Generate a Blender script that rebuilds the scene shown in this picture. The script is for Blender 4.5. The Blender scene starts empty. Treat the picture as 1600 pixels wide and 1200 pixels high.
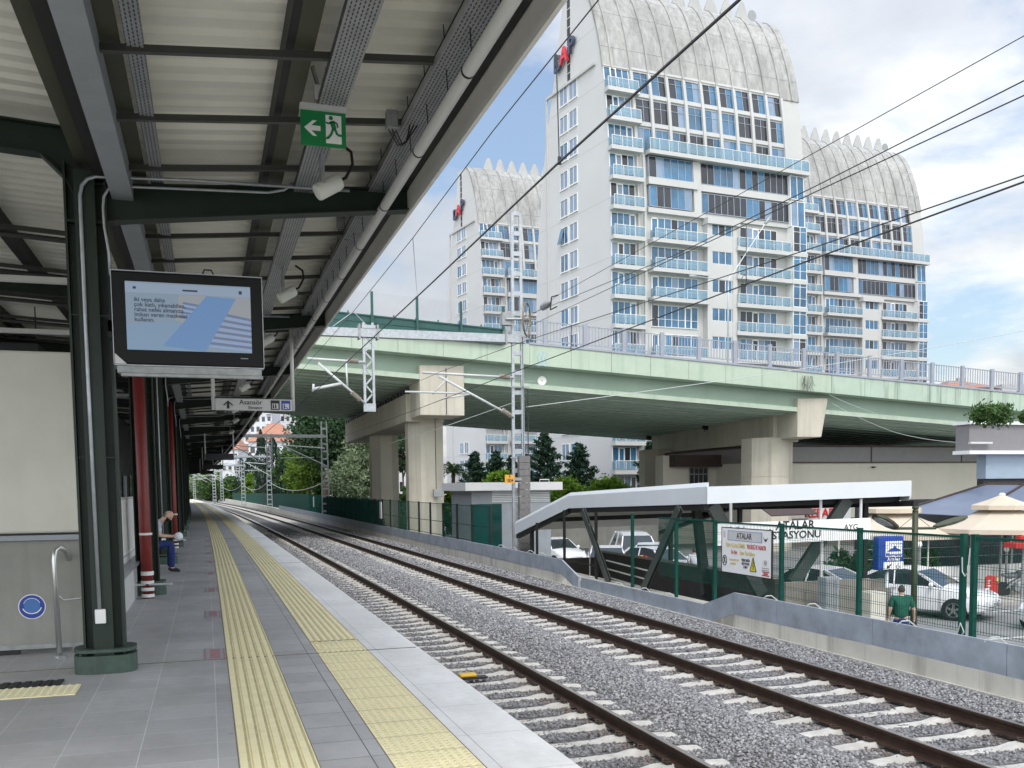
import bpy, bmesh, math, random
import numpy as np
from mathutils import Vector, Matrix
random.seed(7); RNG = np.random.default_rng(11)
S = bpy.context.scene
COL = S.collection
R = math.radians
V = Vector

# ------------------------------------------------------------------ camera model (photo pixels, 1600 x 1200)
F = 1480.; AZ = math.atan(470/F); SP = F/19300.; PT = math.asin(SP); RO = 0.0104
YP = 763+F*math.tan(PT); H = 1.64
F0 = V((math.sin(AZ), math.cos(AZ), 0)); R0 = V((math.cos(AZ), -math.sin(AZ), 0)); U0 = V((0, 0, 1))
FW = math.cos(PT)*F0-math.sin(PT)*U0; UP = math.cos(PT)*U0+math.sin(PT)*F0
RT = math.cos(RO)*R0-math.sin(RO)*UP; UQ = math.cos(RO)*UP+math.sin(RO)*R0
EYE = V((0, 0, H))
def ray(u, v): return FW+(u-800)/F*RT+(YP-v)/F*UQ
def onpl(u, v, n, c):
    d = ray(u, v); n = V(n); return EYE+d*((c-n.dot(EYE))/n.dot(d))
def gz(u, v, z=0.): return onpl(u, v, (0, 0, 1), z)
def gx(u, v, X): return onpl(u, v, (1, 0, 0), X)
def gy(u, v, Y): return onpl(u, v, (0, 1, 0), Y)
def pd(u, v, d): return EYE+ray(u, v)*d
def C(y): return -1.18e-4*y*y if y > 0 else 0.      # the line bends slowly to the left

cam = bpy.data.cameras.new('camera'); co = bpy.data.objects.new('camera', cam); COL.objects.link(co)
m = Matrix(((RT.x, UQ.x, -FW.x, EYE.x), (RT.y, UQ.y, -FW.y, EYE.y), (RT.z, UQ.z, -FW.z, EYE.z), (0, 0, 0, 1)))
co.matrix_world = m
cam.sensor_fit = 'HORIZONTAL'; cam.sensor_width = 36; cam.lens = F/1600*36
cam.shift_y = (YP-600)/1600; cam.clip_start = .05; cam.clip_end = 6000
S.camera = co

# ------------------------------------------------------------------ materials
def _mat(name):
    mt = bpy.data.materials.new(name); mt.use_nodes = True
    nt = mt.node_tree; return mt, nt, nt.nodes['Principled BSDF']
def c4(c): return (c[0], c[1], c[2], 1)
def nd(nt, typ, **kw):
    n = nt.nodes.new(typ)
    for k, v in kw.items():
        if k in n.inputs: n.inputs[k].default_value = v
        else: setattr(n, k, v)
    return n
def mixc(nt, a, b, f, mode='MIX'):
    n = nt.nodes.new('ShaderNodeMix'); n.data_type = 'RGBA'; n.blend_type = mode
    for s, v in ((n.inputs[0], f), (n.inputs[6], a), (n.inputs[7], b)):
        if isinstance(v, bpy.types.NodeSocket): nt.links.new(v, s)
        else: s.default_value = v if not isinstance(v, tuple) or len(v) == 4 else c4(v)
    return n.outputs[2]
def ramp(nt, src, stops):
    n = nt.nodes.new('ShaderNodeValToRGB'); e = n.color_ramp.elements
    while len(e) > 1: e.remove(e[-1])
    for i, (p, c) in enumerate(stops):
        k = e[0] if i == 0 else e.new(p); k.position = p
        k.color = c4(c) if isinstance(c, tuple) else (c, c, c, 1)
    nt.links.new(src, n.inputs[0]); return n.outputs[0]
def mapped(nt, scale, kind='Object', loc=(0, 0, 0)):
    t = nt.nodes.new('ShaderNodeTexCoord'); mp = nt.nodes.new('ShaderNodeMapping')
    mp.inputs['Scale'].default_value = scale; mp.inputs['Location'].default_value = loc
    nt.links.new(t.outputs[kind], mp.inputs['Vector']); return mp.outputs[0]
def noise(nt, scale=(1, 1, 1), detail=6, rough=.6, kind='Object', loc=(0, 0, 0)):
    n = nd(nt, 'ShaderNodeTexNoise', Scale=1., Detail=detail, Roughness=rough)
    nt.links.new(mapped(nt, scale, kind, loc), n.inputs['Vector']); return n.outputs['Fac']
def bumpn(nt, bs, h, strength, dist=.01):
    b = nd(nt, 'ShaderNodeBump', Strength=strength, Distance=dist)
    nt.links.new(h, b.inputs['Height']); nt.links.new(b.outputs[0], bs.inputs['Normal'])
def M(name, col, rough=.6, metal=0., var=.12, sc=3., bump=0., streak=0., bsc=40., spec=.5, dirt=None, coat=0.):
    mt, nt, bs = _mat(name)
    bs.inputs['Roughness'].default_value = rough; bs.inputs['Metallic'].default_value = metal
    bs.inputs['Specular IOR Level'].default_value = spec
    if coat: bs.inputs['Coat Weight'].default_value = coat; bs.inputs['Coat Roughness'].default_value = .08
    out = c4(col)
    if var:
        f = noise(nt, (sc, sc, sc), 8, .65)
        lo = tuple(x*(1-var) for x in col); hi = tuple(min(1, x*(1+var)) for x in col)
        out = ramp(nt, f, [(.3, lo), (.7, hi)])
    if streak:
        f = noise(nt, (sc*2.2, sc*2.2, sc*.12), 6, .7)
        d = dirt or tuple(x*.45 for x in col)
        k = ramp(nt, f, [(.5, 0.), (.72, streak)])
        out = mixc(nt, out, c4(d), k)
    if isinstance(out, tuple): bs.inputs['Base Color'].default_value = out
    else: nt.links.new(out, bs.inputs['Base Color'])
    if bump: bumpn(nt, bs, noise(nt, (bsc,)*3, 4, .6), bump)
    return mt
def emis(name, col, st):
    mt, nt, bs = _mat(name); bs.inputs['Base Color'].default_value = (.01, .01, .012, 1); bs.inputs['Roughness'].default_value = .35
    bs.inputs['Emission Color'].default_value = c4(col); bs.inputs['Emission Strength'].default_value = st; return mt
def glassy(name, col, trans=.6, rough=.05):
    mt, nt, bs = _mat(name); bs.inputs['Base Color'].default_value = c4(col); bs.inputs['Roughness'].default_value = rough
    t = nd(nt, 'ShaderNodeBsdfTransparent'); mx = nd(nt, 'ShaderNodeMixShader', Fac=trans)
    t.inputs[0].default_value = c4(tuple(.5+.5*x for x in col))
    nt.links.new(bs.outputs[0], mx.inputs[1]); nt.links.new(t.outputs[0], mx.inputs[2])
    nt.links.new(mx.outputs[0], nt.nodes['Material Output'].inputs[0]); return mt
def attrmat(name, attr, stops, rough=.9, trans=0., bump=0., rust=None):
    mt, nt, bs = _mat(name); a = nd(nt, 'ShaderNodeAttribute', attribute_name=attr)
    o = ramp(nt, a.outputs['Fac'], stops)
    if rust: a2 = nd(nt, 'ShaderNodeAttribute', attribute_name='rust'); o = mixc(nt, o, c4(rust), a2.outputs['Fac'])
    a3 = None; nt.links.new(o, bs.inputs['Base Color']); bs.inputs['Roughness'].default_value = rough
    bs.inputs['Specular IOR Level'].default_value = .25
    if bump: bumpn(nt, bs, noise(nt, (60, 60, 60), 4), bump)
    if trans:
        tr = nd(nt, 'ShaderNodeBsdfTranslucent'); nt.links.new(o, tr.inputs[0]); mx = nd(nt, 'ShaderNodeMixShader', Fac=trans)
        nt.links.new(bs.outputs[0], mx.inputs[1]); nt.links.new(tr.outputs[0], mx.inputs[2])
        nt.links.new(mx.outputs[0], nt.nodes['Material Output'].inputs[0])
    return mt
def paver(name, col, bw, bh, mortar, mcol, var=.1, offset=0., rough=.55):
    mt, nt, bs = _mat(name)
    b = nd(nt, 'ShaderNodeTexBrick', offset=offset, squash=1.); b.inputs['Scale'].default_value = 1.
    b.inputs['Brick Width'].default_value = bw; b.inputs['Row Height'].default_value = bh
    b.inputs['Mortar Size'].default_value = mortar; b.inputs['Mortar Smooth'].default_value = .3; b.inputs['Bias'].default_value = 0.
    b.inputs['Color1'].default_value = c4(tuple(x*(1-var) for x in col)); b.inputs['Color2'].default_value = c4(tuple(x*(1+var) for x in col))
    b.inputs['Mortar'].default_value = c4(mcol)
    nt.links.new(mapped(nt, (1, 1, 1), 'UV'), b.inputs['Vector'])
    n1 = noise(nt, (1.3, .8, 1), 7, .7); n2 = noise(nt, (9, 26, 1), 6, .7)
    o = mixc(nt, b.outputs['Color'], ramp(nt, n1, [(.3, .78), (.75, 1.12)]), .8, 'MULTIPLY')
    o = mixc(nt, o, ramp(nt, n2, [(.25, .86), (.8, 1.1)]), .7, 'MULTIPLY')
    n3 = noise(nt, (.55, .22, 1), 9, .75, loc=(4, 2, 0)); o = mixc(nt, o, ramp(nt, n3, [(.44, 1.), (.60, .84), (.70, .74)]), .9, 'MULTIPLY')
    vg = nd(nt, 'ShaderNodeTexVoronoi'); vg.inputs['Scale'].default_value = 3.2; nt.links.new(mapped(nt, (1, 1, 1)), vg.inputs['Vector'])
    o = mixc(nt, o, ramp(nt, vg.outputs['Distance'], [(.045, .62), (.065, 1.)]), .7, 'MULTIPLY')
    nt.links.new(o, bs.inputs['Base Color'])
    nt.links.new(ramp(nt, n1, [(.3, rough-.13), (.7, rough+.15)]), bs.inputs['Roughness'])
    iv = nd(nt, 'ShaderNodeMath', operation='SUBTRACT'); iv.inputs[0].default_value = 1; nt.links.new(b.outputs['Fac'], iv.inputs[1])
    bumpn(nt, bs, iv.outputs[0], .5, .004); return mt

m_deck = paver('dark_grey_paver', (.43, .42, .41), .47, .4, .004, (.60, .60, .58), .06, .0)
m_deckmid = paver('mid_paver', (.43, .42, .41), .45, .41, .004, (.10, .10, .105), .07)
m_edge = paver('pale_edge_slab', (.84, .82, .785), .53, .86, .003, (.34, .34, .33), .02, 0, .5)
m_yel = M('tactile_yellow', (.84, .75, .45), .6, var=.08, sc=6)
m_yelg = M('tactile_groove', (.54, .47, .26), .8, var=.15, sc=8)  # darker groove colour stands in for shade between the ribs
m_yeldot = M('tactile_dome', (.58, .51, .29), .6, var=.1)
m_pwall = M('platform_wall', (.33, .32, .30), .8, var=.2, streak=.5)
m_green = M('green_steel', (.006, .018, .010), .55, var=.2, sc=5)
m_greenp = M('plinth_green', (.045, .075, .058), .65, var=.3, sc=7, streak=.4, dirt=(.10, .105, .09))
m_olive = M('primer_olive', (.050, .052, .030), .6, var=.15)
m_dkst = M('dark_steel', (.006, .007, .006), .6, var=.2)
m_sheet = M('roof_sheet', (.78, .765, .68), .45, var=.07, sc=1.5)
m_gut = M('gutter_grey', (.27, .29, .31), .5, var=.1)
m_fasc = M('fascia_grey', (.80, .78, .72), .45, var=.06)
m_white = M('white_paint', (.74, .74, .72), .45, var=.05)
m_galv = M('galvanised', (.40, .42, .44), .42, metal=.55, var=.2, sc=9, streak=.2)
m_galvd = M('galvanised_dull', (.30, .31, .31), .5, metal=.5, var=.22, sc=12)
m_trough = M('trough_cover', (.33, .37, .42), .5, metal=.15, var=.25, sc=2.2, streak=.35, dirt=(.42, .45, .48))
m_conc = M('concrete', (.43, .41, .36), .85, var=.14, sc=1.5, bump=.15, streak=.35)
m_concst = M('stained_concrete', (.60, .575, .50), .85, var=.12, sc=1.2, bump=.2, streak=.6, dirt=(.17, .15, .12))
m_pier = M('pier_concrete', (.51, .475, .39), .85, var=.09, sc=.8, bump=.05, streak=.5, dirt=(.30, .28, .23))
m_sleeper = M('sleeper_concrete', (.49, .47, .43), .85, var=.22, sc=5, bump=.2)
m_rail = M('rail_rust', (.050, .026, .016), .6, metal=.3, var=.35, sc=8, bump=.1)
m_railtop = M('rail_top', (.40, .36, .33), .3, metal=.8, var=.15, sc=4)
m_clip = M('clip_rust', (.05, .032, .022), .7, var=.3)
m_black = M('black', (.012, .012, .013), .5, var=0)
m_rubber = M('rubber', (.02, .02, .021), .8, var=.1)
m_steelss = M('stainless', (.55, .55, .54), .28, metal=.9, var=.06)
m_red = M('red_pipe', (.17, .018, .014), .45, var=.15)
m_cream = M('cream_panel', (.56, .545, .47), .5, var=.07, sc=1.6, streak=.2, dirt=(.36, .34, .28))
m_greypan = M('grey_panel', (.25, .25, .22), .55, var=.14, sc=1.6, streak=.35)
m_blue = M('sticker_blue', (.010, .045, .30), .4, var=.05)
m_skyblue = M('sticker_lightblue', (.05, .16, .42), .4, var=.05)
m_signgreen = M('exit_green', (.005, .20, .055), .4, var=0)
m_signwhite = M('sign_white', (.80, .80, .79), .45, var=.02)
m_signgrey = M('sign_pale_grey', (.56, .56, .55), .45, var=.03)
m_text = M('sign_black', (.015, .015, .018), .5, var=0)
m_textred = M('sign_red', (.45, .025, .022), .5, var=0)
m_textyel = M('sign_faded_yellow', (.62, .50, .16), .5, var=0)
m_wire = M('wire', (.035, .035, .037), .5, metal=.3, var=0)
m_wirepale = M('wire_pale', (.50, .52, .50), .5, var=0)
m_fgreen = M('fence_green', (.008, .065, .048), .7, var=.15, spec=.15)
m_brgreen = M('bridge_green', (.41, .49, .385), .6, var=.07, sc=.9, streak=.6, dirt=(.27, .36, .28))
m_brgreenst = M('bridge_green_stained', (.40, .49, .395), .65, var=.08, sc=.9, streak=.95, dirt=(.10, .12, .09))
m_brdark = M('bridge_soffit', (.44, .55, .45), .7, var=.1, sc=.6)
m_brscreen = M('bridge_screen', (.012, .075, .066), .5, var=.15)
m_lilac = M('railing_lilac', (.29, .31, .36), .5, var=.08)
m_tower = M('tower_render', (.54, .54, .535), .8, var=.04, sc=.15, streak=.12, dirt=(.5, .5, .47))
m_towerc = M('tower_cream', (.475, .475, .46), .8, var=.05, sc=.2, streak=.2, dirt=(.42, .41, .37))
m_joint = M('joint', (.38, .38, .36), .9, var=0)
m_wglass = M('tower_glass_blue', (.04, .13, .235), .12, var=.55, sc=.35, spec=.6)
m_wdark = M('tower_glass_dark', (.022, .026, .036), .15, var=.4, sc=.5, spec=.5)
m_wpale = M('tower_glass_pale', (.17, .24, .34), .12, var=.2, sc=.4, spec=.6)
m_bglass = glassy('balcony_glass', (.36, .52, .62), .66)
m_clear = glassy('clear_glass', (.55, .62, .62), .8)
m_carwin = M('car_window', (.025, .032, .038), .06, var=.2, sc=3, spec=.6)
m_carwhite = M('car_white', (.74, .75, .76), .25, var=.02, coat=.6)
m_cargrey = M('car_grey', (.16, .17, .18), .3, var=.03, coat=.6)
m_chrome = M('wheel_alloy', (.45, .45, .46), .3, metal=.8, var=.1)
m_lamp = M('headlamp', (.75, .78, .8), .1, var=.1, spec=.8)
m_bark = M('bark', (.13, .09, .06), .9, var=.25, sc=8)
m_skin = M('skin', (.54, .35, .26), .55, var=.06)
m_navy = M('jeans_navy', (.012, .028, .13), .85, var=.25, sc=20)
m_greensh = M('shirt_green', (.006, .085, .052), .85, var=.15, sc=12)
m_whitesh = M('shirt_white', (.70, .72, .78), .85, var=.06, sc=12)
m_hair = M('hair', (.05, .04, .035), .8, var=.2, sc=40)
m_umb = M('umbrella_canvas', (.54, .465, .365), .85, var=.05)
m_brown = M('brown_trim', (.05, .03, .025), .6, var=.15)
m_asph = M('asphalt', (.20, .20, .195), .85, var=.2, sc=1.5, bump=.3, bsc=90)
m_pave = M('pavement', (.36, .34, .31), .85, var=.15, sc=1.5)
m_soil = M('ground_earth', (.22, .21, .17), .95, var=.25, sc=.4)
m_roofred = M('roof_tile', (.40, .19, .125), .8, var=.15, sc=2)
m_orange = M('plate_orange', (.70, .33, .03), .5, var=.05)
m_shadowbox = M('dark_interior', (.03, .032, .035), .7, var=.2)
m_horn = M('horn_white', (.62, .63, .58), .45, var=.05)
m_pipew = M('pipe_white', (.62, .62, .60), .3, var=.05)

# ------------------------------------------------------------------ mesh builder
def wloc(o):
    p = V((0, 0, 0))
    while o is not None: p = p+o.location; o = o.parent
    return p
class MB:
    def __init__(s): s.v = []; s.f = []; s.m = []; s.uv = None
    def add(s, vs, fs, mi=0):
        b = len(s.v); s.v += [tuple(x) for x in vs]
        for f in fs: s.f.append(tuple(i+b for i in f)); s.m.append(mi)
        return s
    def quad(s, a, b, c, d, mi=0): return s.add((a, b, c, d), ((0, 1, 2, 3),), mi)
    def poly(s, pts, mi=0): return s.add(pts, (tuple(range(len(pts))),), mi)
    def hexa(s, p, mi=0):           # p: 4 bottom (ccw seen from above) + 4 top
        return s.add(p, ((3, 2, 1, 0), (4, 5, 6, 7), (0, 1, 5, 4), (1, 2, 6, 5), (2, 3, 7, 6), (3, 0, 4, 7)), mi)
    def box(s, x0, x1, y0, y1, z0, z1, mi=0):
        return s.hexa([(x0, y0, z0), (x1, y0, z0), (x1, y1, z0), (x0, y1, z0), (x0, y0, z1), (x1, y0, z1), (x1, y1, z1), (x0, y1, z1)], mi)
    def obox(s, c, ax, ay, az, mi=0):
        c, ax, ay, az = V(c), V(ax), V(ay), V(az)
        return s.hexa([c-ax-ay-az, c+ax-ay-az, c+ax+ay-az, c-ax+ay-az, c-ax-ay+az, c+ax-ay+az, c+ax+ay+az, c-ax+ay+az], mi)
    def bar(s, p, q, w, h, mi=0, up=(0, 0, 1)):
        p, q = V(p), V(q); d = (q-p); L = d.length
        if L < 1e-6: return s
        d = d/L; u = V(up)
        if abs(d.dot(u)) > .98: u = V((0, 1, 0)) if abs(d.y) < .9 else V((1, 0, 0))
        x = d.cross(u).normalized(); u = x.cross(d).normalized()
        return s.obox((p+q)/2, x*w/2, d*L/2, u*h/2, mi)
    def tube(s, pts, r, n=8, mi=0, caps=True):
        pts = [V(p) for p in pts]; rs = r if isinstance(r, (list, tuple)) else [r]*len(pts); vs = []; fs = []
        prev = None
        for i, p in enumerate(pts):
            a = pts[max(i-1, 0)]; b = pts[min(i+1, len(pts)-1)]; d = (b-a).normalized()
            if prev is None:
                u = V((0, 0, 1)) if abs(d.z) < .9 else V((1, 0, 0)); x = d.cross(u).normalized()
            else:
                x = (prev-d*prev.dot(d)).normalized()
            prev = x; y = d.cross(x)
            for k in range(n):
                t = 2*math.pi*k/n; vs.append(p+(x*math.cos(t)+y*math.sin(t))*rs[i])
        for i in range(len(pts)-1):
            for k in range(n): fs.append((i*n+k, i*n+(k+1) % n, (i+1)*n+(k+1) % n, (i+1)*n+k))
        if caps: fs.append(tuple(range(n-1, -1, -1))); fs.append(tuple((len(pts)-1)*n+k for k in range(n)))
        return s.add(vs, fs, mi)
    def prism(s, pts, ext, mi=0):
        e = V(ext); n = len(pts); vs = [V(p) for p in pts]; vs += [v+e for v in vs]
        fs = [tuple(range(n-1, -1, -1)), tuple(range(n, 2*n))]+[(i, (i+1) % n, n+(i+1) % n, n+i) for i in range(n)]
        return s.add(vs, fs, mi)
    def lathe(s, c, prof, n=12, mi=0, axis=(0, 0, 1)):
        c = V(c); a = V(axis).normalized(); u = V((1, 0, 0)) if abs(a.x) < .9 else V((0, 1, 0)); x = a.cross(u).normalized(); y = a.cross(x)
        vs = []; fs = []
        for r, z in prof:
            for k in range(n): t = 2*math.pi*k/n; vs.append(c+a*z+(x*math.cos(t)+y*math.sin(t))*r)
        for i in range(len(prof)-1):
            for k in range(n): fs.append((i*n+k, i*n+(k+1) % n, (i+1)*n+(k+1) % n, (i+1)*n+k))
        fs.append(tuple(range(n-1, -1, -1))); fs.append(tuple((len(prof)-1)*n+k for k in range(n)))
        return s.add(vs, fs, mi)
    def build(s, name, mats, parent=None, smooth=False, origin=None, uvs=None, fix=False):
        if not isinstance(mats, (list, tuple)): mats = [mats]
        if parent is not None: o = wloc(parent)
        elif origin is not None: o = V(origin)
        else:
            a = np.array(s.v); o = V(((a[:, 0].min()+a[:, 0].max())/2, (a[:, 1].min()+a[:, 1].max())/2, a[:, 2].min()))
        me = bpy.data.meshes.new(name)
        me.from_pydata([(x-o.x, y-o.y, z-o.z) for x, y, z in s.v], [], s.f)
        for mt in mats: me.materials.append(mt)
        me.polygons.foreach_set('material_index', s.m)
        if smooth: me.polygons.foreach_set('use_smooth', [True]*len(s.f))
        if uvs is not None:
            l = me.uv_layers.new(name='UVMap'); vi = np.empty(len(me.loops), dtype=np.int32); me.loops.foreach_get('vertex_index', vi)
            l.data.foreach_set('uv', np.array(uvs, dtype=np.float32)[vi].ravel())
        if fix:
            bm = bmesh.new(); bm.from_mesh(me); bmesh.ops.recalc_face_normals(bm, faces=bm.faces); bm.to_mesh(me); bm.free()
        ob = bpy.data.objects.new(name, me); COL.objects.link(ob)
        if parent is not None: ob.parent = parent
        else: ob.location = o
        return ob
def tag(o, label=None, cat=None, group=None, kind=None):
    if label: o['label'] = label
    if cat: o['category'] = cat
    if group: o['group'] = group
    if kind: o['kind'] = kind
    return o
def thing(name, label, cat, loc=(0, 0, 0), group=None):
    o = bpy.data.objects.new(name, None); COL.objects.link(o); o.location = loc; o.empty_display_size = .2
    return tag(o, label, cat, group)
def struct(o): o['kind'] = 'structure'; return o
def dup(o, delta=None, rotz=0., parent=None, label=None):
    c = o.copy(); COL.objects.link(c)
    if parent is not None: c.parent = parent
    if delta is not None: c.location = o.location+V(delta)
    if rotz: c.rotation_euler = (0, 0, rotz)
    if label: c['label'] = label
    for ch in list(o.children): dup(ch, parent=c)
    return c
def smart(ob, ang=40):
    me = ob.data; me.polygons.foreach_set('use_smooth', [True]*len(me.polygons))
    md = ob.modifiers.new('edges', 'EDGE_SPLIT'); md.split_angle = R(ang); return ob
def bevel(ob, w=.01, seg=2):
    md = ob.modifiers.new('bevel', 'BEVEL'); md.width = w; md.segments = seg; md.limit_method = 'ANGLE'; return ob
DG = None
def text(s, size, o, right, up, mat, parent=None, name='lettering', align='CENTER', ext=.002, xs=1., bold=0., space=1.):
    cu = bpy.data.curves.new(name, 'FONT'); cu.body = s; cu.size = size; cu.align_x = align; cu.align_y = 'CENTER'
    cu.extrude = ext; cu.offset = bold; cu.resolution_u = 3; cu.space_character = space
    t = bpy.data.objects.new('tmp_text', cu); COL.objects.link(t)
    bpy.context.view_layer.update()
    me = bpy.data.meshes.new_from_object(t.evaluated_get(bpy.context.evaluated_depsgraph_get()))
    bpy.data.objects.remove(t); bpy.data.curves.remove(cu)
    r = V(right).normalized(); u = V(up).normalized(); n = r.cross(u); b = V(o)-(wloc(parent) if parent else V((0, 0, 0)))
    mw = Matrix(((r.x*xs, u.x, n.x, b.x), (r.y*xs, u.y, n.y, b.y), (r.z*xs, u.z, n.z, b.z), (0, 0, 0, 1)))
    me.transform(mw); me.materials.clear(); me.materials.append(mat); me.name = name
    ob = bpy.data.objects.new(name, me); COL.objects.link(ob)
    if parent: ob.parent = parent
    return ob
def strip(mb, X0, X1, z0, z1, ys, prof=None, uvs=None, curved=True, mids=None):
    # sheet that follows the line; prof: list of (X,z) across
    pr = prof or [(X0, z0), (X1, z1)]; n = len(pr); b = len(mb.v)
    for y in ys:
        c = C(y) if curved else 0
        for X, z in pr:
            mb.v.append((X+c, y, z))
            if uvs is not None: uvs.append((X, y))
    for i in range(len(ys)-1):
        for k in range(n-1):
            mb.f.append((b+i*n+k, b+i*n+k+1, b+(i+1)*n+k+1, b+(i+1)*n+k)); mb.m.append(mids[k] if mids else 0)
def sweep(mb, prof, ys, closed=True, mi=0, mids=None, dz=None):
    # closed section (X,z) swept along the line
    n = len(prof); b = len(mb.v)
    for y in ys:
        c = C(y)
        for X, z in prof: mb.v.append((X+c, y, z))
    for i in range(len(ys)-1):
        for k in range(n if closed else n-1):
            k2 = (k+1) % n
            mb.f.append((b+i*n+k, b+i*n+k2, b+(i+1)*n+k2, b+(i+1)*n+k)); mb.m.append(mids[k] if mids else mi)
    if closed:
        mb.f.append(tuple(b+k for k in range(n-1, -1, -1))); mb.m.append(mi)
        e = b+(len(ys)-1)*n; mb.f.append(tuple(e+k for k in range(n))); mb.m.append(mi)
def rng(a, b, st):
    n = max(1, int(math.ceil((b-a)/st))); return [a+(b-a)*i/n for i in range(n+1)]
ORD = ['first', 'second', 'third', 'fourth', 'fifth', 'sixth', 'seventh', 'eighth', 'ninth', 'tenth', 'eleventh', 'twelfth', 'thirteenth', 'fourteenth', 'fifteenth', 'sixteenth', 'seventeenth', 'eighteenth', 'nineteenth', 'twentieth', 'twenty-first', 'twenty-second', 'twenty-third', 'twenty-fourth']
# ------------------------------------------------------------------ ground, platform, tracks, ballast
PE = 2.03; PY0, PY1 = -7., 214.
ZR = -.95; ZS = -1.115; ZB = -1.150; ZG = -2.4
g = MB()
g.quad((-900, -300, ZG-.3), (1500, -300, ZG-.3), (1500, 2600, ZG-.3), (-900, 2600, ZG-.3))
struct(g.build('ground', m_soil))
# street on the right, lower than the railway
g = MB(); g.box(10.6, 140, -40, 260, ZG-.25, ZG); struct(g.build('road', m_asph))
g = MB(); g.box(21.5, 60, 24.6, 31, ZG+.004, ZG+.13); struct(g.build('pavement', m_pave))
g = MB()
for y in (19.4, 23.6):
    for x in rng(11.5, 40, 4)[:-1]: g.box(x, x+2.2, y, y+.12, ZG+.003, ZG+.006)
struct(g.build('road_marking', M('road_paint', (.6, .6, .58), .8, var=.2)))
# railway formation: one bed the whole length
ys = rng(-10, 60, 2.)+rng(60, 900, 10.)[1:]
g = MB(); sweep(g, [(-40, -2.9), (9.52, -2.9), (9.52, ZB-.05), (-40, ZB-.05)], ys); struct(g.build('trackbed', m_soil))

def ballast_z(X):
    if 4.95 < X < 6.15: return ZB+.075*math.sin((X-4.95)/1.2*math.pi)+.012
    if X > 8.75: return ZB+.03+.03*min(1, (X-8.75)/.6)
    return ZB
mt, nt, bs = _mat('ballast_bed'); bs.inputs['Roughness'].default_value = .95
vo = nd(nt, 'ShaderNodeTexVoronoi'); vo.inputs['Scale'].default_value = 17.; nt.links.new(mapped(nt, (1, 1, 1)), vo.inputs['Vector'])
sep = nd(nt, 'ShaderNodeSeparateColor'); nt.links.new(vo.outputs['Color'], sep.inputs[0])
o = ramp(nt, sep.outputs[0], [(0, (.10, .097, .095)), (.5, (.18, .175, .17)), (1, (.27, .26, .255))])
o = mixc(nt, o, ramp(nt, vo.outputs['Distance'], [(.25, 1.), (.75, .35)]), .85, 'MULTIPLY')
o = mixc(nt, o, ramp(nt, noise(nt, (.5, .12, 1)), [(.3, .8), (.7, 1.15)]), .8, 'MULTIPLY')
nt.links.new(o, bs.inputs['Base Color'])
iv = nd(nt, 'ShaderNodeMath', operation='SUBTRACT'); iv.inputs[0].default_value = 1; nt.links.new(vo.outputs['Distance'], iv.inputs[1])
bumpn(nt, bs, iv.outputs[0], 1., .03); m_bal = mt
g = MB(); xs = [2.0+.12*i for i in range(62)]+[9.52]
xs = sorted(x for x in xs if x <= 9.52)
strip(g, 0, 0, 0, 0, rng(-8, 60, .8)+rng(60, 600, 8.)[1:], prof=[(x, ballast_z(x)) for x in xs])
bo = g.build('ballast', m_bal); tag(bo, 'grey crushed stone ballast lying between and around the two tracks', 'ballast', kind='stuff')
g = MB(); strip(g, -22, 2.0, ZB, ZB, rng(214, 700, 8.)); struct(g.build('trackbed_gravel', m_bal))
# ---- loose stones near the camera
rocks = []
for k in range(9):
    bm = bmesh.new()
    for q in range(11):
        d = V(np.random.default_rng(100+k*20+q).normal(size=3)).normalized(); bm.verts.new((d.x*.55, d.y*.42, d.z*.34))
    bmesh.ops.convex_hull(bm, input=bm.verts)
    lo = [v for v in bm.verts if not v.link_faces]
    for v in lo: bm.verts.remove(v)
    bmesh.ops.triangulate(bm, faces=bm.faces); bm.verts.ensure_lookup_table()
    for i, v in enumerate(bm.verts): v.index = i
    rocks.append((np.array([v.co[:] for v in bm.verts]), np.array([[v.index for v in f.verts] for f in bm.faces]))); bm.free()
def in_view(p):
    d = p-EYE; w = d.dot(FW)
    if w < .5: return False
    u = 800+F*d.dot(RT)/w; v = YP-F*d.dot(UQ)/w
    return -60 < u < 1660 and v < 1260
AV, AF, AC, RU, off = [], [], [], [], 0
cellcnt = 0
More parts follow.
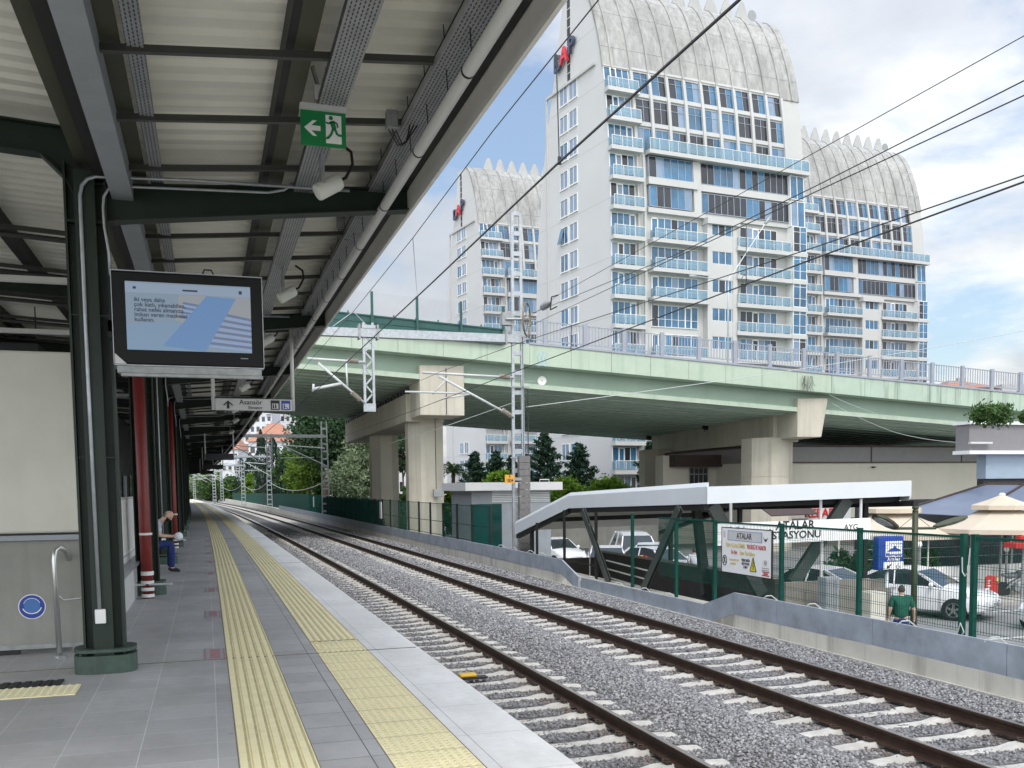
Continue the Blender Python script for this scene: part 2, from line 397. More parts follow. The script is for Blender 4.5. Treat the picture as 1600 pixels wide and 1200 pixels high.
for (ya, yb, dens, sz) in ((4.5, 14, 900, .053), (14, 24, 640, .059), (24, 40, 330, .072), (40, 62, 100, .11)):
    n = int((yb-ya)*7.3*dens); X = RNG.uniform(2.08, 9.47, n); Y = RNG.uniform(ya, yb, n)
    for x, y in zip(X, Y):
        p = V((x+C(y), y, ZB))
        if not in_view(p): continue
        # hidden behind the platform edge
        if x < 3.2: continue
        sc = sz*RNG.uniform(.6, 1.25); ph = ((y-.3) % .57)
        onsl = (.065 < ph < .235) and ((2.3 < x < 4.92) or (6.2 < x < 8.82))
        inner = (2.3 < x < 4.92) or (6.2 < x < 8.82)
        if onsl and RNG.random() > .07: continue
        near_rail = min(abs(x-r) for r in (2.85, 4.35, 6.75, 8.25)) < .10
        if near_rail: continue
        z = ballast_z(x)+(.0 if not inner else -.006)+sc*RNG.uniform(0, .22)
        if onsl: z = ZS+.01
        rv, rf = rocks[RNG.integers(0, 9)]
        a, b = RNG.uniform(0, 6.28), RNG.normal(0, .5)
        ca, sa, cb, sb = math.cos(a), math.sin(a), math.cos(b), math.sin(b)
        w = rv*sc; w = w@np.array([[1, 0, 0], [0, cb, sb], [0, -sb, cb]])@np.array([[ca, sa, 0], [-sa, ca, 0], [0, 0, 1]])
        AV.append(w+np.array([x+C(y), y, z])); AF.append(rf+off); off += len(rv); rd = min(abs(x-q_) for q_ in (2.85, 4.35, 6.75, 8.25)); RU += [max(0, min(.75, .8*math.exp(-(rd/.28)**2)*RNG.uniform(.4, 1.2)))]*len(rf); AC += [RNG.random()*(.72 if 2.9 < x < 4.3 or 6.8 < x < 8.2 else 1.)]*len(rf)
AV = np.concatenate(AV); AF = np.concatenate(AF)
me = bpy.data.meshes.new('ballast_stones'); me.vertices.add(len(AV)); me.vertices.foreach_set('co', (AV-np.array([5, 12, -1])).ravel().astype(np.float32))
me.loops.add(AF.size); me.loops.foreach_set('vertex_index', AF.ravel().astype(np.int32)); me.polygons.add(len(AF))
me.polygons.foreach_set('loop_start', np.arange(0, AF.size, 3, dtype=np.int32)); me.update(calc_edges=True)
at = me.attributes.new('tone', 'FLOAT', 'FACE'); at.data.foreach_set('value', np.array(AC, dtype=np.float32))
at = me.attributes.new('rust', 'FLOAT', 'FACE'); at.data.foreach_set('value', np.array(RU, dtype=np.float32))
me.materials.append(attrmat('ballast_stone', 'tone', [(0, (.14, .138, .142)), (.4, (.225, .222, .23)), (.8, (.32, .315, .32)), (1, (.44, .43, .42))], .85, bump=.2, rust=(.135, .085, .058)))
so = bpy.data.objects.new('ballast_stones', me); COL.objects.link(so); so.location = (5, 12, -1)
tag(so, 'loose crushed grey stones on top of the ballast between the rails', 'ballast', kind='stuff')

# ---- platform
ysp = rng(PY0, PY1, 2.)
g = MB(); sweep(g, [(-9, -1.3), (PE-.02, -1.3), (PE-.02, -.06), (-9, -.06)], ysp); struct(g.build('platform', m_pwall))
def deck(name, mat, X0, X1, zt=0., zb=-.058):
    g = MB(); uv = []
    strip(g, X0, X1, zt, zt, ysp, uvs=uv)
    n0 = len(g.v); 
    for Xa in (X1,):        # track-side lip
        b = len(g.v)
        for y in ysp:
            g.v += [(Xa+C(y), y, zt), (Xa+C(y), y, zb)]; uv += [(Xa, y), (Xa+.05, y)]
        for i in range(len(ysp)-1): g.f.append((b+2*i, b+2*i+1, b+2*i+3, b+2*i+2)); g.m.append(0)
    return struct(g.build(name, mat, uvs=uv))
deck('platform_paving', m_deck, -9, .125)
deck('platform_middle_paving', m_deckmid, .575, 1.0)
deck('platform_edge', m_edge, 1.505, PE)
# guiding strip with raised ribs
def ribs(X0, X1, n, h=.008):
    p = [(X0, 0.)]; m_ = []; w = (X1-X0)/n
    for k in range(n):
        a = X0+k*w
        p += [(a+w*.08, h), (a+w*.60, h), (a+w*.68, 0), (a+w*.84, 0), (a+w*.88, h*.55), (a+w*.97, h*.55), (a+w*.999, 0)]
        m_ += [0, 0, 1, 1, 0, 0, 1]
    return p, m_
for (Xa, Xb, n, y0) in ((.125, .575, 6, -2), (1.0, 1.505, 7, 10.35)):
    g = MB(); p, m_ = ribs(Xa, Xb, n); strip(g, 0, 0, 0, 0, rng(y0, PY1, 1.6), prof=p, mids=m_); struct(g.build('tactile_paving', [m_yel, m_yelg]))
g = MB(); strip(g, 1.0, 1.505, 0, 0, rng(-2, 10.35, 1.6)); struct(g.build('tactile_paving', m_yel))
g = MB()
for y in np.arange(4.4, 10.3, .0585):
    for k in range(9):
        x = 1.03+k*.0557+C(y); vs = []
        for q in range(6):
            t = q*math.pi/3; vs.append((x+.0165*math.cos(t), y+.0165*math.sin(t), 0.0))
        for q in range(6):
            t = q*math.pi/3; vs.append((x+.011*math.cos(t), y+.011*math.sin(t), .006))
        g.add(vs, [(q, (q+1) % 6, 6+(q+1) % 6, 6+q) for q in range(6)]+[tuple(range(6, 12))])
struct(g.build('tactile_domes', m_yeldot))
# dark joints across the tactile tiles and dirty seams
g = MB()
for y in (9.6, 22.0, 34.4):
    c = C(y); g.box(-9+c, 2.0+c, y, y+.010, -.004, .0064)
for y in np.arange(4.5, 60, .41):
    c = C(y); g.box(1.0+c, 1.505+c, y, y+.003, -.004, .0015)
for X in (.119, .577, .995, 1.506):
    for y in rng(0, 80, 4)[:-1]: g.bar((X+C(y), y, -.0005), (X+C(y+4), y+4, -.0005), .007, .003)
struct(g.build('paving_joint', M('joint_dark', (.17, .16, .125), .9, var=.2)))
# distance stickers on the floor
for i in range(9):
    y = 9.95+3.3*i; x = .005+C(y)
    s_ = thing('floor_sticker', f'worn red distance sticker on the paving, {ORD[i]} from the camera', 'floor sticker', (x, y, .001), 'distance stickers on the platform floor')
    g = MB(); g.quad((x-.10, y-.36, .0025), (x+.10, y-.36, .0025), (x+.10, y+.36, .0025), (x-.10, y+.36, .0025)); g.build('backing', M('sticker_worn_%d' % i, (.33, .33, .345), .5, var=.1), s_)
    g = MB()
    for q in (-1, 1): g.box(x+q*.092-.006, x+q*.092+.006, y-.34, y+.34, .0028, .0040)
    g.box(x-.045, x+.055, y-.28, y+.30, .0028, .0036)
    g.build('red_print', M('sticker_red_%d' % i, (.36, .19, .20), .6, var=.35, sc=25), s_)
# pads at the head of the stairs
pt = thing('tactile_pad', 'yellow studded warning pad lying on the floor before the stairs', 'tactile pad', (-1.6, 8.5, 0))
g = MB(); g.box(-2.6, -1.10, 8.33, 8.74, .001, .009); g.build('pad', m_yel, pt)
g = MB()
for y in np.arange(8.37, 8.74, .06):
    for x in np.arange(-2.57, -1.12, .06): g.lathe((x, y, .009), [(.017, 0), (.010, .006)], 6)
tag(g.build('studs', M('stud_pale', (.68, .63, .42), .6, var=.05), pt), kind='stuff')
pt = thing('floor_grille', 'black ribbed anti slip mat beside the yellow studded pad', 'mat', (-1.7, 8.9, 0))
g = MB(); g.box(-2.7, -1.27, 8.77, 9.03, .001, .006); g.build('base', m_black, pt)
g = MB()
for x in np.arange(-2.68, -1.3, .085): g.box(x, x+.05, 8.78, 9.02, .006, .014)
g.build('ribs', m_rubber, pt)

# ---- tracks
def rail_prof(X):
    h = .159
    p = [(-.07, 0), (.07, 0), (.07, .011), (.018, .028), (.009, .045), (.009, .105), (.033, .122), (.0355, .150), (.028, h), (-.028, h), (-.0355, .150), (-.033, .122), (-.009, .105), (-.009, .045), (-.018, .028), (-.07, .011)]
    return [(X+a, ZR-h+b) for a, b in p]
def sleeper(mb, xc, y, jit=0.):
    pr = [(-1.30, -.012), (-1.12, .0), (-1.0, .004), (-.93, .018), (-.80, .018), (-.70, .02), (-.50, .016), (-.36, -.012), (0, -.022), (.36, -.012), (.50, .016), (.70, .02), (.80, .018), (.93, .018), (1.0, .004), (1.12, 0), (1.30, -.012)]
    c = C(y); n = len(pr); vs = []
    for (a, z) in pr: vs.append((xc+a+c, y-.060, ZS+z))
    for (a, z) in pr: vs.append((xc+a+c, y+.060, ZS+z))
    for (a, z) in pr: vs.append((xc+a+c, y-.145, ZS-.16))
    for (a, z) in pr: vs.append((xc+a+c, y+.145, ZS-.16))
    fs = []
    for k in range(n-1):
        fs += [(k, k+1, n+k+1, n+k), (2*n+k, 2*n+k+1, k+1, k), (n+k, n+k+1, 3*n+k+1, 3*n+k)]
    fs += [(0, n, 3*n, 2*n), (n-1, 3*n-1, 4*n-1, 2*n-1)]
    mb.add(vs, fs)
ysr = rng(-6, 60, 2.)+rng(60, 700, 6.)[1:]
for (xc, lab) in ((3.60, 'railway track nearest the platform, one dark rail showing above pale concrete sleepers'), (7.50, 'railway track beyond, beside the grey trough wall, with both rusty rails in view')):
    tr = thing('railway_track', lab, 'railway track', (xc, 0, ZS), 'parallel railway tracks')
    for sx in (-.75, .75):
        g = MB(); pr = rail_prof(xc+sx); sweep(g, pr, ysr, mids=[1 if k in (8,) else 0 for k in range(len(pr))])
        g.build('rail', [m_rail, m_railtop], tr)
    ysl = list(np.arange(4.2 if xc < 5 else 4.8, 330, .57)); near = ysl[:100]; far = ysl[100:]
    clips = MB()
    for y in near:
        g = MB(); sleeper(g, xc, y+.12+random.uniform(-.012, .012)); g.build('sleeper', m_sleeper, tr)
    g = MB()
    for y in far: sleeper(g, xc, y+.12)
    tag(g.build('far_sleepers', m_sleeper, tr), kind='stuff')
    for y in ysl[:110]:
        yy = y+.12; c = C(yy)
        for sx in (-.75, .75):
            for q in (-1, 1):
                x = xc+sx+q*.115+c
                clips.box(x-.03, x+.03, yy-.05, yy+.05, ZS+.015, ZS+.035)
                clips.tube([(x-q*.045, yy-.045, ZS+.04), (x+q*.02, yy-.05, ZS+.055), (x+q*.05, yy, ZS+.04), (x+q*.02, yy+.05, ZS+.055), (x-q*.045, yy+.045, ZS+.04)], .010, 5)
    tag(clips.build('rail_clips', m_clip, tr), kind='stuff')
# yellow capped track magnet
p = gz(745, 1056, -1.06)
tm = thing('track_magnet', 'yellow topped signalling box fixed on a sleeper next to the platform edge', 'track magnet', (p.x, p.y, ZS), None)
g = MB(); g.box(p.x-.27, p.x-.01, p.y-.075, p.y+.075, ZS+.05, ZS+.105); bevel(g.build('cover', M('magnet_yellow', (.62, .38, .02), .4, var=.12), tm), .03)
g = MB(); g.box(p.x-.30, p.x+.14, p.y-.08, p.y+.08, ZS+.022, ZS+.05); g.build('base', m_black, tm)

# ---- retaining wall with grey trough covers
WX = 9.62
prof_top = [(-6, -.36), (15.95, -.40), (17.1, -.75), (23.9, -.78), (25.2, -.40), (30, -.37), (55, -.40), (100, -.2), (230, .3)]
def wtop(y):
    for (a, za), (b, zb) in zip(prof_top, prof_top[1:]):
        if a <= y <= b: return za+(zb-za)*(y-a)/(b-a)
    return .3
rw = thing('retaining_wall', 'stained concrete retaining wall along the far track', 'wall', (WX, 5, -1.3))
ysw = [-6, 15.9, 16.0, 17.1, 23.9, 25.1, 25.2, 30]+rng(32, 230, 4.)
g = MB(); n = 4; b = 0
for y in ysw:
    c = C(y); zt = min(wtop(y)-.40, -.8 if y < 60 else 9)
    if 15.95 < y < 25.15: zt = -1.2
    g.v += [(WX-.065+c, y, -1.5), (WX+.30+c, y, -1.5), (WX+.30+c, y, zt), (WX-.065+c, y, zt)]
for i in range(len(ysw)-1):
    for k in range(4): g.f.append((i*4+k, (i+1)*4+k, (i+1)*4+(k+1) % 4, i*4+(k+1) % 4)); g.m.append(0)
g.build('wall_face', m_concst, rw)
g = MB(); sweep(g, [(WX-.13, -1.4), (WX-.08, -1.4), (WX-.08, -1.06), (WX-.13, -1.06)], rng(-6, 28, 2.)); g.build('drain_kerb', m_sleeper, rw)
tc = thing('cable_trough', 'grey galvanised cable trough cover stepping along the top of the track wall', 'cable trough', (WX, 5, -.8))
edges = list(np.arange(4.3, 15.9, 2.55))+[15.95, 17.1]+list(np.arange(19.3, 23.9, 2.2))+[23.9, 25.2]+list(np.arange(27.6, 120, 2.5))
for ya, yb in zip(edges, edges[1:]):
    if yb-ya > 4 or yb-ya < .2: continue
    ca, cb = C(ya), C(yb); e = .006
    za, zb = wtop(ya), wtop(yb); h = .415
    g = MB(); xo = WX-.075+random.uniform(-.006, .006)
    P = lambda y, c, z, dx: (xo+dx+c, y, z)
    g.hexa([P(ya+e, ca, za-h, 0), P(yb-e, cb, zb-h, 0), P(yb-e, cb, zb-h, .05), P(ya+e, ca, za-h, .05), P(ya+e, ca, za, 0), P(yb-e, cb, zb, 0), P(yb-e, cb, zb, .05), P(ya+e, ca, za, .05)][::1])
    g.build('cover_panel', m_trough, tc, fix=True)
# pale tie ends poking over the trough
g = MB()
for y in (9.7, 11.35, 13.6, 14.9, 18.9, 20.1, 21.6, 23.4, 27.3, 28.4, 30.2, 31.6):
    z = wtop(y); g.tube([(WX+.12, y-.10, z-.04), (WX+.02, y-.06, z+.05), (WX-.05, y, z+.04), (WX-.085, y+.07, z-.03)], .011, 5)
tag(g.build('cable_tie', m_wirepale, tc), kind='stuff')
# ledge behind the trough at the station entrance
g = MB(); g.box(WX+.26, 10.75, 17.0, 33.5, -1.6, -.98); struct(g.build('ledge', m_conc))
g = MB(); g.box(WX+.3, 10.6, 2, 17.0, -2.4, -.86); g.box(WX+.3, 10.6, 33.5, 36, -2.4, -.86); struct(g.build('verge', m_conc))
g = MB(); sweep(g, [(WX+.3, -2.6), (10.9, -2.6), (10.9, -.84), (WX+.3, -.84)], rng(36, 230, 6.)); struct(g.build('verge', m_conc))
# ------------------------------------------------------------------ platform canopy
BAY = 6.8; Y1 = 9.4; NB = 21
COLX = -.95
cols_y = [Y1+BAY*i for i in range(NB)]
beam_y = [Y1-BAY]+cols_y
def roofz(X): return 4.62+.085*(X+.95)           # right wing, rises towards the track
def roofzl(X): return 5.02+.06*(-1.0-X)           # left wing
cn = thing('platform_canopy', 'long steel canopy roof over the platform with pale corrugated sheeting and dark green beams', 'canopy', (COLX, 9.4, 4))
YR0, YR1 = 2.2, Y1+BAY*(NB-1)+2.5
# corrugated sheets (ribs run across the platform, a thin gap each metre)
def corr(X0, X1, zf, name):
    g = MB(); pts = []
    y = YR0
    while y < min(YR1, 95):
        for k in range(4):
            a = y+k*.25
            pts += [(a, .0), (a+.10, .0), (a+.135, .035), (a+.215, .035)]
        pts += [(y+.988, 0), (y+.990, .05), (y+.998, .05)]
        y += 1.
    while y < YR1: pts += [(y, 0), (y+.25, 0), (y+.34, .035), (y+.46, .035)]; y += .5
    xs = [X0, X1]
    for (a, dz) in pts:
        for X in xs: g.v.append((X+C(a), a, zf(X)+dz))
    for i in range(len(pts)-1): g.f.append((2*i, 2*i+2, 2*i+3, 2*i+1)); g.m.append(0)
    return g.build(name, m_sheet, cn)
corr(-.62, 1.93, roofz, 'roof_sheet'); corr(-7.5, -.92, roofzl, 'roof_sheet')
ysc = rng(YR0, YR1, 3.4)
def lin(name, X0, X1, z0, z1, mat, parent=cn, mids=None):
    g = MB(); sweep(g, [(X0, z0), (X1, z0), (X1, z1), (X0, z1)], ysc, mids=mids); return g.build(name, mat, parent)
# purlins: channel sections
for X, w, mt in ((-.50, .13, m_olive), (.70, .13, m_olive), (1.80, .10, m_dkst)):
    z = roofz(X)
    g = MB(); sweep(g, [(X-w/2, z-.20), (X+w/2, z-.20), (X+w/2, z-.19), (X-w/2+.012, z-.19), (X-w/2+.012, z-.005), (X-w/2, z-.005)], ysc); g.build('purlin', mt, cn)
    g = MB(); sweep(g, [(X-w/2-.055, z-.205), (X-w/2-.002, z-.205), (X-w/2-.002, z-.02), (X-w/2-.055, z-.02)], ysc); g.build('purlin_web', m_dkst, cn)
for X in (-1.05, -2.35, -3.65, -4.95, -6.25):
    z = roofzl(X)
    g = MB(); sweep(g, [(X-.06, z-.20), (X+.07, z-.20), (X+.07, z-.19), (X+.07, z-.19), (X+.07, z-.005), (X-.06, z-.005)], ysc); g.build('purlin', m_olive if X > -2 else m_dkst, cn)
lin('gutter', -.735, -.555, 4.262, 4.50, m_gut)
lin('gutter_cover', -.95, -.56, 4.56, 5.06, m_dkst)
lin('gutter_side', -.87, -.74, 4.40, 4.56, m_dkst)
lin('purlin', -1.02, -.875, 4.535, 4.552, m_olive)
# fascia towards the track with an eaves gutter behind
g = MB(); sweep(g, [(1.955, 4.335), (1.985, 4.335), (1.985, 4.95), (1.955, 4.95)], ysc); g.build('fascia', m_fasc, cn)
g = MB(); sweep(g, [(1.84, 4.56), (1.95, 4.56), (1.95, 4.92), (1.84, 4.92)], ysc); g.build('eaves_gutter', m_dkst, cn)
# tapered beams
def beam(y):
    c = C(y); h = .10
    g = MB()
    bot = [(COLX, 4.02), (-.60, 4.075), (1.99, 4.365)]; top = [(COLX, 4.36), (1.99, 4.565)]
    pr = [(x+c, y, z) for x, z in bot]+[(x+c, y, z) for x, z in reversed(top)]
    g.prism([(p[0], p[1]-.008, p[2]) for p in pr], (0, .016, 0))
    for (a, za), (b_, zb) in zip(bot, bot[1:]): g.bar((a+c, y, za+.006), (b_+c, y, zb+.006), .16, .014)
    g.bar((COLX+c, y, top[0][1]), (1.99+c, y, top[1][1]), .16, .016)
    g.bar((1.985+c, y, 4.365), (1.985+c, y, 4.57), .16, .012, up=(1, 0, 0))
    # left wing
    pl = [(COLX, 4.1), (-1.12, 4.42), (-1.3, 4.60), (-7.4, 4.98), (-7.4, 5.22), (-1.0, 4.83)]
    g.prism([(x+c, y-.008, z) for x, z in pl], (0, .016, 0))
    for (a, za), (b_, zb) in zip(pl[:4], pl[1:4]): g.bar((a+c, y, za), (b_+c, y, zb), .16, .016)
    g.bar((-1.0+c, y, 4.83), (-7.4+c, y, 5.22), .16, .016)
    return g.build('beam', m_green, cn)
for y in beam_y: beam(y)
# perforated cross channels
mt, nt, bs = _mat('perforated_channel'); bs.inputs['Roughness'].default_value = .5; bs.inputs['Metallic'].default_value = .3
w = nd(nt, 'ShaderNodeTexBrick', offset=0.); w.inputs['Scale'].default_value = 1.; w.inputs['Brick Width'].default_value = .05; w.inputs['Row Height'].default_value = 3.
w.inputs['Mortar Size'].default_value = .012; w.inputs['Color1'].default_value = w.inputs['Color2'].default_value = (.20, .20, .175, 1); w.inputs['Mortar'].default_value = (.06, .06, .055, 1)
nt.links.new(mapped(nt, (1, 0, 1)), w.inputs['Vector']); nt.links.new(w.outputs['Color'], bs.inputs['Base Color']); m_perf = mt
chy = []
for y in np.arange(2.0, 92, 1.15):
    if min(abs(y-b) for b in beam_y) > .3: chy.append(y)
for y in chy[:72]:
    c = C(y); g = MB()
    g.bar((-.56+c, y, roofz(-.56)-.255), (1.70+c, y, roofz(1.70)-.255), .045, .045)
    g.build('cross_channel', m_perf, cn)
for y in [12.3+2.28*k for k in range(14)]:
    c = C(y+.3); g = MB()
    g.bar((-7.2+c, y+.6, roofzl(-7.2)-.26), (-1.2+c, y+.6, roofzl(-1.2)-.26), .05, .05)
    g.tube([(-7.2+c, y+.72, roofzl(-7.2)-.32), (-1.5+c, y+.72, roofzl(-1.5)-.32)], .035, 6)
    g.build('cross_channel', m_perf, cn)
# longer lamps hung below the left wing
for y in (14.6, 19.2, 24.2, 31.):
    t = thing('strip_light', 'unlit white strip light hanging crosswise over the stairs, %s from the camera' % ORD[(14.6, 19.2, 24.2, 31.).index(y)], 'lamp', (-3, y, 4.4), 'strip lights over the stairs')
    g = MB(); g.box(-4.6, -1.4, y-.05, y+.05, 4.52, 4.60); g.build('housing', m_white, t)
    g = MB()
    for x in (-4.2, -2.9, -1.7): g.tube([(x, y, 4.60), (x, y, 5.0)], .012, 5)
    g.build('hanger', m_dkst, t)

# ------------------------------------------------------------------ columns
def column(y, label):
    c = C(y); X = COLX+c
    t = thing('canopy_column', label, 'column', (X, y, 0), 'green canopy columns along the platform')
    g = MB(); hx, hy = .165, .15
    g.box(X-hx, X+hx, y-.009, y+.009, .16, 4.5)
    for q in (-1, 1):
        g.box(X+q*hx-.010, X+q*hx+.010, y-.10, y+.10, .16, 4.55)
        g.box(X-.009, X+.009, y+q*.009, y+q*hy, .16, 4.45)
        g.box(X-.085, X+.085, y+q*hy-.008, y+q*hy+.008, .16, 4.45)
    g.box(X-hx+.01, X+hx-.01, y-.1, y-.009, 4.02, 4.04)
    for z in (1.95, 3.2): g.box(X-hx-.004, X+hx+.004, y-hy-.01, y-hy+.002, z, z+.008)
    g.build('shaft', m_green, t)
    def lozenge(mb, z0, z1, a, b_, r):
        pts = []
        for (cx, cy, t0) in ((a-r, b_-r, 0), (-a+r, b_-r, 90), (-a+r, -b_+r, 180), (a-r, -b_+r, 270)):
            for q in range(5): tt = R(t0+q*22.5); pts.append((X+cx+r*math.cos(tt), y+cy+r*math.sin(tt), z0))
        mb.prism(pts, (0, 0, z1-z0))
    g = MB(); lozenge(g, 0, .165, .265, .20, .14); g.build('plinth', m_greenp, t, fix=True)
    g = MB(); lozenge(g, .195, .225, .265, .21, .15); g.tube([(X-.2, y-.12, .16), (X-.2, y-.12, .20)], .015, 6); g.tube([(X+.2, y+.12, .16), (X+.2, y+.12, .20)], .015, 6); g.build('base_plate', m_greenp, t, fix=True)
    O = V((X-COLX, y-Y1, 0)); yq = Y1-.19
    K = lambda u, v: gy(u, v, yq)+O
    g = MB(); g.tube([K(158, 962), K(140, 600), K(128, 330), K(127, 305), K(130, 290), K(139, 280), K(152, 276), K(300, 282), K(548, 298)], .0165, 7); g.build('conduit', m_galv, t, smooth=True)
    if y < 40:
        g = MB(); g.tube([K(174, 430), K(172, 395), K(165, 355), K(163, 325), K(164, 308), K(171, 296), K(184, 291), K(300, 296), K(420, 301), K(446, 297), K(460, 286)], .0125, 6); g.build('thin_conduit', m_galv, t, smooth=True)
        p = K(159, 963); g = MB(); g.box(p.x-.045, p.x+.045, p.y-.02, p.y+.02, p.z-.065, p.z+.065); bevel(g.build('socket_box', m_white, t), .008)
    return t
for i, y in enumerate(cols_y):
    if i == 0: lab = 'green steel column nearest the camera, with a rounded plinth beside the stair panel'
    elif i < 14: lab = '%s green canopy column along the platform from the camera' % ORD[i]
    else: lab = 'distant green canopy column near the far end of the platform'
    column(y, lab)

# red drain pipes
def redpipe(X, y, label, gp):
    t = thing('drain_pipe', label, 'pipe', (X, y, 0), gp)
    g = MB(); g.tube([(X, y, 0), (X-.01, y, 1.2), (X-.02, y, 4.2)], .085, 14); g.build('pipe', m_red, t, smooth=True)
    g = MB()
    for z, h in ((.02, .05), (.12, .05), (.23, .045), (.36, .06), (.98, .035)): g.lathe((X, y, z), [(.096, 0), (.096, h)], 14)
    g.build('white_band', m_white, t)
redpipe(COLX-.01, 15.62, 'thick red pipe with white bands at its foot, in front of the second column', 'red pipes beside the canopy columns')
redpipe(COLX-.04, 28.9, 'thinner looking red pipe farther along, behind the seated man', 'red pipes beside the canopy columns')
g = MB(); g.bar((COLX-.35, 15.55, .22), (COLX+.36, 15.55, .22), .02, .03); tag(g.build('guard_bar', m_galv), 'thin grey bar across the foot of the red pipe and second column', 'bar')

# cable trays
mt, nt, bs = _mat('perforated_tray'); bs.inputs['Roughness'].default_value = .45; bs.inputs['Metallic'].default_value = .4
w = nd(nt, 'ShaderNodeTexBrick', offset=.5); w.inputs['Scale'].default_value = 1.; w.inputs['Brick Width'].default_value = .052; w.inputs['Row Height'].default_value = .026
w.inputs['Mortar Size'].default_value = .0085; w.inputs['Mortar Smooth'].default_value = .1
w.inputs['Color1'].default_value = (.03, .03, .03, 1); w.inputs['Color2'].default_value = (.05, .05, .05, 1); w.inputs['Mortar'].default_value = (.33, .34, .35, 1)
mp = nd(nt, 'ShaderNodeMapping'); mp.inputs['Rotation'].default_value = (0, 0, R(90)); tc_ = nd(nt, 'ShaderNodeTexCoord'); nt.links.new(tc_.outputs['Object'], mp.inputs[0]); nt.links.new(mp.outputs[0], w.inputs['Vector'])
o = mixc(nt, w.outputs['Color'], ramp(nt, noise(nt, (6, 6, 6)), [(.3, .75), (.7, 1.15)]), .9, 'MULTIPLY'); nt.links.new(o, bs.inputs['Base Color']); m_tray = mt
for X0, X1, z, lab in ((-.40, -.295, 4.42, 'narrow perforated cable tray under the roof beside the grey gutter'), (.86, 1.06, 4.46, 'wide perforated cable tray running above the exit sign'), (1.57, 1.76, 4.52, 'perforated cable tray just inside the roof edge, behind the pale tube')):
    g = MB(); sweep(g, [(X0, z), (X1, z), (X1, z+.06), (X1-.003, z+.06), (X1-.003, z+.004), (X0+.003, z+.004), (X0+.003, z+.06), (X0, z+.06)], ysc)
    tag(g.build('cable_tray', m_tray), lab, 'cable tray', 'cable trays under the canopy')
# long pale tube under the eaves, hung on wires
tb = thing('hanging_tube', 'long pale round tube hung along the roof edge on thin wires', 'pipe', (1.69, 9, 4.3))
g = MB(); g.tube([(1.69+C(y), y, 4.335) for y in rng(2, YR1, 3.4)], .046, 12); g.build('tube', m_pipew, tb, smooth=True)
g = MB()
for y in np.arange(4.6, 110, 1.53): g.lathe((1.69+C(y), y, 4.335), [(.049, -.012), (.049, .012)], 12, axis=(0, 1, 0))
g.build('coupling', m_dkst, tb)
g = MB()
for y in np.arange(4.7, 90, .62): g.tube([(1.66+C(y), y, 4.36), (1.64+C(y), y+.02, roofz(1.64)-.02)], .004, 4)
tag(g.build('hanger_wires', m_black, tb), kind='stuff')

# round loudspeakers
def speaker(X, y, z, label):
    t = thing('loudspeaker', label, 'loudspeaker', (X, y, z), 'white cylinder loudspeakers under the canopy')
    ax = V((.80, .12, .50)).normalized(); c = V((X, y, z))
    g = MB(); g.lathe(c-ax*.13, [(.05, -.004), (.066, 0), (.071, .012), (.071, .20), (.062, .235), (.03, .245)], 16, axis=ax); smart(g.build('body', m_horn, t))
    g = MB(); g.bar(c+V((-.06, -.07, 0)), c+V((-.06, -.06, .26)), .028, .006); g.bar(c+V((-.06, .07, 0)), c+V((-.06, .07, .26)), .028, .006); g.bar(c+V((-.06, -.07, .26)), c+V((-.06, .07, .26)), .028, .006); g.tube([c+V((-.06, 0, .26)), c+V((-.06, 0, .33))], .012, 6); g.build('bracket', m_galv, t)
    g = MB(); g.tube([c+ax*.11, c+ax*.17, c+V((.2, 0, .2)), c+V((.19, 0, .30)), c+V((.10, 0, .36))], .014, 7); g.build('cable', m_dkst, t, smooth=True)
for i, y in enumerate((8.35, 12.6, 16.5, 22.4, 29, 36, 43)):
    u0 = gy([515, 450, 418, 383, 368, 0, 0][i], [291, 459, 531, 605, 640, 0, 0][i], y) if i < 5 else V((1.0, y, 4.2))
    speaker(u0.x, y, u0.z, 'white tilted cylinder loudspeaker under the roof, %s from the camera' % ORD[i])
# small junction boxes on cross channels
for i, (u, v, y) in enumerate(((612, 190, 7.6), (532, 350, 11.2))):
    p = gy(u, v, y); t = thing('junction_box', ['grey junction box with dangling cables above the pale tube, nearer one', 'grey junction box with dangling cables above the pale tube, farther one'][i], 'junction box', p, 'junction boxes under the roof')
    g = MB(); g.box(p.x-.045, p.x+.045, p.y-.04, p.y+.04, p.z-.06, p.z+.08); bevel(g.build('box', m_galvd, t), .008)
    g = MB()
    for q in range(3): g.tube([p+V((.03*q-.03, 0, -.06)), p+V((.05+.02*q, .02, -.17)), p+V((.12, .03, -.13)), p+V((.15+.03*q, .02, .0))], .006, 5)
    g.build('cables', m_black, t)

# exit sign
ex = thing('exit_sign', 'green and white running man exit sign hanging below the roof', 'exit sign', (.90, 7.3, 4.2))
a, b_ = gy(470, 172, 7.3), gy(540, 180, 7.3); x0, x1 = .725, 1.055; zt, zb = 4.425, 4.175
g = MB(); g.box(x0-.003, x1+.006, 7.255, 7.345, 4.428, 4.462); g.build('housing', m_signgrey, ex)
g = MB(); g.box(x0, x1, 7.294, 7.306, zb, zt); g.build('panel', m_signgreen, ex)
yf = 7.292
g = MB(); ay = (zt+zb)/2; ax0 = x0+.025
pts = [(ax0, ay), (ax0+.062, ay+.055), (ax0+.092, ay+.055), (ax0+.052, ay+.018), (ax0+.118, ay+.018), (ax0+.118, ay-.018), (ax0+.052, ay-.018), (ax0+.092, ay-.055), (ax0+.062, ay-.055)]
g.prism([(x, yf, z) for x, z in reversed(pts)], (0, -.002, 0)); g.build('arrow', m_signwhite, ex, fix=True)
g = MB(); dx = x0+.182; g.prism([(dx, yf, zb+.025), (dx+.115, yf, zb+.025), (dx+.115, yf, zt-.022), (dx, yf, zt-.022)], (0, -.002, 0)); g.build('doorway', m_signwhite, ex, fix=True)
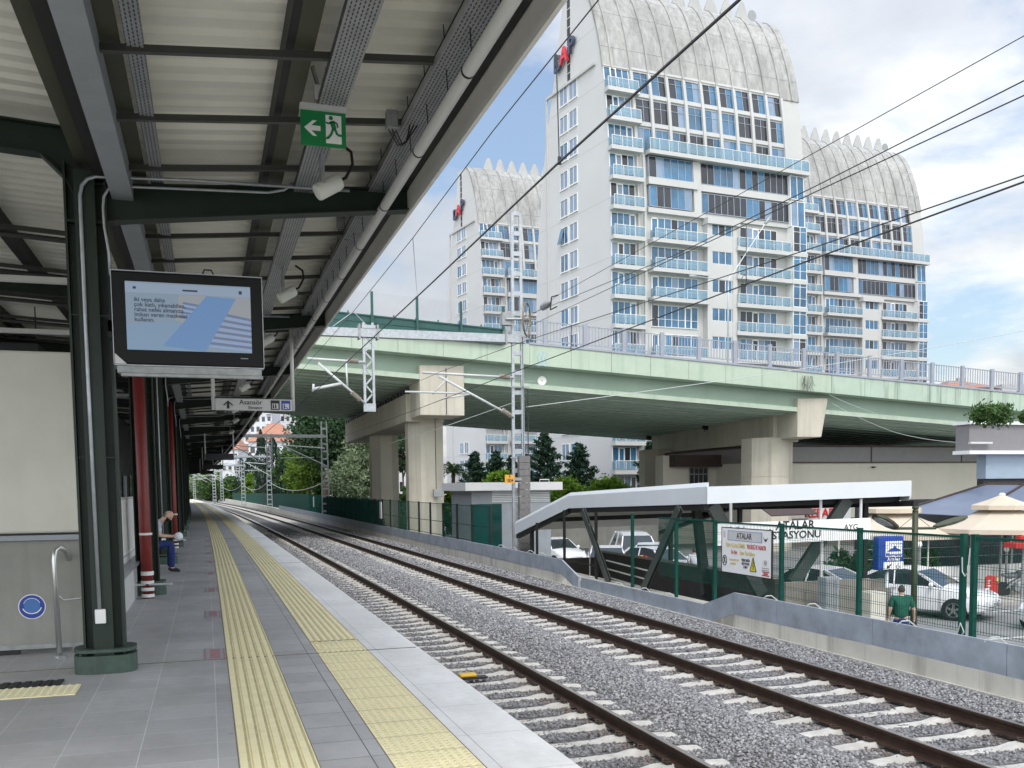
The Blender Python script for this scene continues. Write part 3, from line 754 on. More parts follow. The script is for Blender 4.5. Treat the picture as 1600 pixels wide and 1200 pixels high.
g = MB(); yq = yf-.0045; K = lambda x, z: (dx+.05+x, yq, ay+z)
g.lathe(K(-.012, .082), [(.0155, -.002), (.0155, .001)], 14, axis=(0, 1, 0))
def limb(pts, w):
    for p, q in zip(pts, pts[1:]): g.bar(K(*p), K(*q), .003, w, up=(0, 0, 1)) if abs(p[0]-q[0]) > abs(p[1]-q[1]) else g.bar(K(*p), K(*q), w, .003, up=(0, 1, 0))
limb([(-.006, .060), (.012, .005)], .034); limb([(.0, .055), (-.03, .040), (-.048, .048)], .012); limb([(.006, .056), (.032, .046), (.038, .018)], .012)
limb([(.004, .008), (-.012, -.035), (-.036, -.066), (-.048, -.060)], .017); limb([(.014, .008), (.034, -.035), (.072, -.040)], .017)
g.build('running_figure', m_signgreen, ex)
g = MB(); g.tube([(.89, 7.3, 4.46), (.89, 7.3, 4.52)], .035, 8); g.box(.83, .96, 7.26, 7.34, 4.50, 4.60); g.build('mounting_box', m_signgrey, ex)
g = MB(); g.bar((.86, 7.3, 4.6), (.82, 7.3, 4.74), .05, .02); g.bar((.92, 7.3, 4.6), (.93, 7.3, 4.74), .03, .02); g.build('hanger', m_galvd, ex)

# display screen
tv = thing('display_screen', 'wide black framed information screen showing a blue mask notice, hung from the canopy', 'display screen', (-.12, 9.05, 2.75))
x0, x1, z0, z1, y0 = -.75, .508, 2.758, 3.556, 9.0
g = MB(); g.box(x0, x1, y0, y0+.11, z0, z1); bevel(g.build('housing', M('screen_case', (.006, .0065, .007), .5, var=0, spec=.25), tv), .012)
g = MB()
for q in (0,): 
    g.box(x0-.006, x0, y0-.004, y0+.1, z0-.004, z1+.006); g.box(x1, x1+.006, y0-.004, y0+.1, z0-.004, z1+.006); g.box(x0, x1, y0-.004, y0+.1, z1, z1+.008); g.box(x0, x1, y0-.004, y0+.1, z0-.012, z0-.004)
g.build('trim', m_galv, tv)
sx0, sx1, sz0, sz1 = x0+.108, x1-.100, z0+.125, z1-.085; W_ = sx1-sx0; H_ = sz1-sz0
def scr(mb, pts, k, mi=0): mb.prism([(sx0+a*W_, y0-.002-.0012*k, sz1-b*H_) for a, b in pts], (0, .0011, 0), mi)
lum = .50
scm = {n: emis('screen_'+n, c, lum) for n, c in dict(bg=(.27, .36, .46), bar=(.33, .42, .55), beige=(.36, .39, .42), mask=(.16, .31, .58), mask2=(.30, .42, .66), dark=(.16, .22, .36), ink=(.02, .035, .075), low=(.24, .37, .53)).items()}
g = MB(); scr(g, [(0, 0), (0, 1), (1, 1), (1, 0)], 0); g.build('screen', scm['bg'], tv, fix=True)
g = MB(); scr(g, [(0, .02), (0, .16), (1, .16), (1, .02)], 1); g.build('title_bar', scm['bar'], tv, fix=True)
g = MB(); scr(g, [(.42, .17), (.38, .62), (1, 1), (1, .17)], 1); g.build('picture', scm['beige'], tv, fix=True)
g = MB(); scr(g, [(0, .62), (0, 1), (.6, 1), (.42, .55)], 2); g.build('picture', scm['low'], tv, fix=True)
g = MB(); k2 = MB()
for q in range(7):
    a = .27+q*.035; scr(g if q % 2 else k2, [(.455-.004*q, a), (.445-.004*q, a+.03), (.60, a+.075), (.62, a+.045)], 3+.1*q)
for q in range(12):
    a = .42+q*.042; scr(g if q % 2 else k2, [(.80-.02*q, a), (.79-.02*q, a+.034), (1, a+.10), (1, a+.062)], 3+.1*q)
g.build('picture', scm['mask2'], tv, fix=True); k2.build('picture', scm['dark'], tv, fix=True)
g = MB(); scr(g, [(.64, .17), (.28, .93), (.62, 1.), (.88, .19)], 6); g.build('picture', scm['mask'], tv, fix=True)
for k, s_ in enumerate(('iki veya daha', 'çok katlı, yıkanabilen,', 'rahat nefes almanıza', 'imkan veren maskeler', 'kullanın.')):
    text(s_, .050, (sx0+.065*W_, y0-.011, sz1-(.265+.073*k)*H_), (1, 0, 0), (0, 0, 1), scm['ink'], tv, align='LEFT', ext=.0004, bold=.0009)
text('▪ ᴬ°', .035, (sx0+.06*W_, y0-.011, sz1-.09*H_), (1, 0, 0), (0, 0, 1), scm['ink'], tv, align='LEFT', ext=.0004) if False else None
g = MB(); scr(g, [(.45, .09), (.45, .115), (.57, .115), (.57, .09)], 3); scr(g, [(.905, .07), (.905, .12), (.93, .12), (.93, .07)], 3); scr(g, [(.06, .075), (.06, .11), (.085, .11), (.085, .075)], 3); g.build('small_print', scm['ink'], tv, fix=True)
g = MB(); g.box(x1-.20, x1-.135, y0-.003, y0, z0+.072, z0+.080); g.build('maker_plate', m_galvd, tv)
g = MB(); g.box(x0+.02, x1-.02, y0+.0, y0+.10, z0-.075, z0-.016); g.box(x0+.05, x1-.01, y0-.02, y0+.04, z0-.105, z0-.08); g.build('lower_bracket', m_galvd, tv)
g = MB(); g.box(-.80, .3, 9.115, 9.16, 3.05, 3.15); g.box(-.80, -.70, 9.115, 9.36, 3.0, 3.2); g.build('wall_bracket', m_dkst, tv)
g = MB(); g.tube([(.0, 9.04, 3.56), (.02, 9.04, 3.61), (.08, 9.04, 3.61), (.10, 9.04, 3.56)], .008, 6); g.build('lifting_ring', m_black, tv)
g = MB(); g.prism([(x0+.005, y0-.006, z0+.09), (x0+.005, y0-.006, z0+.0), (x0+.10, y0-.006, z0+.0)], (0, .003, 0)); g.build('corner_label', m_signgrey, tv, fix=True)

# lift sign
el = thing('lift_sign', 'pale hanging sign with an arrow reading Asansör and Elevator', 'sign', (.8, 17.5, 3.05))
g = MB(); g.box(.145, 1.455, 17.47, 17.53, 3.058, 3.262); g.build('panel', m_signgrey, el)
g = MB(); g.box(.14, 1.46, 17.46, 17.54, 3.262, 3.278); g.build('top_cap', m_black, el)
for x in (.115, 1.475):
    g = MB(); g.tube([(x, 17.5, 3.06), (x, 17.5, 4.68)], .034, 10); g.build('pole', m_pipew, el, smooth=True)
yf = 17.468
g = MB(); g.prism([(x, yf, z) for x, z in ((.285, 3.16), (.36, 3.225), (.435, 3.16), (.435, 3.130), (.382, 3.178), (.382, 3.085), (.338, 3.085), (.338, 3.178), (.285, 3.130))], (0, -.003, 0)); g.build('arrow', m_text, el, fix=True)
text('Asansör', .118, (.94, yf, 3.198), (1, 0, 0), (0, 0, 1), m_text, el, align='RIGHT', bold=.001); text('Elevator', .072, (.94, yf, 3.105), (1, 0, 0), (0, 0, 1), m_text, el, align='RIGHT', bold=.001)
for x, mt in ((1.085, m_text), (1.27, m_blue)):
    g = MB(); g.box(x, x+.155, yf-.004, yf, 3.075, 3.24); bevel(g.build('pictogram', mt, el), .004)
    g = MB(); g.box(x+.022, x+.133, yf-.0065, yf-.0045, 3.092, 3.185); g.build('pictogram_field', m_signgrey, el)
    g = MB()
    for q in ((.045, .10, .045), (.085, .10, .045)) if mt is m_text else ((.05, .10, .06),):
        g.lathe((x+q[0], yf-.007, 3.17), [(.010, -.001), (.010, .001)], 8, axis=(0, 1, 0)); g.box(x+q[0]-.012, x+q[0]+.012, yf-.0085, yf-.007, 3.10, 3.158)
    if mt is m_blue: g.tube([(x+.05, yf-.008, 3.12), (x+.09, yf-.008, 3.12), (x+.11, yf-.008, 3.10)], .006, 5)
    for k in (-1, 1): g.prism([(x+.0775+k*.035-.016, yf-.0085, 3.205), (x+.0775+k*.035+.016, yf-.0085, 3.205), (x+.0775+k*.035, yf-.0085, 3.205+k*.018)], (0, .002, 0))
    g.build('pictogram_figure', m_text if mt is m_text else m_blue, el)
# more distant hanging signs
for i, (y, w) in enumerate(((44., 1.2), (62., 1.2), (80., 1.0))):
    c = C(y); t = thing('hanging_sign', 'dark hanging platform sign far along the canopy, %s beyond the lift sign' % ORD[i], 'sign', (c+.6, y, 3.0), 'far hanging signs')
    g = MB(); g.box(c+.1, c+.1+w, y-.04, y+.04, 3.02, 3.30); g.build('panel', m_shadowbox, t)
    for x in (.1, .1+w): g = MB(); g.tube([(c+x, y, 3.02), (c+x, y, 4.7)], .03, 7); g.build('pole', m_pipew, t)

# ------------------------------------------------------------------ stairs, railing
sp = thing('stair_screen', 'cream and grey screen wall behind the stairs on the left, split by a grey ledge', 'screen wall', (-3, 10.6, 0))
g = MB(); g.box(-7.5, -1.28, 10.60, 10.66, 1.235, 3.06); bevel(g.build('upper_panel', m_cream, sp), .025)
g = MB(); g.box(-7.5, -1.245, 10.56, 10.66, 1.165, 1.215); g.build('ledge', m_gut, sp)
g = MB(); g.box(-7.5, -1.25, 10.62, 10.68, .10, 1.16); g.build('lower_panel', m_greypan, sp)
g = MB(); g.box(-7.5, -1.30, 10.61, 10.70, .055, .10); g.build('bottom_rail', m_galvd, sp)
g = MB(); g.box(-7.5, -1.9, 10.64, 10.70, 0.003, .055); g.build('dark_gap', m_black, sp)
st = thing('mask_sticker', 'round blue sticker with a white ring and a face on the grey lower panel', 'sticker', gy(50, 948, 10.6))
pc = gy(50, 948, 10.615)
g = MB(); g.lathe((pc.x, 10.617, pc.z), [(.128, 0), (.128, .002)], 28, axis=(0, -1, 0)); g.build('border', m_signwhite, st)
g = MB(); g.lathe((pc.x, 10.6145, pc.z), [(.119, 0), (.119, .002)], 28, axis=(0, -1, 0)); g.build('disc', m_blue, st)
g = MB(); g.lathe((pc.x, 10.612, pc.z+.012), [(.075, 0), (.075, .0015)], 24, axis=(0, -1, 0)); g.build('face', m_skyblue, st)
g = MB(); g.tube([(pc.x+.09*math.cos(R(t)), 10.611, pc.z+.012+.082*math.sin(R(t))) for t in range(200, 345, 12)], .006, 5); g.tube([(pc.x+.078*math.cos(R(t)), 10.611, pc.z+.012+.075*math.sin(R(t))) for t in range(20, 165, 12)], .003, 5); g.build('ring_lettering', m_signwhite, st)
# stainless handrail
hr = thing('handrail', 'stainless steel handrail loop at the head of the stairs', 'handrail', (-1.5, 10.3, 0))
a = gy(93, 1018, 10.3); 
g = MB(); g.tube([(a.x, 10.3, 0), (a.x-.01, 10.3, .98), (a.x, 10.32, 1.07), (a.x+.03, 10.36, 1.1), (a.x+.07, 10.45, 1.07), (a.x+.1, 10.8, .86), (a.x+.18, 11.6, .40)], .026, 10); g.build('rail', m_steelss, hr, smooth=True)
g = MB(); g.tube([(a.x+.02, 10.3, .62), (a.x+.05, 10.34, .57), (a.x+.22, 10.4, .58), (a.x+.25, 10.4, .64)], .010, 7); g.build('bracket', m_steelss, hr, smooth=True)
g = MB(); g.lathe((a.x, 10.3, 0.001), [(.06, 0), (.06, .02), (.03, .03)], 12); g.build('foot', m_steelss, hr)
# low wall and balustrade behind the column
lw = thing('stair_parapet', 'low white wall with a grey stone cap along the stair opening', 'low wall', (-1.3, 13, 0))
g = MB(); g.box(-1.42, -1.14, 10.75, 20., 0, .50); g.build('wall', M('parapet_white', (.52, .52, .50), .6, var=.06), lw)
g = MB(); g.box(-1.46, -1.10, 10.70, 20.04, .502, .55); g.build('cap', M('cap_grey', (.22, .23, .24), .35, var=.1), lw)
bl = thing('balustrade', 'white metal balustrade on the stair wall behind the first column', 'balustrade', (-1.28, 14, .55))
g = MB(); g.bar((-1.28, 11.5, 1.55), (-1.28, 20, 1.55), .045, .03); g.bar((-1.28, 11.5, .66), (-1.28, 20, .66), .035, .03); g.build('rail', m_pipew, bl)
for k in range(46):
    y = 11.6+k*.182; g = MB(); g.tube([(-1.28, y, .55), (-1.28, y, 1.54)], .013, 6); g.build('baluster', m_pipew, bl)
# dark wall added as a near-black backdrop on the far side of the stairs
sb = thing('backdrop_building', 'dark wall added as a backdrop behind the columns, beyond the stairs', 'building', (-4.6, 40, 0))
ysd = rng(21, 150, 6)
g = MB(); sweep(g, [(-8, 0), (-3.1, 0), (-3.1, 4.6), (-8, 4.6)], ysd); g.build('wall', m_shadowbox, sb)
for y in np.arange(24, 120, 6.8):
    c = C(y); g = MB(); g.box(-3.09+c, -3.05+c, y, y+1.6, 1.0, 2.4); g.build('window', m_carwin, sb)
    g = MB(); g.box(-3.09+c, -3.04+c, y+3, y+4.1, .05, 2.3); g.build('door', m_gut, sb)
# ------------------------------------------------------------------ road bridge over the line
BY = 48.0; BK = BY/42.; BFAR = 76.
def sz(z): return 1.64+BK*(z-1.64)
def bz0(X): return 8.98-.0592*(X-2) if X > 2 else 8.98-.01*(2-X)
def bz(X): return sz(bz0(X/BK))
br = thing('road_bridge', 'pale green concrete road bridge crossing over the tracks', 'bridge', (15, BY, 4))
bx = [x*BK for x in list(np.arange(-40, 2, 6.))+[2+2.05*i for i in range(43)]]
# fascia panels
for i, (a, b_) in enumerate(zip(bx, bx[1:])):
    e = .012; g = MB(); za, zb = bz(a), bz(b_); h = .92*BK
    g.hexa([(a+e, BY, za-h), (b_-e, BY, zb-h), (b_-e, BY+.25, zb-h), (a+e, BY+.25, za-h), (a+e, BY, za), (b_-e, BY, zb), (b_-e, BY+.25, zb), (a+e, BY+.25, za)])
    g.build('fascia_panel', m_brgreenst if a > 30*BK else m_brgreen, br)
def bsweep(name, prof, mat, x0=-50, x1=110, mid=None):
    g = MB(); xs = [x for x in bx if x0 <= x <= x1]; n = len(prof)
    for X in xs:
        for (y, dz) in prof: g.v.append((X, y, bz(X)+dz*BK))
    for i in range(len(xs)-1):
        for k in range(n): g.f.append((i*n+k, (i+1)*n+k, (i+1)*n+(k+1) % n, i*n+(k+1) % n)); g.m.append(0)
    g.f.append(tuple(range(n))); g.m.append(0); g.f.append(tuple((len(xs)-1)*n+k for k in range(n-1, -1, -1))); g.m.append(0)
    return g.build(name, mat, br, fix=True)
bsweep('deck', [(BY+.04, -.93), (BFAR, -.93), (BFAR, -.05), (BY+.04, -.05)], m_brdark)
bsweep('edge_girder', [(BY+.95, -1.72), (BY+1.25, -1.72), (BY+1.25, -.935), (BY+.95, -.935)], M('girder_green', (.30, .39, .31), .65, var=.08, sc=.6))
bsweep('bottom_flange', [(BY+.55, -1.95), (BY+1.4, -1.95), (BY+1.4, -1.725), (BY+.55, -1.725)], m_brgreen)
bsweep('soffit', [(BY+1.3, -1.94), (BFAR-.6, -1.94), (BFAR-.6, -1.8), (BY+1.3, -1.8)], m_brdark)
for k in range(18):
    y = BY+2.2+k*1.45; bsweep('soffit_beam', [(y, -2.02), (y+.8, -2.02), (y+.8, -1.945), (y, -1.945)], m_brdark)
bsweep('kerb', [(BY-.05, .005), (BY+.3, .005), (BY+.3, .10), (BY-.05, .10)], m_lilac, 13*BK)
# railing
for i in range(13, 88, 2):
    X = (i+.1)*BK; g = MB(); z = bz(X); g.box(X-.11, X+.11, BY+.04, BY+.20, z+.1, z+1.22*BK); g.build('railing_post', m_lilac, br)
g = MB()
for a in range(13, 87, 2):
    p, q = (a+.19)*BK, (a+2.01)*BK
    for dz in (1.12, .26): g.bar((p, BY+.12, bz(p)+dz*BK), (q, BY+.12, bz(q)+dz*BK), .06, .05)
tag(g.build('railing_rails', m_lilac, br), kind='stuff')
g = MB()
for X in np.arange(13.1*BK, 86*BK, .185): z = bz(X); g.box(X-.021, X+.021, BY+.105, BY+.135, z+.30, z+1.10*BK)
tag(g.build('railing_bars', m_lilac, br), kind='stuff')
bsweep('far_parapet', [(BFAR-.3, 0.0), (BFAR, 0.0), (BFAR, .9), (BFAR-.3, .9)], m_brgreen)
# safety screen above the tracks
sc_ = thing('bridge_screen', 'dark green safety screen with clear upper panes on the bridge over the tracks', 'safety screen', (8, BY-.2, 8.5))
def sbar(x0, x1, y0, y1, d0, d1, name, mt):
    g = MB()
    xs = [x0*BK, 2*BK, x1*BK]
    for p, q in zip(xs, xs[1:]):
        za, zb = bz(p), bz(q); a0, a1 = d0*BK, d1*BK
        g.hexa([(p, y0, za+a0), (q, y0, zb+a0), (q, y1, zb+a0), (p, y1, za+a0), (p, y0, za+a1), (q, y0, zb+a1), (q, y1, zb+a1), (p, y1, za+a1)])
    return g.build(name, mt, sc_)
sbar(-8, 13.0, BY-.12, BY-.06, -.10, .52, 'solid_panel', m_brscreen); sbar(-8, 13.0, BY-.17, BY-.05, .50, .56, 'rail', m_brscreen); sbar(-8, 13.0, BY-.15, BY-.05, .22, .27, 'rail', m_brscreen); sbar(-8, 13., BY-.20, BY-.05, -.16, -.10, 'rail', m_brscreen)
for X in (-5, -1, 3., 7., 9.0, 11., 12.98):
    X *= BK; g = MB(); z = bz(X); g.box(X-.06, X+.06, BY-.28, BY-.17, z-.1, z+1.55*BK); g.build('post', m_brscreen, sc_)
g = MB()
for k in range(26):
    d = (.60+k*.037)*BK
    g.bar((-8*BK, BY-.1, bz(-8*BK)+d), (2*BK, BY-.1, bz(2*BK)+d), .004, .004); g.bar((2*BK, BY-.1, bz(2*BK)+d), (13*BK, BY-.1, bz(13*BK)+d), .004, .004)
tag(g.build('screen_wires', m_lilac, sc_), kind='stuff')
g = MB()
for X in np.arange(-6*BK, 13*BK, 1.14): z = bz(X)+.56*BK; g.box(X-.03, X+.03, BY-.16, BY-.1, z, z+.10)
tag(g.build('rail_studs', m_brscreen, sc_), kind='stuff')

# piers
def pier(name, label, x0, x1, rot, zcap0, zcap1, slant, far, colp, zc):
    t = thing('bridge_pier', label, 'bridge pier', (x0, BY+1, ZG), 'concrete piers under the road bridge')
    c_, s_ = math.cos(rot), math.sin(rot)
    def W(x, y, z): dx, dy = x-x0, y-(BY+.5); return (x0+dx*c_+dy*s_, BY+.5-dx*s_+dy*c_, z)
    g = MB()
    w = x1-x0
    g.hexa([W(x0, BY+.5, zcap0), W(x1-slant, BY+.5, zcap0), W(x1-slant, BY+3.2, zcap0), W(x0, BY+3.2, zcap0), W(x0, BY+.5, zcap1), W(x1, BY+.5, zcap1+.03), W(x1, BY+3.2, zcap1+.03), W(x0, BY+3.2, zcap1)])
    bevel(g.build('cap_end', m_pier, t), .04)
    g = MB(); zl = zcap0-.15
    g.hexa([W(x0-.25, BY+3.0, zl), W(x1-.5, BY+3.0, zl), W(x1-.5, far, zl), W(x0-.25, far, zl), W(x0-.25, BY+3.0, zc), W(x1-.5, BY+3., zc), W(x1-.5, far, zc), W(x0-.25, far, zc)])
    bevel(g.build('cap_beam', m_pier, t), .03)
    g = MB()
    yy = BY+3.3
    while yy < far-.3: g.hexa([W(x0-.30, yy, zc-.02), W(x1-.55, yy, zc-.02), W(x1-.55, yy+.35, zc-.02), W(x0-.30, yy+.35, zc-.02), W(x0-.30, yy, zc+.2), W(x1-.55, yy, zc+.2), W(x1-.55, yy+.35, zc+.2), W(x0-.3, yy+.35, zc+.2)]); yy += .95
    g.build('bearing', m_black, t)
    for (cx, cy, r, zt) in colp:
        p = W(cx, cy, 0); g = MB()
        pts = [(p[0]+r*1.09*math.cos(R(22.5+45*k)), p[1]+r*1.09*math.sin(R(22.5+45*k)), ZG-.2) for k in range(8)]
        zz = ZG-.2
        for zn in (ZG+1.6, ZG+4.6, zt):
            if zn > zt: zn = zt
            if zn-zz < .1: continue
            g.prism([(a, b_, zz) for a, b_, _ in pts], (0, 0, zn-zz-.03)); g.prism([(p[0]+(a-p[0])*.985, p[1]+(b_-p[1])*.985, zn-.03) for a, b_, _ in pts], (0, 0, .03)); zz = zn
        g.build('shaft', m_pier, t, fix=True)
    return t
P1 = pier('a', 'pair of pale concrete bridge columns under a stepped cap, beside the far track', 9.2*BK, 11.27*BK, 0, sz(4.98), sz(7.22), 0, BFAR-1.0, [(11.5, BY+4.2, .98, sz(5.0)), (11.42, BY+16.6, .92, sz(5.0))], sz(6.15))
P2 = pier('b', 'broad concrete bridge pier with a slanted cap end, behind the station entrance', 29.0*BK, 30.72*BK, R(5.5), sz(4.12), sz(6.1), .4, BFAR-4, [(33.0, BY+4.0, 1.45, sz(4.2)), (32.2, BY+21, 1.3, sz(4.2))], sz(5.45))
# fittings on the first pier
g = MB(); p = gy(688, 800, BY+2.5)
px_ = 11.0; 
eb = thing('electrical_box', 'grey electrical box on the first bridge column, fed by a conduit', 'electrical box', gy(684, 770, BY+2.95))
q = gy(684, 770, BY+2.95); g = MB(); g.box(q.x-.25, q.x+.25, q.y-.12, q.y+.1, q.z-.22, q.z+.2); bevel(g.build('box', m_galvd, eb), .02)
q2 = gy(676, 655, BY+2.95); g = MB(); g.tube([q+V((-.1, -.06, .2)), V((q.x-.1, q.y-.06, q2.z)), V((q.x-.05, BY+.42, q2.z+.1)), V((q.x-.05, BY+.42, sz(7.1)))], .02, 6); g.build('conduit', m_dkst, eb)
# floodlights under the second cap
for i, (u, v) in enumerate(((1014, 684), (1102, 668), (1213, 650))):
    dd = (68., 60., 53.)[i]; p = gy(u, v, dd); t = thing('floodlight', 'small dark floodlight on the bridge cap beam, %s from the left' % ORD[i], 'floodlight', p, 'floodlights on the pier cap')
    g = MB(); g.obox(p, (.16, 0, -.05), (0, .12, 0), (.04, 0, .13)); g.build('lamp_head', m_dkst, t)
    g = MB(); g.bar(p+V((0, .05, -.05)), p+V((.1, .3, -.25)), .03, .03); g.build('bracket', m_dkst, t)
# street lamps on the bridge
def street_lamp(label, X, Y, zb, zt, arms):
    t = thing('street_lamp', label, 'street lamp', (X, Y, zb), 'street lamps on the bridge')
    g = MB(); g.tube([(X, Y, zb), (X, Y, zt-2), (X, Y, zt)], [.09, .07, .05], 8); g.build('pole', m_galv, t, smooth=True)
    for (dx, dz, hl) in arms:
        g = MB(); g.tube([(X, Y, zt-.05), (X+dx, Y, zt+dz)], .035, 6); g.build('arm', m_galv, t)
        g = MB(); s = 1 if dx > 0 else -1; e = V((X+dx, Y, zt+dz)); d = V((s*.95, 0, dz*.25)).normalized()
        g.lathe(e-d*.05, [(.05, 0), (.12, .1), (.15, .35), (.10, hl), (.02, hl+.05)], 8, axis=d); g.build('lamp_head', m_galvd, t, smooth=True)
a = gy(1137, 585, 68); b_ = gy(1148, 438, 68); street_lamp('tall grey street lamp with a raised curved arm, in front of the main tower', a.x, 68, a.z-1, b_.z, [(3.3, 4.6, .9), (-2.8, .1, .7)])
a = gy(862, 540, 62); 

# blue emblem on the bridge panel: three upright wave strokes
em = thing('bridge_emblem', 'faint pale blue emblem painted on the bridge panel right of the mast', 'emblem', gy(847, 562, BY-.006))
c = gy(847, 562, BY-.006); g = MB(); k = .0045
for dx in (-.20, 0, .20):
    g.tube([(c.x+dx+.05*math.sin(q*1.3), c.y, c.z-.36+.12*q+(0 if dx else .05)) for q in range(7)], .024, 5)
g.build('strokes', M('emblem_blue', (.30, .48, .66), .6, var=.15), em)

# ------------------------------------------------------------------ overhead line equipment
def lattice_mast(X, Y, z0, z1, label, w=.36, wt=.24, step=.55, face='y'):
    t = thing('catenary_mast', label, 'mast', (X, Y, z0), 'grey lattice masts of the overhead line')
    g = MB()
    for q in (-1, 1): g.bar((X+q*w/2, Y, z0), (X+q*wt/2, Y, z1), .10, .11, up=(0, 1, 0))
    z = z0+.3
    while z < z1-.1:
        f = (z-z0)/(z1-z0); ww = w+(wt-w)*f; g.box(X-ww/2+.05, X+ww/2-.05, Y-.05, Y-.035, z, z+.16); g.box(X-ww/2+.05, X+ww/2-.05, Y+.035, Y+.05, z, z+.16); z += step
    g.build('lattice', m_galv, t)
    return t
MY = 33.8; MX = 11.02
zt = gy(808, 333, MY).z
m1 = lattice_mast(MX, MY, ZG, zt, 'tall grey lattice mast with a balance wheel in the middle of the view', .44, .30, .72)
g = MB()
z = ZG
while z < 2.85: g.box(MX-.06, MX+.36, MY-.32, MY-.10, z, z+.235); z += .25
tag(g.build('weight_stack', M('weights', (.16, .155, .15), .8, var=.2, sc=6), m1))
g = MB(); g.tube([(MX+.15, MY-.2, 2.8), (MX+.15, MY-.2, 7.2)], .012, 5); g.tube([(MX+.33, MY-.2, -.2), (MX+.33, MY-.2, 5.3)], .02, 5); g.build('weight_rope', m_wire, m1)
g = MB()
for z in (5.35, 2.75): g.box(MX-.34, MX+.42, MY-.15, MY-.11, z, z+.05)
g.build('guide_clamp', m_galvd, m1)
wc = gy(823, 499, MY-.35)
wh = thing('balance_wheel', 'large spoked balance wheel on the tall mast', 'wheel', wc)
g = MB(); ring = [(wc.x+.28*math.cos(R(20*k))*.95, wc.y+.45*math.cos(R(20*k))*.8, wc.z+.60*math.sin(R(20*k))) for k in range(19)]
g.tube(ring, .035, 6, caps=False); g.build('rim', M('bronze', (.22, .18, .12), .45, metal=.5, var=.2), wh)
g = MB()
for k in range(0, 18, 3): g.tube([wc, ring[k]], .018, 5)
g.lathe(wc, [(.1, -.1), (.1, .1)], 10, axis=(.8, -.5, 0)); g.build('spoke', m_galvd, wh)
g = MB(); g.tube([wc, (MX-.5, MY-.2, wc.z)], .05, 6); g.box(MX-.62, MX-.25, MY-.2, MY+.1, wc.z-.2, wc.z+.25); g.build('hub_bracket', m_galvd, wh)
# portal beam and drop post
zb0, zb1 = 6.92, 7.30
pb = thing('portal_beam', 'grey horizontal portal beam spanning from the tall mast over the tracks', 'portal beam', (6, MY, zb0))
g = MB(); g.box(-3.2, MX+.3, MY-.15, MY+.15, zb0+.07, zb1-.02); g.build('beam', m_galv, pb)
for X in (5.18, 5.82, 10.55):
    g = MB(); g.box(X-.03, X+.03, MY-.2, MY+.2, zb0, zb1+.12); g.build('clamp', m_galvd, pb)
DX = 5.5
dp = thing('drop_post', 'short lattice post hanging from the portal beam above the near track', 'drop post', (DX, MY, 4.5), 'hanging lattice posts')
g = MB()
for q in (-1, 1): g.box(DX+q*.16-.04, DX+q*.16+.04, MY-.07, MY+.07, 4.55, 7.5)
g.box(DX-.21, DX+.21, MY-.08, MY+.08, 4.40, 4.68); g.box(DX-.24, DX+.24, MY-.17, MY+.17, 7.285, 7.40); z = 4.75; s = 1
while z < 7.1: g.bar((DX-s*.13, MY, z), (DX+s*.13, MY, z+.29), .06, .05, up=(0, 1, 0)); z += .29; s = -s
g.build('lattice', m_galv, dp)
m_tube = M('cantilever_tube', (.50, .51, .50), .4, var=.05); m_insul = M('insulator_brown', (.33, .30, .25), .4, var=.1)
def cantilever(label, lines, ins, Y=MY-.1):
    t = thing('cantilever', label, 'cantilever', gy(*lines[0][0], Y), 'cantilever arms holding the contact wire')
    for (a, b_, r) in lines:
        g = MB(); g.tube([gy(a[0], a[1], Y), gy(b_[0], b_[1], Y)], r, 8); g.build('tube', m_tube, t, smooth=True)
    for (a, b_) in ins:
        p, q = gy(a[0], a[1], Y), gy(b_[0], b_[1], Y); g = MB(); d = (q-p).length; ax = (q-p)/d; pr = []
        n = 9
        for k in range(n): pr += [(.055, d*k/n), (.10, d*(k+.5)/n)]
        pr.append((.05, d)); g.lathe(p, pr, 9, axis=ax); g.build('insulator', m_insul, t)
    return t
cantilever('white tube cantilever reaching left from the hanging post over the near track', [((480, 560), (571, 566), .045), ((497, 567), (570, 630), .045), ((490, 608), (535, 599), .055), ((541, 566), (543, 608), .035), ((490, 600), (489, 612), .04)], [((543, 564), (560, 565)), ((549, 613), (563, 625))])
cantilever('white tube cantilever reaching left from the tall mast, in front of the pier cap', [((660, 582), (803, 590), .045), ((686, 588), (803, 652), .045), ((633, 612), (735, 615), .035), ((676, 616), (700, 590), .03), ((690, 623), (735, 616), .03)], [((780, 588), (797, 590)), ((784, 640), (799, 650))])
# wires
def wire(label, pts, r=.012, mat=None, gp='overhead line wires', sag=0., n=10):
    P = []
    for p, q in zip(pts, pts[1:]):
        p, q = V(p), V(q)
        for k in range(n): f = k/n; w = p.lerp(q, f); w.z -= sag*4*f*(1-f); P.append(w)
    P.append(V(pts[-1])); g = MB(); g.tube(P, r, 5)
    return tag(g.build('overhead_wire', mat or m_wire), label, 'wire', gp)
def far_run(X, z, y0=MY):      # onward beyond the portal, following the bend
    return [(X+C(y), y, z) for y in (80, 130, 180, 230, 300)]
cw1 = gx(677, 440, 3.25); z1w = cw1.z
wire('thick black contact wire over the near track, crossing in front of the main tower', [gx(1330, -188, 3.25), gx(1155, 0, 3.25), gx(870, 257, 3.25), gx(677, 440, 3.25), gx(504, 601, 3.25)]+far_run(3.4, 4.75), .0115)
wire('upper messenger wire of the near track, left of the main tower', [gx(1075, -170, 3.6), gx(935, 0, 3.6), gx(770, 205, 3.6), gx(645, 372, 3.6), gx(552, 487, 3.6)]+far_run(3.5, 6.0), .0075)
wire('contact wire over the far track, lowest of the wires crossing the main tower', [gx(1700, 245, 7.4), gx(1600, 284, 7.4), gx(1280, 401, 7.4), gx(820, 575, 7.4), gx(650, 640, 7.4)]+far_run(7.5, 4.6), .0105)
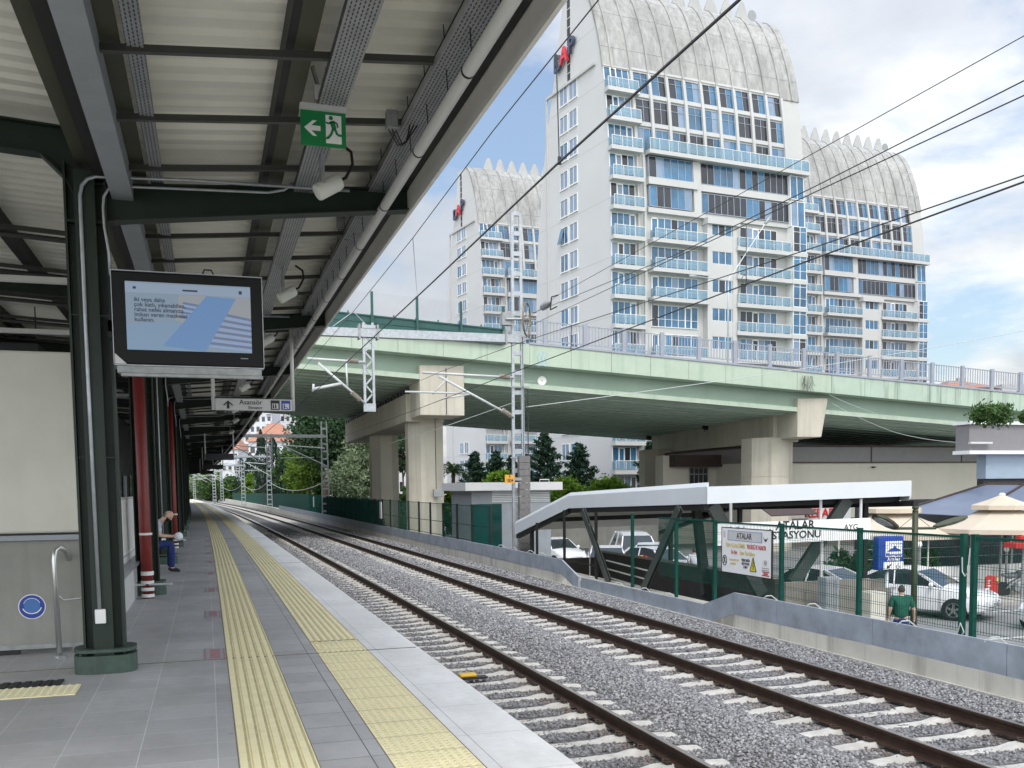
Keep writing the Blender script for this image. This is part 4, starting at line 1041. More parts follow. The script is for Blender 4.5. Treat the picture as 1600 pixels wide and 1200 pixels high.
wire('messenger wire just above the lowest one on the main tower', [gx(1700, 243, 7.6), gx(1600, 274, 7.6), gx(1280, 384, 7.6), gx(820, 533, 7.6), gx(690, 580, 7.6)]+far_run(7.5, 6.0), .008)
wire('single feeder wire running from the top right down to the balance wheel', [gx(1700, 0, 10.3), gx(1600, 56, 10.3), gx(1234, 260, 10.3), gx(872, 461, 10.3), wc], .007)
wire('upper wire of the close parallel pair crossing the main tower', [gx(1700, 76, 8.4), gx(1600, 126, 8.4), gx(1280, 288, 8.4), gx(1056, 398, 8.6), gx(826, 492, 10.8)], .008)
wire('lower wire of the close parallel pair crossing the main tower', [gx(1700, 100, 8.2), gx(1600, 149, 8.2), gx(1280, 297, 8.2), gx(826, 510, 10.6)], .008)
wire('pale cable running right from the tall mast across the bridge face', [gy(822, 636, MY), gy(1300, 569, 40), gy(1620, 513, 42)], .016, m_wirepale, sag=.05)
wire('pale sagging cable between the distant masts under the bridge', [gy(805, 628, MY), gy(690, 668, 36), gx(570, 705, 10.0)], .012, m_wirepale)
wire('thin stay wire from the bridge screen up to the messenger wire', [gy(652, 465, BY-.3), gx(645, 372, 3.6)], .008, m_wirepale)
wire('thin wire rising from the portal beam towards the tower', [gy(520, 510, MY), gy(552, 487, MY), gy(575, 510, MY)], .015, m_galv)
wire('wire running from the near cantilever up left along the portal', [gy(552, 487, MY), gx(770, 395, 9.0), gx(1000, 262, 9.5)], .010) if False else None
# droppers
g = MB(); g.tube([gx(869, 86, 3.5), gx(874, 254, 3.3)], .006, 4); g.tube([gx(868, 86, 3.5), gx(869, 105, 3.5)], .02, 5); g.tube([gx(874, 245, 3.3), gx(874, 257, 3.3)], .02, 5); tag(g.build('dropper', m_wire), 'thin dropper wire by the red lettering on the main tower', 'dropper', 'dropper wires')
g = MB(); g.tube([gx(1166, 352, 7.6), gx(1166, 448, 7.4)], .006, 4); g.tube([gx(1163+4*math.cos(t), 437+7*math.sin(t), 7.45) for t in np.linspace(0, 6.28, 10)], .005, 4); tag(g.build('dropper', m_wire), 'looped dropper between the wires before the balconies', 'dropper', 'dropper wires')
g = MB(); g.tube([gx(893, 508, 7.6), gx(892, 548, 7.4)], .01, 4); tag(g.build('dropper', m_wire), 'short dropper above the bridge railing left of the balconies', 'dropper', 'dropper wires')
g = MB(); g.tube([gx(1020, 470, 7.6), gx(1020, 500, 7.4)], .008, 4); tag(g.build('dropper', m_wire), 'short dropper on the lowest wires in front of the second balcony column', 'dropper', 'dropper wires')
# line insulators near the wheel
ins = thing('line_insulator', 'grey rod insulator hanging in the wires right of the balance wheel', 'insulator', gx(857, 477, 10.3))
g = MB(); a, b_ = gx(845, 482, 10.3), gx(861, 472, 10.3); ax = (b_-a); g.lathe(a, [(.03, 0), (.11, .2*ax.length), (.12, .6*ax.length), (.03, ax.length)], 8, axis=ax); g.build('body', m_galvd, ins)
g = MB(); g.tube([gx(861, 472, 10.3), gx(862, 464, 10.3), gx(872, 461, 10.3)], .02, 5); g.tube([gx(861, 472, 10.3), gx(860, 484, 10.3), gx(870, 479, 10.3)], .02, 5); g.build('yoke', m_dkst, ins)
# horn speaker by the mast
hp = gy(847, 595, MY-.3); hs = thing('horn_speaker', 'pale round horn loudspeaker beside the tall mast', 'horn speaker', hp)
ax = V((-.35, -.93, -.05)).normalized(); g = MB(); g.lathe(hp-ax*.05, [(.05, -.3), (.06, -.05), (.12, .06), (.165, .14), (.165, .15), (.13, .13)], 18, axis=ax); smart(g.build('horn', m_horn, hs))
g = MB(); g.lathe(hp, [(.05, .0), (.055, .05), (.02, .08)], 10, axis=ax); g.build('driver', m_dkst, hs)
g = MB(); g.bar(hp-ax*.2, (MX+.2, MY, hp.z), .03, .03); g.build('bracket', m_galvd, hs)
# mast number plate
np_ = thing('mast_plate', 'orange number plate on the tall mast reading 8 and 1804', 'number plate', gy(796, 748, MY-.4))
a, b_ = gy(789, 742, MY-.4), gy(804, 755, MY-.4); g = MB(); g.box(a.x, b_.x, MY-.4, MY-.38, b_.z, a.z); g.build('plate', m_orange, np_)
cxp, w_ = (a.x+b_.x)/2, b_.x-a.x; hh = a.z-b_.z
text('1804', hh*.62, (cxp, MY-.403, b_.z+hh*.30), (1, 0, 0), (0, 0, 1), m_text, np_, xs=.72, bold=.003); text('8', hh*.34, (cxp, MY-.403, b_.z+hh*.80), (1, 0, 0), (0, 0, 1), m_text, np_, bold=.003)
g = MB(); g.box(b_.x-.02, MX, MY-.38, MY-.34, b_.z+.1, a.z-.1); g.build('bracket', m_galvd, np_)
# distant masts beyond the bridge
for i, (X, Y, h, arm) in enumerate(((9.95, 80, 8.4, 1), (9.4, 128, 8.7, 1), (9.1, 172, 8.2, 1), (5.9, 205, 8.6, 1), (8.6, 224, 8., 1), (4.6, 268, 8, 0))):
    lab = 'grey lattice mast %s' % ['among the trees just left of the bridge columns', 'in front of the two dark cypresses', 'left of the cypresses, farther back', 'standing inside the grey wall at the far curve', 'slender and pale before the distant trees', 'far off at the end of the curve'][i]
    t = lattice_mast(X+C(Y), Y, -1.1, -1.1+h, lab, .62, .42, .62)
    x = X+C(Y); c = C(Y)
    if arm:
        g = MB(); g.bar((x, Y, 6.1), (c-3 if i < 3 else c+3, Y, 6.1), .22, .26); g.build('portal_arm', m_galv, t)
        for (tx) in ((7.5,), (3.6,)):
            x2 = tx[0]+c; xb = x if tx[0] > 5 else 5.5+c
            g = MB(); g.tube([(xb, Y-.2, 5.1), (x2-1.1, Y-.2, 5.35)], .05, 6); g.tube([(xb, Y-.2, 3.7), (x2-.9, Y-.2, 5.3)], .05, 6); g.tube([(xb-.9, Y-.2, 4.35), (x2-1.1, Y-.2, 4.3)], .04, 6); g.build('cantilever_arm', m_tube, t)
        if i < 3:
            g = MB()
            for q in (-.2, .2): g.box(5.5+c+q-.05, 5.5+c+q+.05, Y-.06, Y+.06, 3.4, 6.3)
            for k in range(8): g.box(5.5+c-.2, 5.5+c+.2, Y-.04, Y+.04, 3.5+k*.33, 3.6+k*.33)
            g.build('hanging_post', m_galv, t)
wire('pale sagging cable strung along the distant masts', [(9.6, 80, 2.6), (9.3+C(128), 128, 2.9), (9.0+C(172), 172, 2.9), (8.5+C(224), 224, 2.9)], .03, m_wirepale, sag=1.1)
# loose cables sagging under the bridge at right
wire('thin loose cable sagging below the bridge at right, higher one', [gy(1296, 617, BY-.1), gy(1400, 655, 40), gy(1515, 660, 36)], .012, m_wirepale, 'loose cables under the bridge', sag=.1)
wire('thin loose cable sagging below the bridge at right, lower one', [gy(1300, 630, BY-.1), gy(1400, 676, 40), gy(1512, 692, 35)], .012, m_wirepale, 'loose cables under the bridge', sag=.1)
# ------------------------------------------------------------------ residential towers
TD = V((math.sin(R(-9.4)), math.cos(R(-9.4)), 0)); TW = V((math.sin(R(85)), math.cos(R(85)), 0)); TN = V((TW.y, -TW.x, 0)); TL = -TW
TWID, TDEP = 24.5, 16.3
PF = [(-3, 0), (16, 0), (25, .06), (31, .2), (34.5, .42), (38, .70), (41.5, 1.1), (44.2, 1.58), (46.5, 2.08), (48.5, 2.66), (50.5, 3.42), (52, 4.12), (53.2, 4.85), (54.1, 5.65), (54.6, 6.5)]
PB = [(-3, TDEP), (20, TDEP), (28.5, TDEP-.45), (36.8, TDEP-1.8), (42, TDEP-3.2), (47.6, TDEP-4.9), (54.6, TDEP-6.8)]
def itp(T, z):
    if z <= T[0][0]: return T[0][1]
    for (a, va), (b_, vb) in zip(T, T[1:]):
        if a <= z <= b_: return va+(vb-va)*(z-a)/(b_-a)
    return T[-1][1]
def sf(z): return itp(PF, z)
def floorz(k): return 18.2+2.965*k
tp0 = pd(957, 540, 97); TP = V((tp0.x, tp0.y, -2.7))
def fp(w, z, out=0.): return TP+TW*w+TD*sf(z)+TN*out+V((0, 0, z+2.7))
def lp(s, z, out=0.): return TP+TD*s+TL*out+V((0, 0, z+2.7))
tw = thing('tower_block', 'tallest white residential tower with a curved ribbed top, in the middle behind the bridge', 'tower', TP, 'curved white residential towers')
# body
zs = [-3.0, 6, 12, 16, 20, 25, 28, 31, 33, 34.5, 36, 38, 40, 41.5, 43, 44.2]
zs2 = [44.2, 46.5, 48.5, 50.5, 52, 53.2, 54.1, 54.6]
g = MB()
for za, zb in zip(zs, zs[1:]): g.quad(fp(0, za), fp(TWID, za), fp(TWID, zb), fp(0, zb), 0)
for w, flip in ((0, 0), (TWID, 1)):
    pts = [TP+TW*w+TD*sf(z)+V((0, 0, z+2.7)) for z in zs+zs2[1:]]+[TP+TW*w+TD*itp(PB, z)+V((0, 0, z+2.7)) for z in reversed(zs+zs2[1:])]
    n = len(zs+zs2[1:])
    for i in range(n-1):
        q = [pts[i], pts[i+1], pts[2*n-2-i], pts[2*n-1-i]]
        g.quad(*(q if not flip else q[::-1]), 1)
for za, zb in zip((zs+zs2[1:]), (zs+zs2[1:])[1:]):
    b0, b1 = TP+TD*itp(PB, za)+V((0, 0, za+2.7)), TP+TD*itp(PB, zb)+V((0, 0, zb+2.7)); g.quad(b0+TW*TWID, b0, b1, b1+TW*TWID, 1)
zt_ = 54.6; g.quad(fp(0, zt_), fp(TWID, zt_), TP+TW*TWID+TD*itp(PB, zt_)+V((0, 0, zt_+2.7)), TP+TD*itp(PB, zt_)+V((0, 0, zt_+2.7)), 1)
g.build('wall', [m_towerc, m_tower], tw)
# weathered shell with ribs
mt, nt, bs = _mat('weathered_shell'); bs.inputs['Roughness'].default_value = .9
n1 = noise(nt, (.8, .8, .09), 9, .7); n2 = noise(nt, (2.4, 2.4, .4), 8, .75); n3 = noise(nt, (.09, .09, .09), 3, .5)
o = ramp(nt, n1, [(.28, (.27, .268, .255)), (.50, (.38, .378, .36)), (.72, (.46, .455, .435))])
o = mixc(nt, o, ramp(nt, n2, [(.35, .68), (.65, 1.12)]), .85, 'MULTIPLY'); o = mixc(nt, o, ramp(nt, n3, [(.35, .85), (.65, 1.15)]), .8, 'MULTIPLY')
nt.links.new(o, bs.inputs['Base Color']); bumpn(nt, bs, n2, .4, .05); m_shell = mt
g = MB()
for za, zb in zip(zs2, zs2[1:]):
    e = .008 if za not in (44.2, 48.5, 52) else .03; g.hexa([fp(-.1, za, .12), fp(TWID+.1, za, .12), fp(TWID+.1, za, -.2), fp(-.1, za, -.2), fp(-.1, zb-e, .12), fp(TWID+.1, zb-e, .12), fp(TWID+.1, zb-e, -.2), fp(-.1, zb-e, -.2)])
g.build('roof_shell', m_shell, tw)
RIBW = [3.05+2.105*i for i in range(10)]
for w in [.9]+RIBW+[23.6]:
    g = MB()
    for za, zb in zip(zs2, zs2[1:]):
        a0, a1, d0, d1 = w-.10, w+.10, .27, -.1
        g.hexa([fp(a0, za, d0), fp(a1, za, d0), fp(a1, za, d1), fp(a0, za, d1), fp(a0, zb, d0), fp(a1, zb, d0), fp(a1, zb, d1), fp(a0, zb, d1)])
    g.build('shell_rib', m_shell, tw)
# fins on the ridge
for i in range(9):
    w = RIBW[i]+1.05; c = TP+TW*w+TD*(sf(zt_)+.05)+V((0, 0, zt_+2.7)); hw = .92; g = MB()
    pr = [(-hw, -.8), (hw, -.8), (hw, -.1), (.70*hw, .7), (.38*hw, 1.45), (.13*hw, 1.95), (-.13*hw, 1.95), (-.38*hw, 1.45), (-.70*hw, .7), (-hw, -.1)]
    g.prism([c+TW*a+V((0, 0, z)) for a, z in pr], TD*.35); g.build('ridge_fin', M('fin_white', (.43, .43, .415), .8, var=.08, sc=.4, streak=.3) if i == 0 else bpy.data.materials['fin_white'], tw, fix=True)
g = MB(); c = TP+TW*22.6+TD*7+V((0, 0, zt_+2.7)); g.lathe(c+V((0, 0, .9)), [(.1, -.2), (.55, 0), (.6, .1)], 12, axis=TN); g.tube([c, c+V((0, 0, .9))], .06, 6); g.build('dish', m_galvd, tw)
# facade bands and pilasters
def fbox(mb, w0, w1, z0, z1, o0, o1, mi=0, n=1):
    for i in range(n):
        a, b_ = z0+(z1-z0)*i/n, z0+(z1-z0)*(i+1)/n
        mb.hexa([fp(w0, a, o1), fp(w1, a, o1), fp(w1, a, o0), fp(w0, a, o0), fp(w0, b_, o1), fp(w1, b_, o1), fp(w1, b_, o0), fp(w0, b_, o0)], mi)
def lbox(mb, s0, s1, z0, z1, o0, o1, mi=0):
    mb.hexa([lp(s0, z0, o1), lp(s0, z0, o0), lp(s1, z0, o0), lp(s1, z0, o1), lp(s0, z1, o1), lp(s0, z1, o0), lp(s1, z1, o0), lp(s1, z1, o1)], mi)
m_wframe = M('window_frame_grey', (.33, .37, .42), .5, var=0)
WM = [m_wglass, m_wdark, m_white, m_wpale, m_wframe]
FRNG = random.Random(5)
def win(w0, w1, z0, z1, n, out=.05, dark=.3, trans=None, door=None, fr=.032, fm=2):
    g = MB(); e = fr
    for k in range(n):
        a, b_ = w0+(w1-w0)*k/n, w0+(w1-w0)*(k+1)/n
        isd = FRNG.random() < dark; mi = 1 if isd else (3 if FRNG.random() < .18 else 0)
        fbox(g, a+e, b_-e, z0+e, z1-e, 0, out, mi)
    for k in range(n+1): w = w0+(w1-w0)*k/n; fbox(g, w-e, w+e, z0, z1, 0, out+.05, fm)
    fbox(g, w0, w1, z0-e, z0+e, 0, out+.06, fm); fbox(g, w0, w1, z1-e, z1+e, 0, out+.05, fm)
    for t in (trans or []): fbox(g, w0, w1, t-.02, t+.02, 0, out+.045, fm)
    if door is not None:
        a, b_ = w0+(w1-w0)*door/n, w0+(w1-w0)*(door+1)/n; fbox(g, a-.02, a+.10, z0, z1, 0, out+.08, 2); fbox(g, b_-.10, b_+.02, z0, z1, 0, out+.08, 2); fbox(g, a, b_, z1-.15, z1, 0, out+.08, 2)
    return g.build('window', WM, tw)
def balcony(w0, w1, z, dep=1.0, glass=(None, None), rail=.95):
    b = MB(); fbox(b, w0, w1, z-.42, z, 0, dep); bo = b.build('balcony', m_towerc, tw)
    ga, gb = glass[0] if glass[0] is not None else w0+.1, glass[1] if glass[1] is not None else w1-.05
    g = MB(); fbox(g, ga, gb, z+.08, z+rail, dep-.07, dep-.04); fbox(g, ga, ga+.03, z+.08, z+rail, .1, dep-.08); fbox(g, gb-.03, gb, z+.08, z+rail, .1, dep-.08)
    g.build('glass_rail', m_bglass, bo)
    g = MB(); fbox(g, ga, gb, z+rail, z+rail+.05, dep-.09, dep-.02)
    n = max(2, int((gb-ga)/1.1))
    for k in range(n+1): w = ga+(gb-ga)*k/n; fbox(g, w-.02, w+.02, z, z+rail, dep-.035, dep-.01)
    g.build('handrail', m_white, bo)
    return bo
# corner bay: one balcony a floor
for k in range(-6, 9):
    z = floorz(k); balcony(-.22, 3.45, z, .95)
    if k not in (-3, -2): win(-.05, 2.75, z+.12, z+2.38, 4, dark=.15, trans=[z+.95], door=1 if k % 3 else 3)
for k in range(-6, 9): g = MB(); z = floorz(k); fbox(g, -.1, 3.2, z+2.42, z+2.55, 0, .18); g.build('lintel', m_towerc, tw)
g = MB(); fbox(g, 2.98, 3.18, -2.7, 44, 0, .3, n=20); fbox(g, 3.75, 4.05, -2.7, 35.7, 0, .22, n=16); g.build('pilaster', m_towerc, tw)
# middle bay
for k in range(-6, 4):
    z = floorz(k)
    if k not in (0,): balcony(4.2, 10.95, z, 1.15, glass=(4.5, 10.8))
    if k not in (-3, -2): win(4.6, 10.25, z+.1, z+2.32, 7, dark=.2, trans=[z+.9], door=(0 if k % 2 else 5))
g = MB(); z = floorz(3)+2.7; fbox(g, 4.05, 10.9, z, floorz(4)+.22, 0, .55); fbox(g, 4.05, 24.2, z+.05, floorz(4)+.30, 0, .35); g.build('band', m_towerc, tw)
for k, (w1) in ((4, 9.3), (5, 9.5)):
    z = floorz(k); win(4.25, w1, z+.35, z+2.45, 6, out=.5, dark=.2, fr=.025, fm=4); win(10.6, 23.6, z+.35, z+2.35 if k == 4 else z+2.5, 16, out=.42, dark=.45, fr=.025, fm=4)
g = MB()
for k in (5, 6): z = floorz(k); fbox(g, 4.05, 10.0, z-.42, z+.28 if k == 5 else z-.1, 0, .75); fbox(g, 10.2, 24.2, z-.42, z+.28 if k == 5 else z-.1, 0, .52)
fbox(g, 9.6, 10.5, floorz(4)+.2, floorz(6)-.1, 0, .55, n=4); g.build('band', m_towerc, tw)
# stair tower with small windows
g = MB(); fbox(g, 10.98, 11.5, -2.7, floorz(4)-.9, 0, .85, n=6); fbox(g, 14.2, 14.75, -2.7, floorz(4)-.9, 0, .85, n=6); fbox(g, 10.85, 14.95, floorz(4)-.9, floorz(4)-.25, 0, 1.15)
for k in range(-6, 4): z = floorz(k); fbox(g, 11.5, 14.2, z+2.3, z+3.95 if k < 3 else z+2.6, 0, .80)
g.build('stair_shaft', m_towerc, tw)
for k in (-6, -5, -4, -1, 0, 1, 2, 3): z = floorz(k); win(11.6, 14.1, z+.98, z+2.3, 3, out=.72, dark=.12)
# right bay
for k in range(-6, 4):
    z = floorz(k); balcony(14.6, 23.7, z, 1.15, glass=(14.75, 21.6))
    if k in (-3, -2): continue
    win(15.65, 20.5, z+.1, z+2.35, 6, dark=.42, trans=[z+.9], door=2); win(21.95, 23.7, z+.05, z+2.75, 2, out=1.1, dark=.12, trans=[z+.95, z+2.2])
for k in range(-6, 4): g = MB(); z = floorz(k); fbox(g, 21.8, 23.85, z-.45, z+.02, 0, 1.2); g.build('band', m_towerc, tw)
win(21.9, 23.7, floorz(4)-.1, floorz(4)+2.6, 2, out=.8, dark=.1); win(21.9, 23.7, floorz(5)-.1, floorz(5)+2.4, 2, out=.8, dark=.1)
# long balcony and window grid under the shell
balcony(4.0, 24.35, floorz(6), 1.25, rail=1.1)
for k in (6, 7, 8):
    z = floorz(k)
    for i in range(9):
        if k == 6 and i == 1: continue
        w = RIBW[i]+.28; w1 = w+1.75 if not (k == 6 and i == 0) else w+3.7
        win(w, w1, z+.15, z+2.45, 2 if w1-w < 2 else 5, dark=.3, trans=[z+1.7] if k > 6 else [z+.95], fr=.025, fm=4)
for w in RIBW:
    g = MB(); fbox(g, w-.16, w+.16, floorz(6)+.1, 44.2, 0, .34, n=6); g.build('pilaster', m_towerc, tw)
g = MB()
for k in (7, 8): z = floorz(k); fbox(g, 3.2, 22.2, z-.30, z+.10, 0, .18)
fbox(g, 3.2, 22.2, floorz(9)-.45, floorz(9)-.2, 0, .18); g.build('band', m_towerc, tw)
g = MB()
for w in RIBW[:-1]:
    for q in (.5, 1.2): fbox(g, w+q, w+q+.5, 44.45, 44.56, .1, .16)
g.build('shell_slots', m_black, tw)
# blank end wall: window pairs, slot, joints, lettering
for k in range(-6, 9):
    if k in (-3, -2): continue
    z = floorz(k)
    for s0 in (6.75, 8.75):
        g = MB(); zo = z+1.35
        lbox(g, s0, s0+1.55, zo, zo+1.75, -.05, .03, 0 if FRNG.random() > .2 else 3); lbox(g, s0+.74, s0+.81, zo, zo+1.75, 0, .06, 2)
        for a, b_ in ((s0-.06, s0), (s0+1.55, s0+1.61)): lbox(g, a, b_, zo-.06, zo+1.81, 0, .09, 2)
        lbox(g, s0, s0+1.55, zo+1.75, zo+1.81, 0, .09, 2); lbox(g, s0-.1, s0+1.65, zo-.14, zo-.02, 0, .14, 2)
        if k == 3 and s0 > 8: g.hexa([lp(s0+.75, zo, .55), lp(s0+.75, zo, .5), lp(s0+1.5, zo, .5), lp(s0+1.5, zo, .55), lp(s0+.75, zo+1.7, .1), lp(s0+.75, zo+1.7, .05), lp(s0+1.5, zo+1.7, .05), lp(s0+1.5, zo+1.7, .1)], 3)
        g.build('window', [m_wpale, m_wdark, m_white, m_wglass], tw)
g = MB(); zt2 = floorz(9)+.1
g.hexa([lp(3.0, zt2, .25), lp(3.0, zt2, 0), lp(13.2, zt2, 0), lp(13.2, zt2, .25), lp(3.0, zt2+.28, .25), lp(3.0, zt2+.28, 0), lp(13.2, zt2+.28, 0), lp(13.2, zt2+.28, .25)]); lbox(g, 13.0, 13.25, -2.7, zt2, 0, .2); g.build('string_course', m_towerc, tw)
g = MB()
for k in range(-4, 12, 2): z = floorz(k)+.9; lbox(g, sf(z)+.05, itp(PB, z)-.1, z, z+.035, 0, .006)
for k in (-1, 2): 
    pass
g.build('joint_lines', m_joint, tw)
g = MB(); lbox(g, 8.15, 8.75, zt2+.35, 53.9, 0, .02, 0)
for q in range(8): lbox(g, 8.1, 8.8, zt2+1.2+q*.95, zt2+1.28+q*.95, 0, .05, 1)
g.build('slot_window', [m_black, m_tower], tw)
lr = -TD
m_let = M('letter_dark', (.05, .06, .11), .5, var=0); m_letr = M('letter_red', (.60, .04, .06), .5, var=0)
zl = zt2+3.1
text('D', 2.3, lp(10.1, zl-.35, .35), lr, (0, 0, 1), m_let, tw, ext=.16, bold=.05); text('A', 2.3, lp(8.7, zl, .42), lr, (0, 0, 1), m_letr, tw, ext=.16, bold=.05); text('P', 2.3, lp(7.3, zl+.5, .35), lr, (0, 0, 1), m_let, tw, ext=.16, bold=.05)
# the two farther copies
def at_tower(u, v, d, w): p = pd(u, v, d)-TW*w; return V((p.x, p.y, -2.7))
p3 = at_tower(1279, 500, 140.5, 3.34); p2 = at_tower(754, 450, 152, -.27)
# keep their height datum the same
dup(tw, p3-TP, label='white curved tower on the right, partly hidden by the tallest one')
dup(tw, p2-TP, label='white curved tower on the left, smallest in view between the canopy and the tallest tower')
# ------------------------------------------------------------------ station entrance
en = thing('station_entrance', 'low station entrance roof with a pale grey fascia on slanting dark steel struts', 'entrance roof', (13.5, 20, ZG))
EX0, EX1 = 10.6, 16.68; EPATH = [(18.95, 1.63), (27.5, 1.39), (33.0, .34)]
def eslab(name, mt, x0, x1, dz0, dz1, inset=0):
    g = MB()
    for (ya, za), (yb, zb) in zip(EPATH, EPATH[1:]):
        ya2 = ya+inset if ya < 20 else ya
        g.hexa([(x0, ya2, za+dz0), (x1, ya2, za+dz0+.1), (x1, yb, zb+dz0+.1), (x0, yb, zb+dz0), (x0, ya2, za+dz1), (x1, ya2, za+dz1+.1), (x1, yb, zb+dz1+.1), (x0, yb, zb+dz1)])
    return g.build(name, mt, en)
m_efas = M('entrance_fascia', (.60, .63, .65), .4, var=.04, sc=1)
eslab('fascia', m_efas, EX0, EX0+.06, -.385, 0)
g = MB(); g.hexa([(EX0, 18.9, 1.245), (EX1, 19.55, 1.345), (EX1, 19.62, 1.345), (EX0, 18.96, 1.245), (EX0, 18.9, 1.632), (EX1, 19.55, 1.73), (EX1, 19.62, 1.73), (EX0, 18.96, 1.632)]); g.build('fascia', m_efas, en)
eslab('fascia', m_efas, EX1-.05, EX1, -.385, 0, .6)
eslab('roof_deck', m_dkst, EX0+.06, EX1-.05, -.20, -.03, .6)
# corrugated soffit
g = MB(); y = 19.7
def ez(y):
    for (a, za), (b_, zb) in zip(EPATH, EPATH[1:]):
        if a <= y <= b_: return za+(zb-za)*(y-a)/(b_-a)
    return EPATH[-1][1]
pts = []
while y < 32.8: pts += [(y, 0), (y+.12, 0), (y+.16, .05), (y+.28, .05)]; y += .32
for (y, dz) in pts: g.v += [(EX0+.3, y, ez(y)-.30+dz), (EX1-.3, y, ez(y)-.22+dz)]
for i in range(len(pts)-1): g.f.append((2*i, 2*i+2, 2*i+3, 2*i+1)); g.m.append(0)
g.build('soffit_sheet', m_sheet, en)
for x in (EX0+.12, EX1-.2):
    g = MB()
    for (ya, za), (yb, zb) in zip(EPATH, EPATH[1:]): g.bar((x, ya+.2, za-.46), (x, yb, zb-.46), .14, .14)
    g.build('edge_beam', m_dkst, en)
for y in (19.9, 23.2, 26.3, 29.5):
    g = MB(); g.bar((EX0+.1, y, ez(y)-.42), (EX1-.1, y, ez(y)-.34), .10, .14); g.build('cross_beam', m_dkst, en)
def strut(p, q, w=.22):
    g = MB(); p, q = V(p), V(q)
    d = (q-p).normalized(); g.bar(p, q, w, .02, up=(1, 0, 0)); g.bar(p+V((-.07, 0, 0)), q+V((-.07, 0, 0)), w, .02, up=(1, 0, 0)); g.bar(p+V((-.035, 0, 0)), q+V((-.035, 0, 0)), .02, .07, up=(1, 0, 0)); g.build('strut', M('strut_steel', (.045, .055, .05), .45, var=.2) if 'strut_steel' not in bpy.data.materials else bpy.data.materials['strut_steel'], en)
strut((10.5, 26.0, .98), (10.5, 24.1, -.98)); strut((10.5, 19.95, 1.15), (10.5, 21.9, -.98))
def strutx(p, q):
    g = MB(); g.bar(p, q, .30, .14, up=(0, 1, 0)); g.build('strut', bpy.data.materials['strut_steel'], en)
strutx((14.95, 19.75, 1.3), (13.42, 19.75, -.72)); strutx((11.2, 19.75, 1.2), (12.55, 19.75, -.95)); strutx((14.2, 26, .98), (12.9, 23, -1.4))
for (y, x) in ((20.3, 15.9), (26.3, 15.9), (31, 15.9), (31.5, 10.75)):
    g = MB(); g.box(x-.06, x+.06, y-.06, y+.06, ZG, ez(y)-.4); g.build('post', m_dkst, en)
for x in (11.55, 14.0, 15.15):
    g = MB(); g.tube([(x, 19.5, .7), (x, 19.5, 1.3)], .035, 8); g.build('hanger', m_pipew, en)
g = MB(); g.tube([(14.05, 19.5, ZG), (14.05, 19.5, .3)], .04, 8); g.build('post', m_pipew, en)
# stainless rails between the struts
g = MB()
for z in (-.45, -.68, -.91): g.tube([(10.52, 24.5-(.98+z)*.2, z+.05), (10.52, 21.6+(.98+z)*.1, z-.03)], .022, 6)
g.build('rail', m_steelss, en)
# parapet round the stairs
pw = thing('stair_parapet', 'dark grey parapet around the entrance stairs below the low roof', 'low wall', (13, 24, ZG))
g = MB(); g.box(13.4, 13.6, 20.5, 32, ZG, -.70); g.box(10.9, 13.4, 31.8, 32, ZG, -.9); g.build('wall', M('parapet_dark', (.10, .095, .085), .7, var=.15), pw)
g = MB(); g.box(13.36, 13.64, 20.5, 32, -.697, -.655); g.build('cap', m_conc, pw)
g = MB(); g.box(13.4, 16.6, 20.3, 20.49, ZG, -.80); g.build('wall', M('parapet_brown', (.20, .18, .155), .75, var=.15), pw)
# ATALAR ISTASYONU name board
nb = thing('station_board', 'long white station name board reading ATALAR İSTASYONU under the entrance roof', 'sign', (13.4, 19.35, .27))
bx0, bx1 = gy(1120, 835, 19.3).x, gy(1360, 825, 19.3).x; zA = .785; zB = .27
g = MB(); g.hexa([(bx0, 19.3, zB), (bx1, 19.3, zB+.05), (bx1, 19.36, zB+.05), (bx0, 19.36, zB), (bx0, 19.3, zA), (bx1, 19.3, zA+.05), (bx1, 19.36, zA+.05), (bx0, 19.36, zA)]); g.build('panel', m_signwhite, nb)
ctr = gy(1243, 821, 19.29); text('ATALAR', .28, (ctr.x, 19.294, ctr.z), (1, 0, .012), (0, 0, 1), m_text, nb, bold=.006, xs=1.02)
ctr = gy(1242, 836, 19.29); text('İSTASYONU', .25, (ctr.x, 19.294, ctr.z), (1, 0, .012), (0, 0, 1), m_text, nb, bold=.005, xs=1.05)
ctr = gy(1330, 824, 19.29); text('AYG', .20, (ctr.x, 19.294, ctr.z), (1, 0, .012), (0, 0, 1), m_text, nb)
g = MB(); ctr = gy(1152, 823, 19.29); g.tube([(ctr.x-.22+.03*k, 19.292, ctr.z-.03+.03*math.sin(k)) for k in range(15)], .008, 4); g.build('faint_logo', m_skyblue, nb)

# ------------------------------------------------------------------ green mesh fence along the track wall
FX = 10.0
def fence_panel(y0, y1, z0, z1, parent, step=.05, r=.0023, hz=None, curve=False):
    g = MB(); y = y0+.03
    cv = (lambda q: C(q)) if curve else (lambda q: 0.)
    while y < y1-.02: g.box(FX+cv(y)-r, FX+cv(y)+r, y-r, y+r, z0, z1); y += step
    for z in hz or [z0+.03+(z1-z0-.06)*k/7 for k in range(8)]:
        g.box(FX+cv((y0+y1)/2)-r*1.3, FX+cv((y0+y1)/2)+r*1.3, y0, y1, z-r*1.2, z+r*1.2)
        if not curve and z < z1-.1: g.box(FX-.02, FX-.012, y0, y1, z-.035-r, z-.035+r)
    g.box(FX+cv((y0+y1)/2)-.012, FX+cv((y0+y1)/2)+.012, y0, y1, z1-.02, z1+.015)
    return g.build('mesh_panel', m_fgreen, parent)
fn = thing('mesh_fence', 'green wire mesh fence with square posts in front of the white cars', 'fence', (FX, 12, -.86))
posts = [17.5, 15.08, 12.88, 10.66, 10.46, 8.2, 5.9]
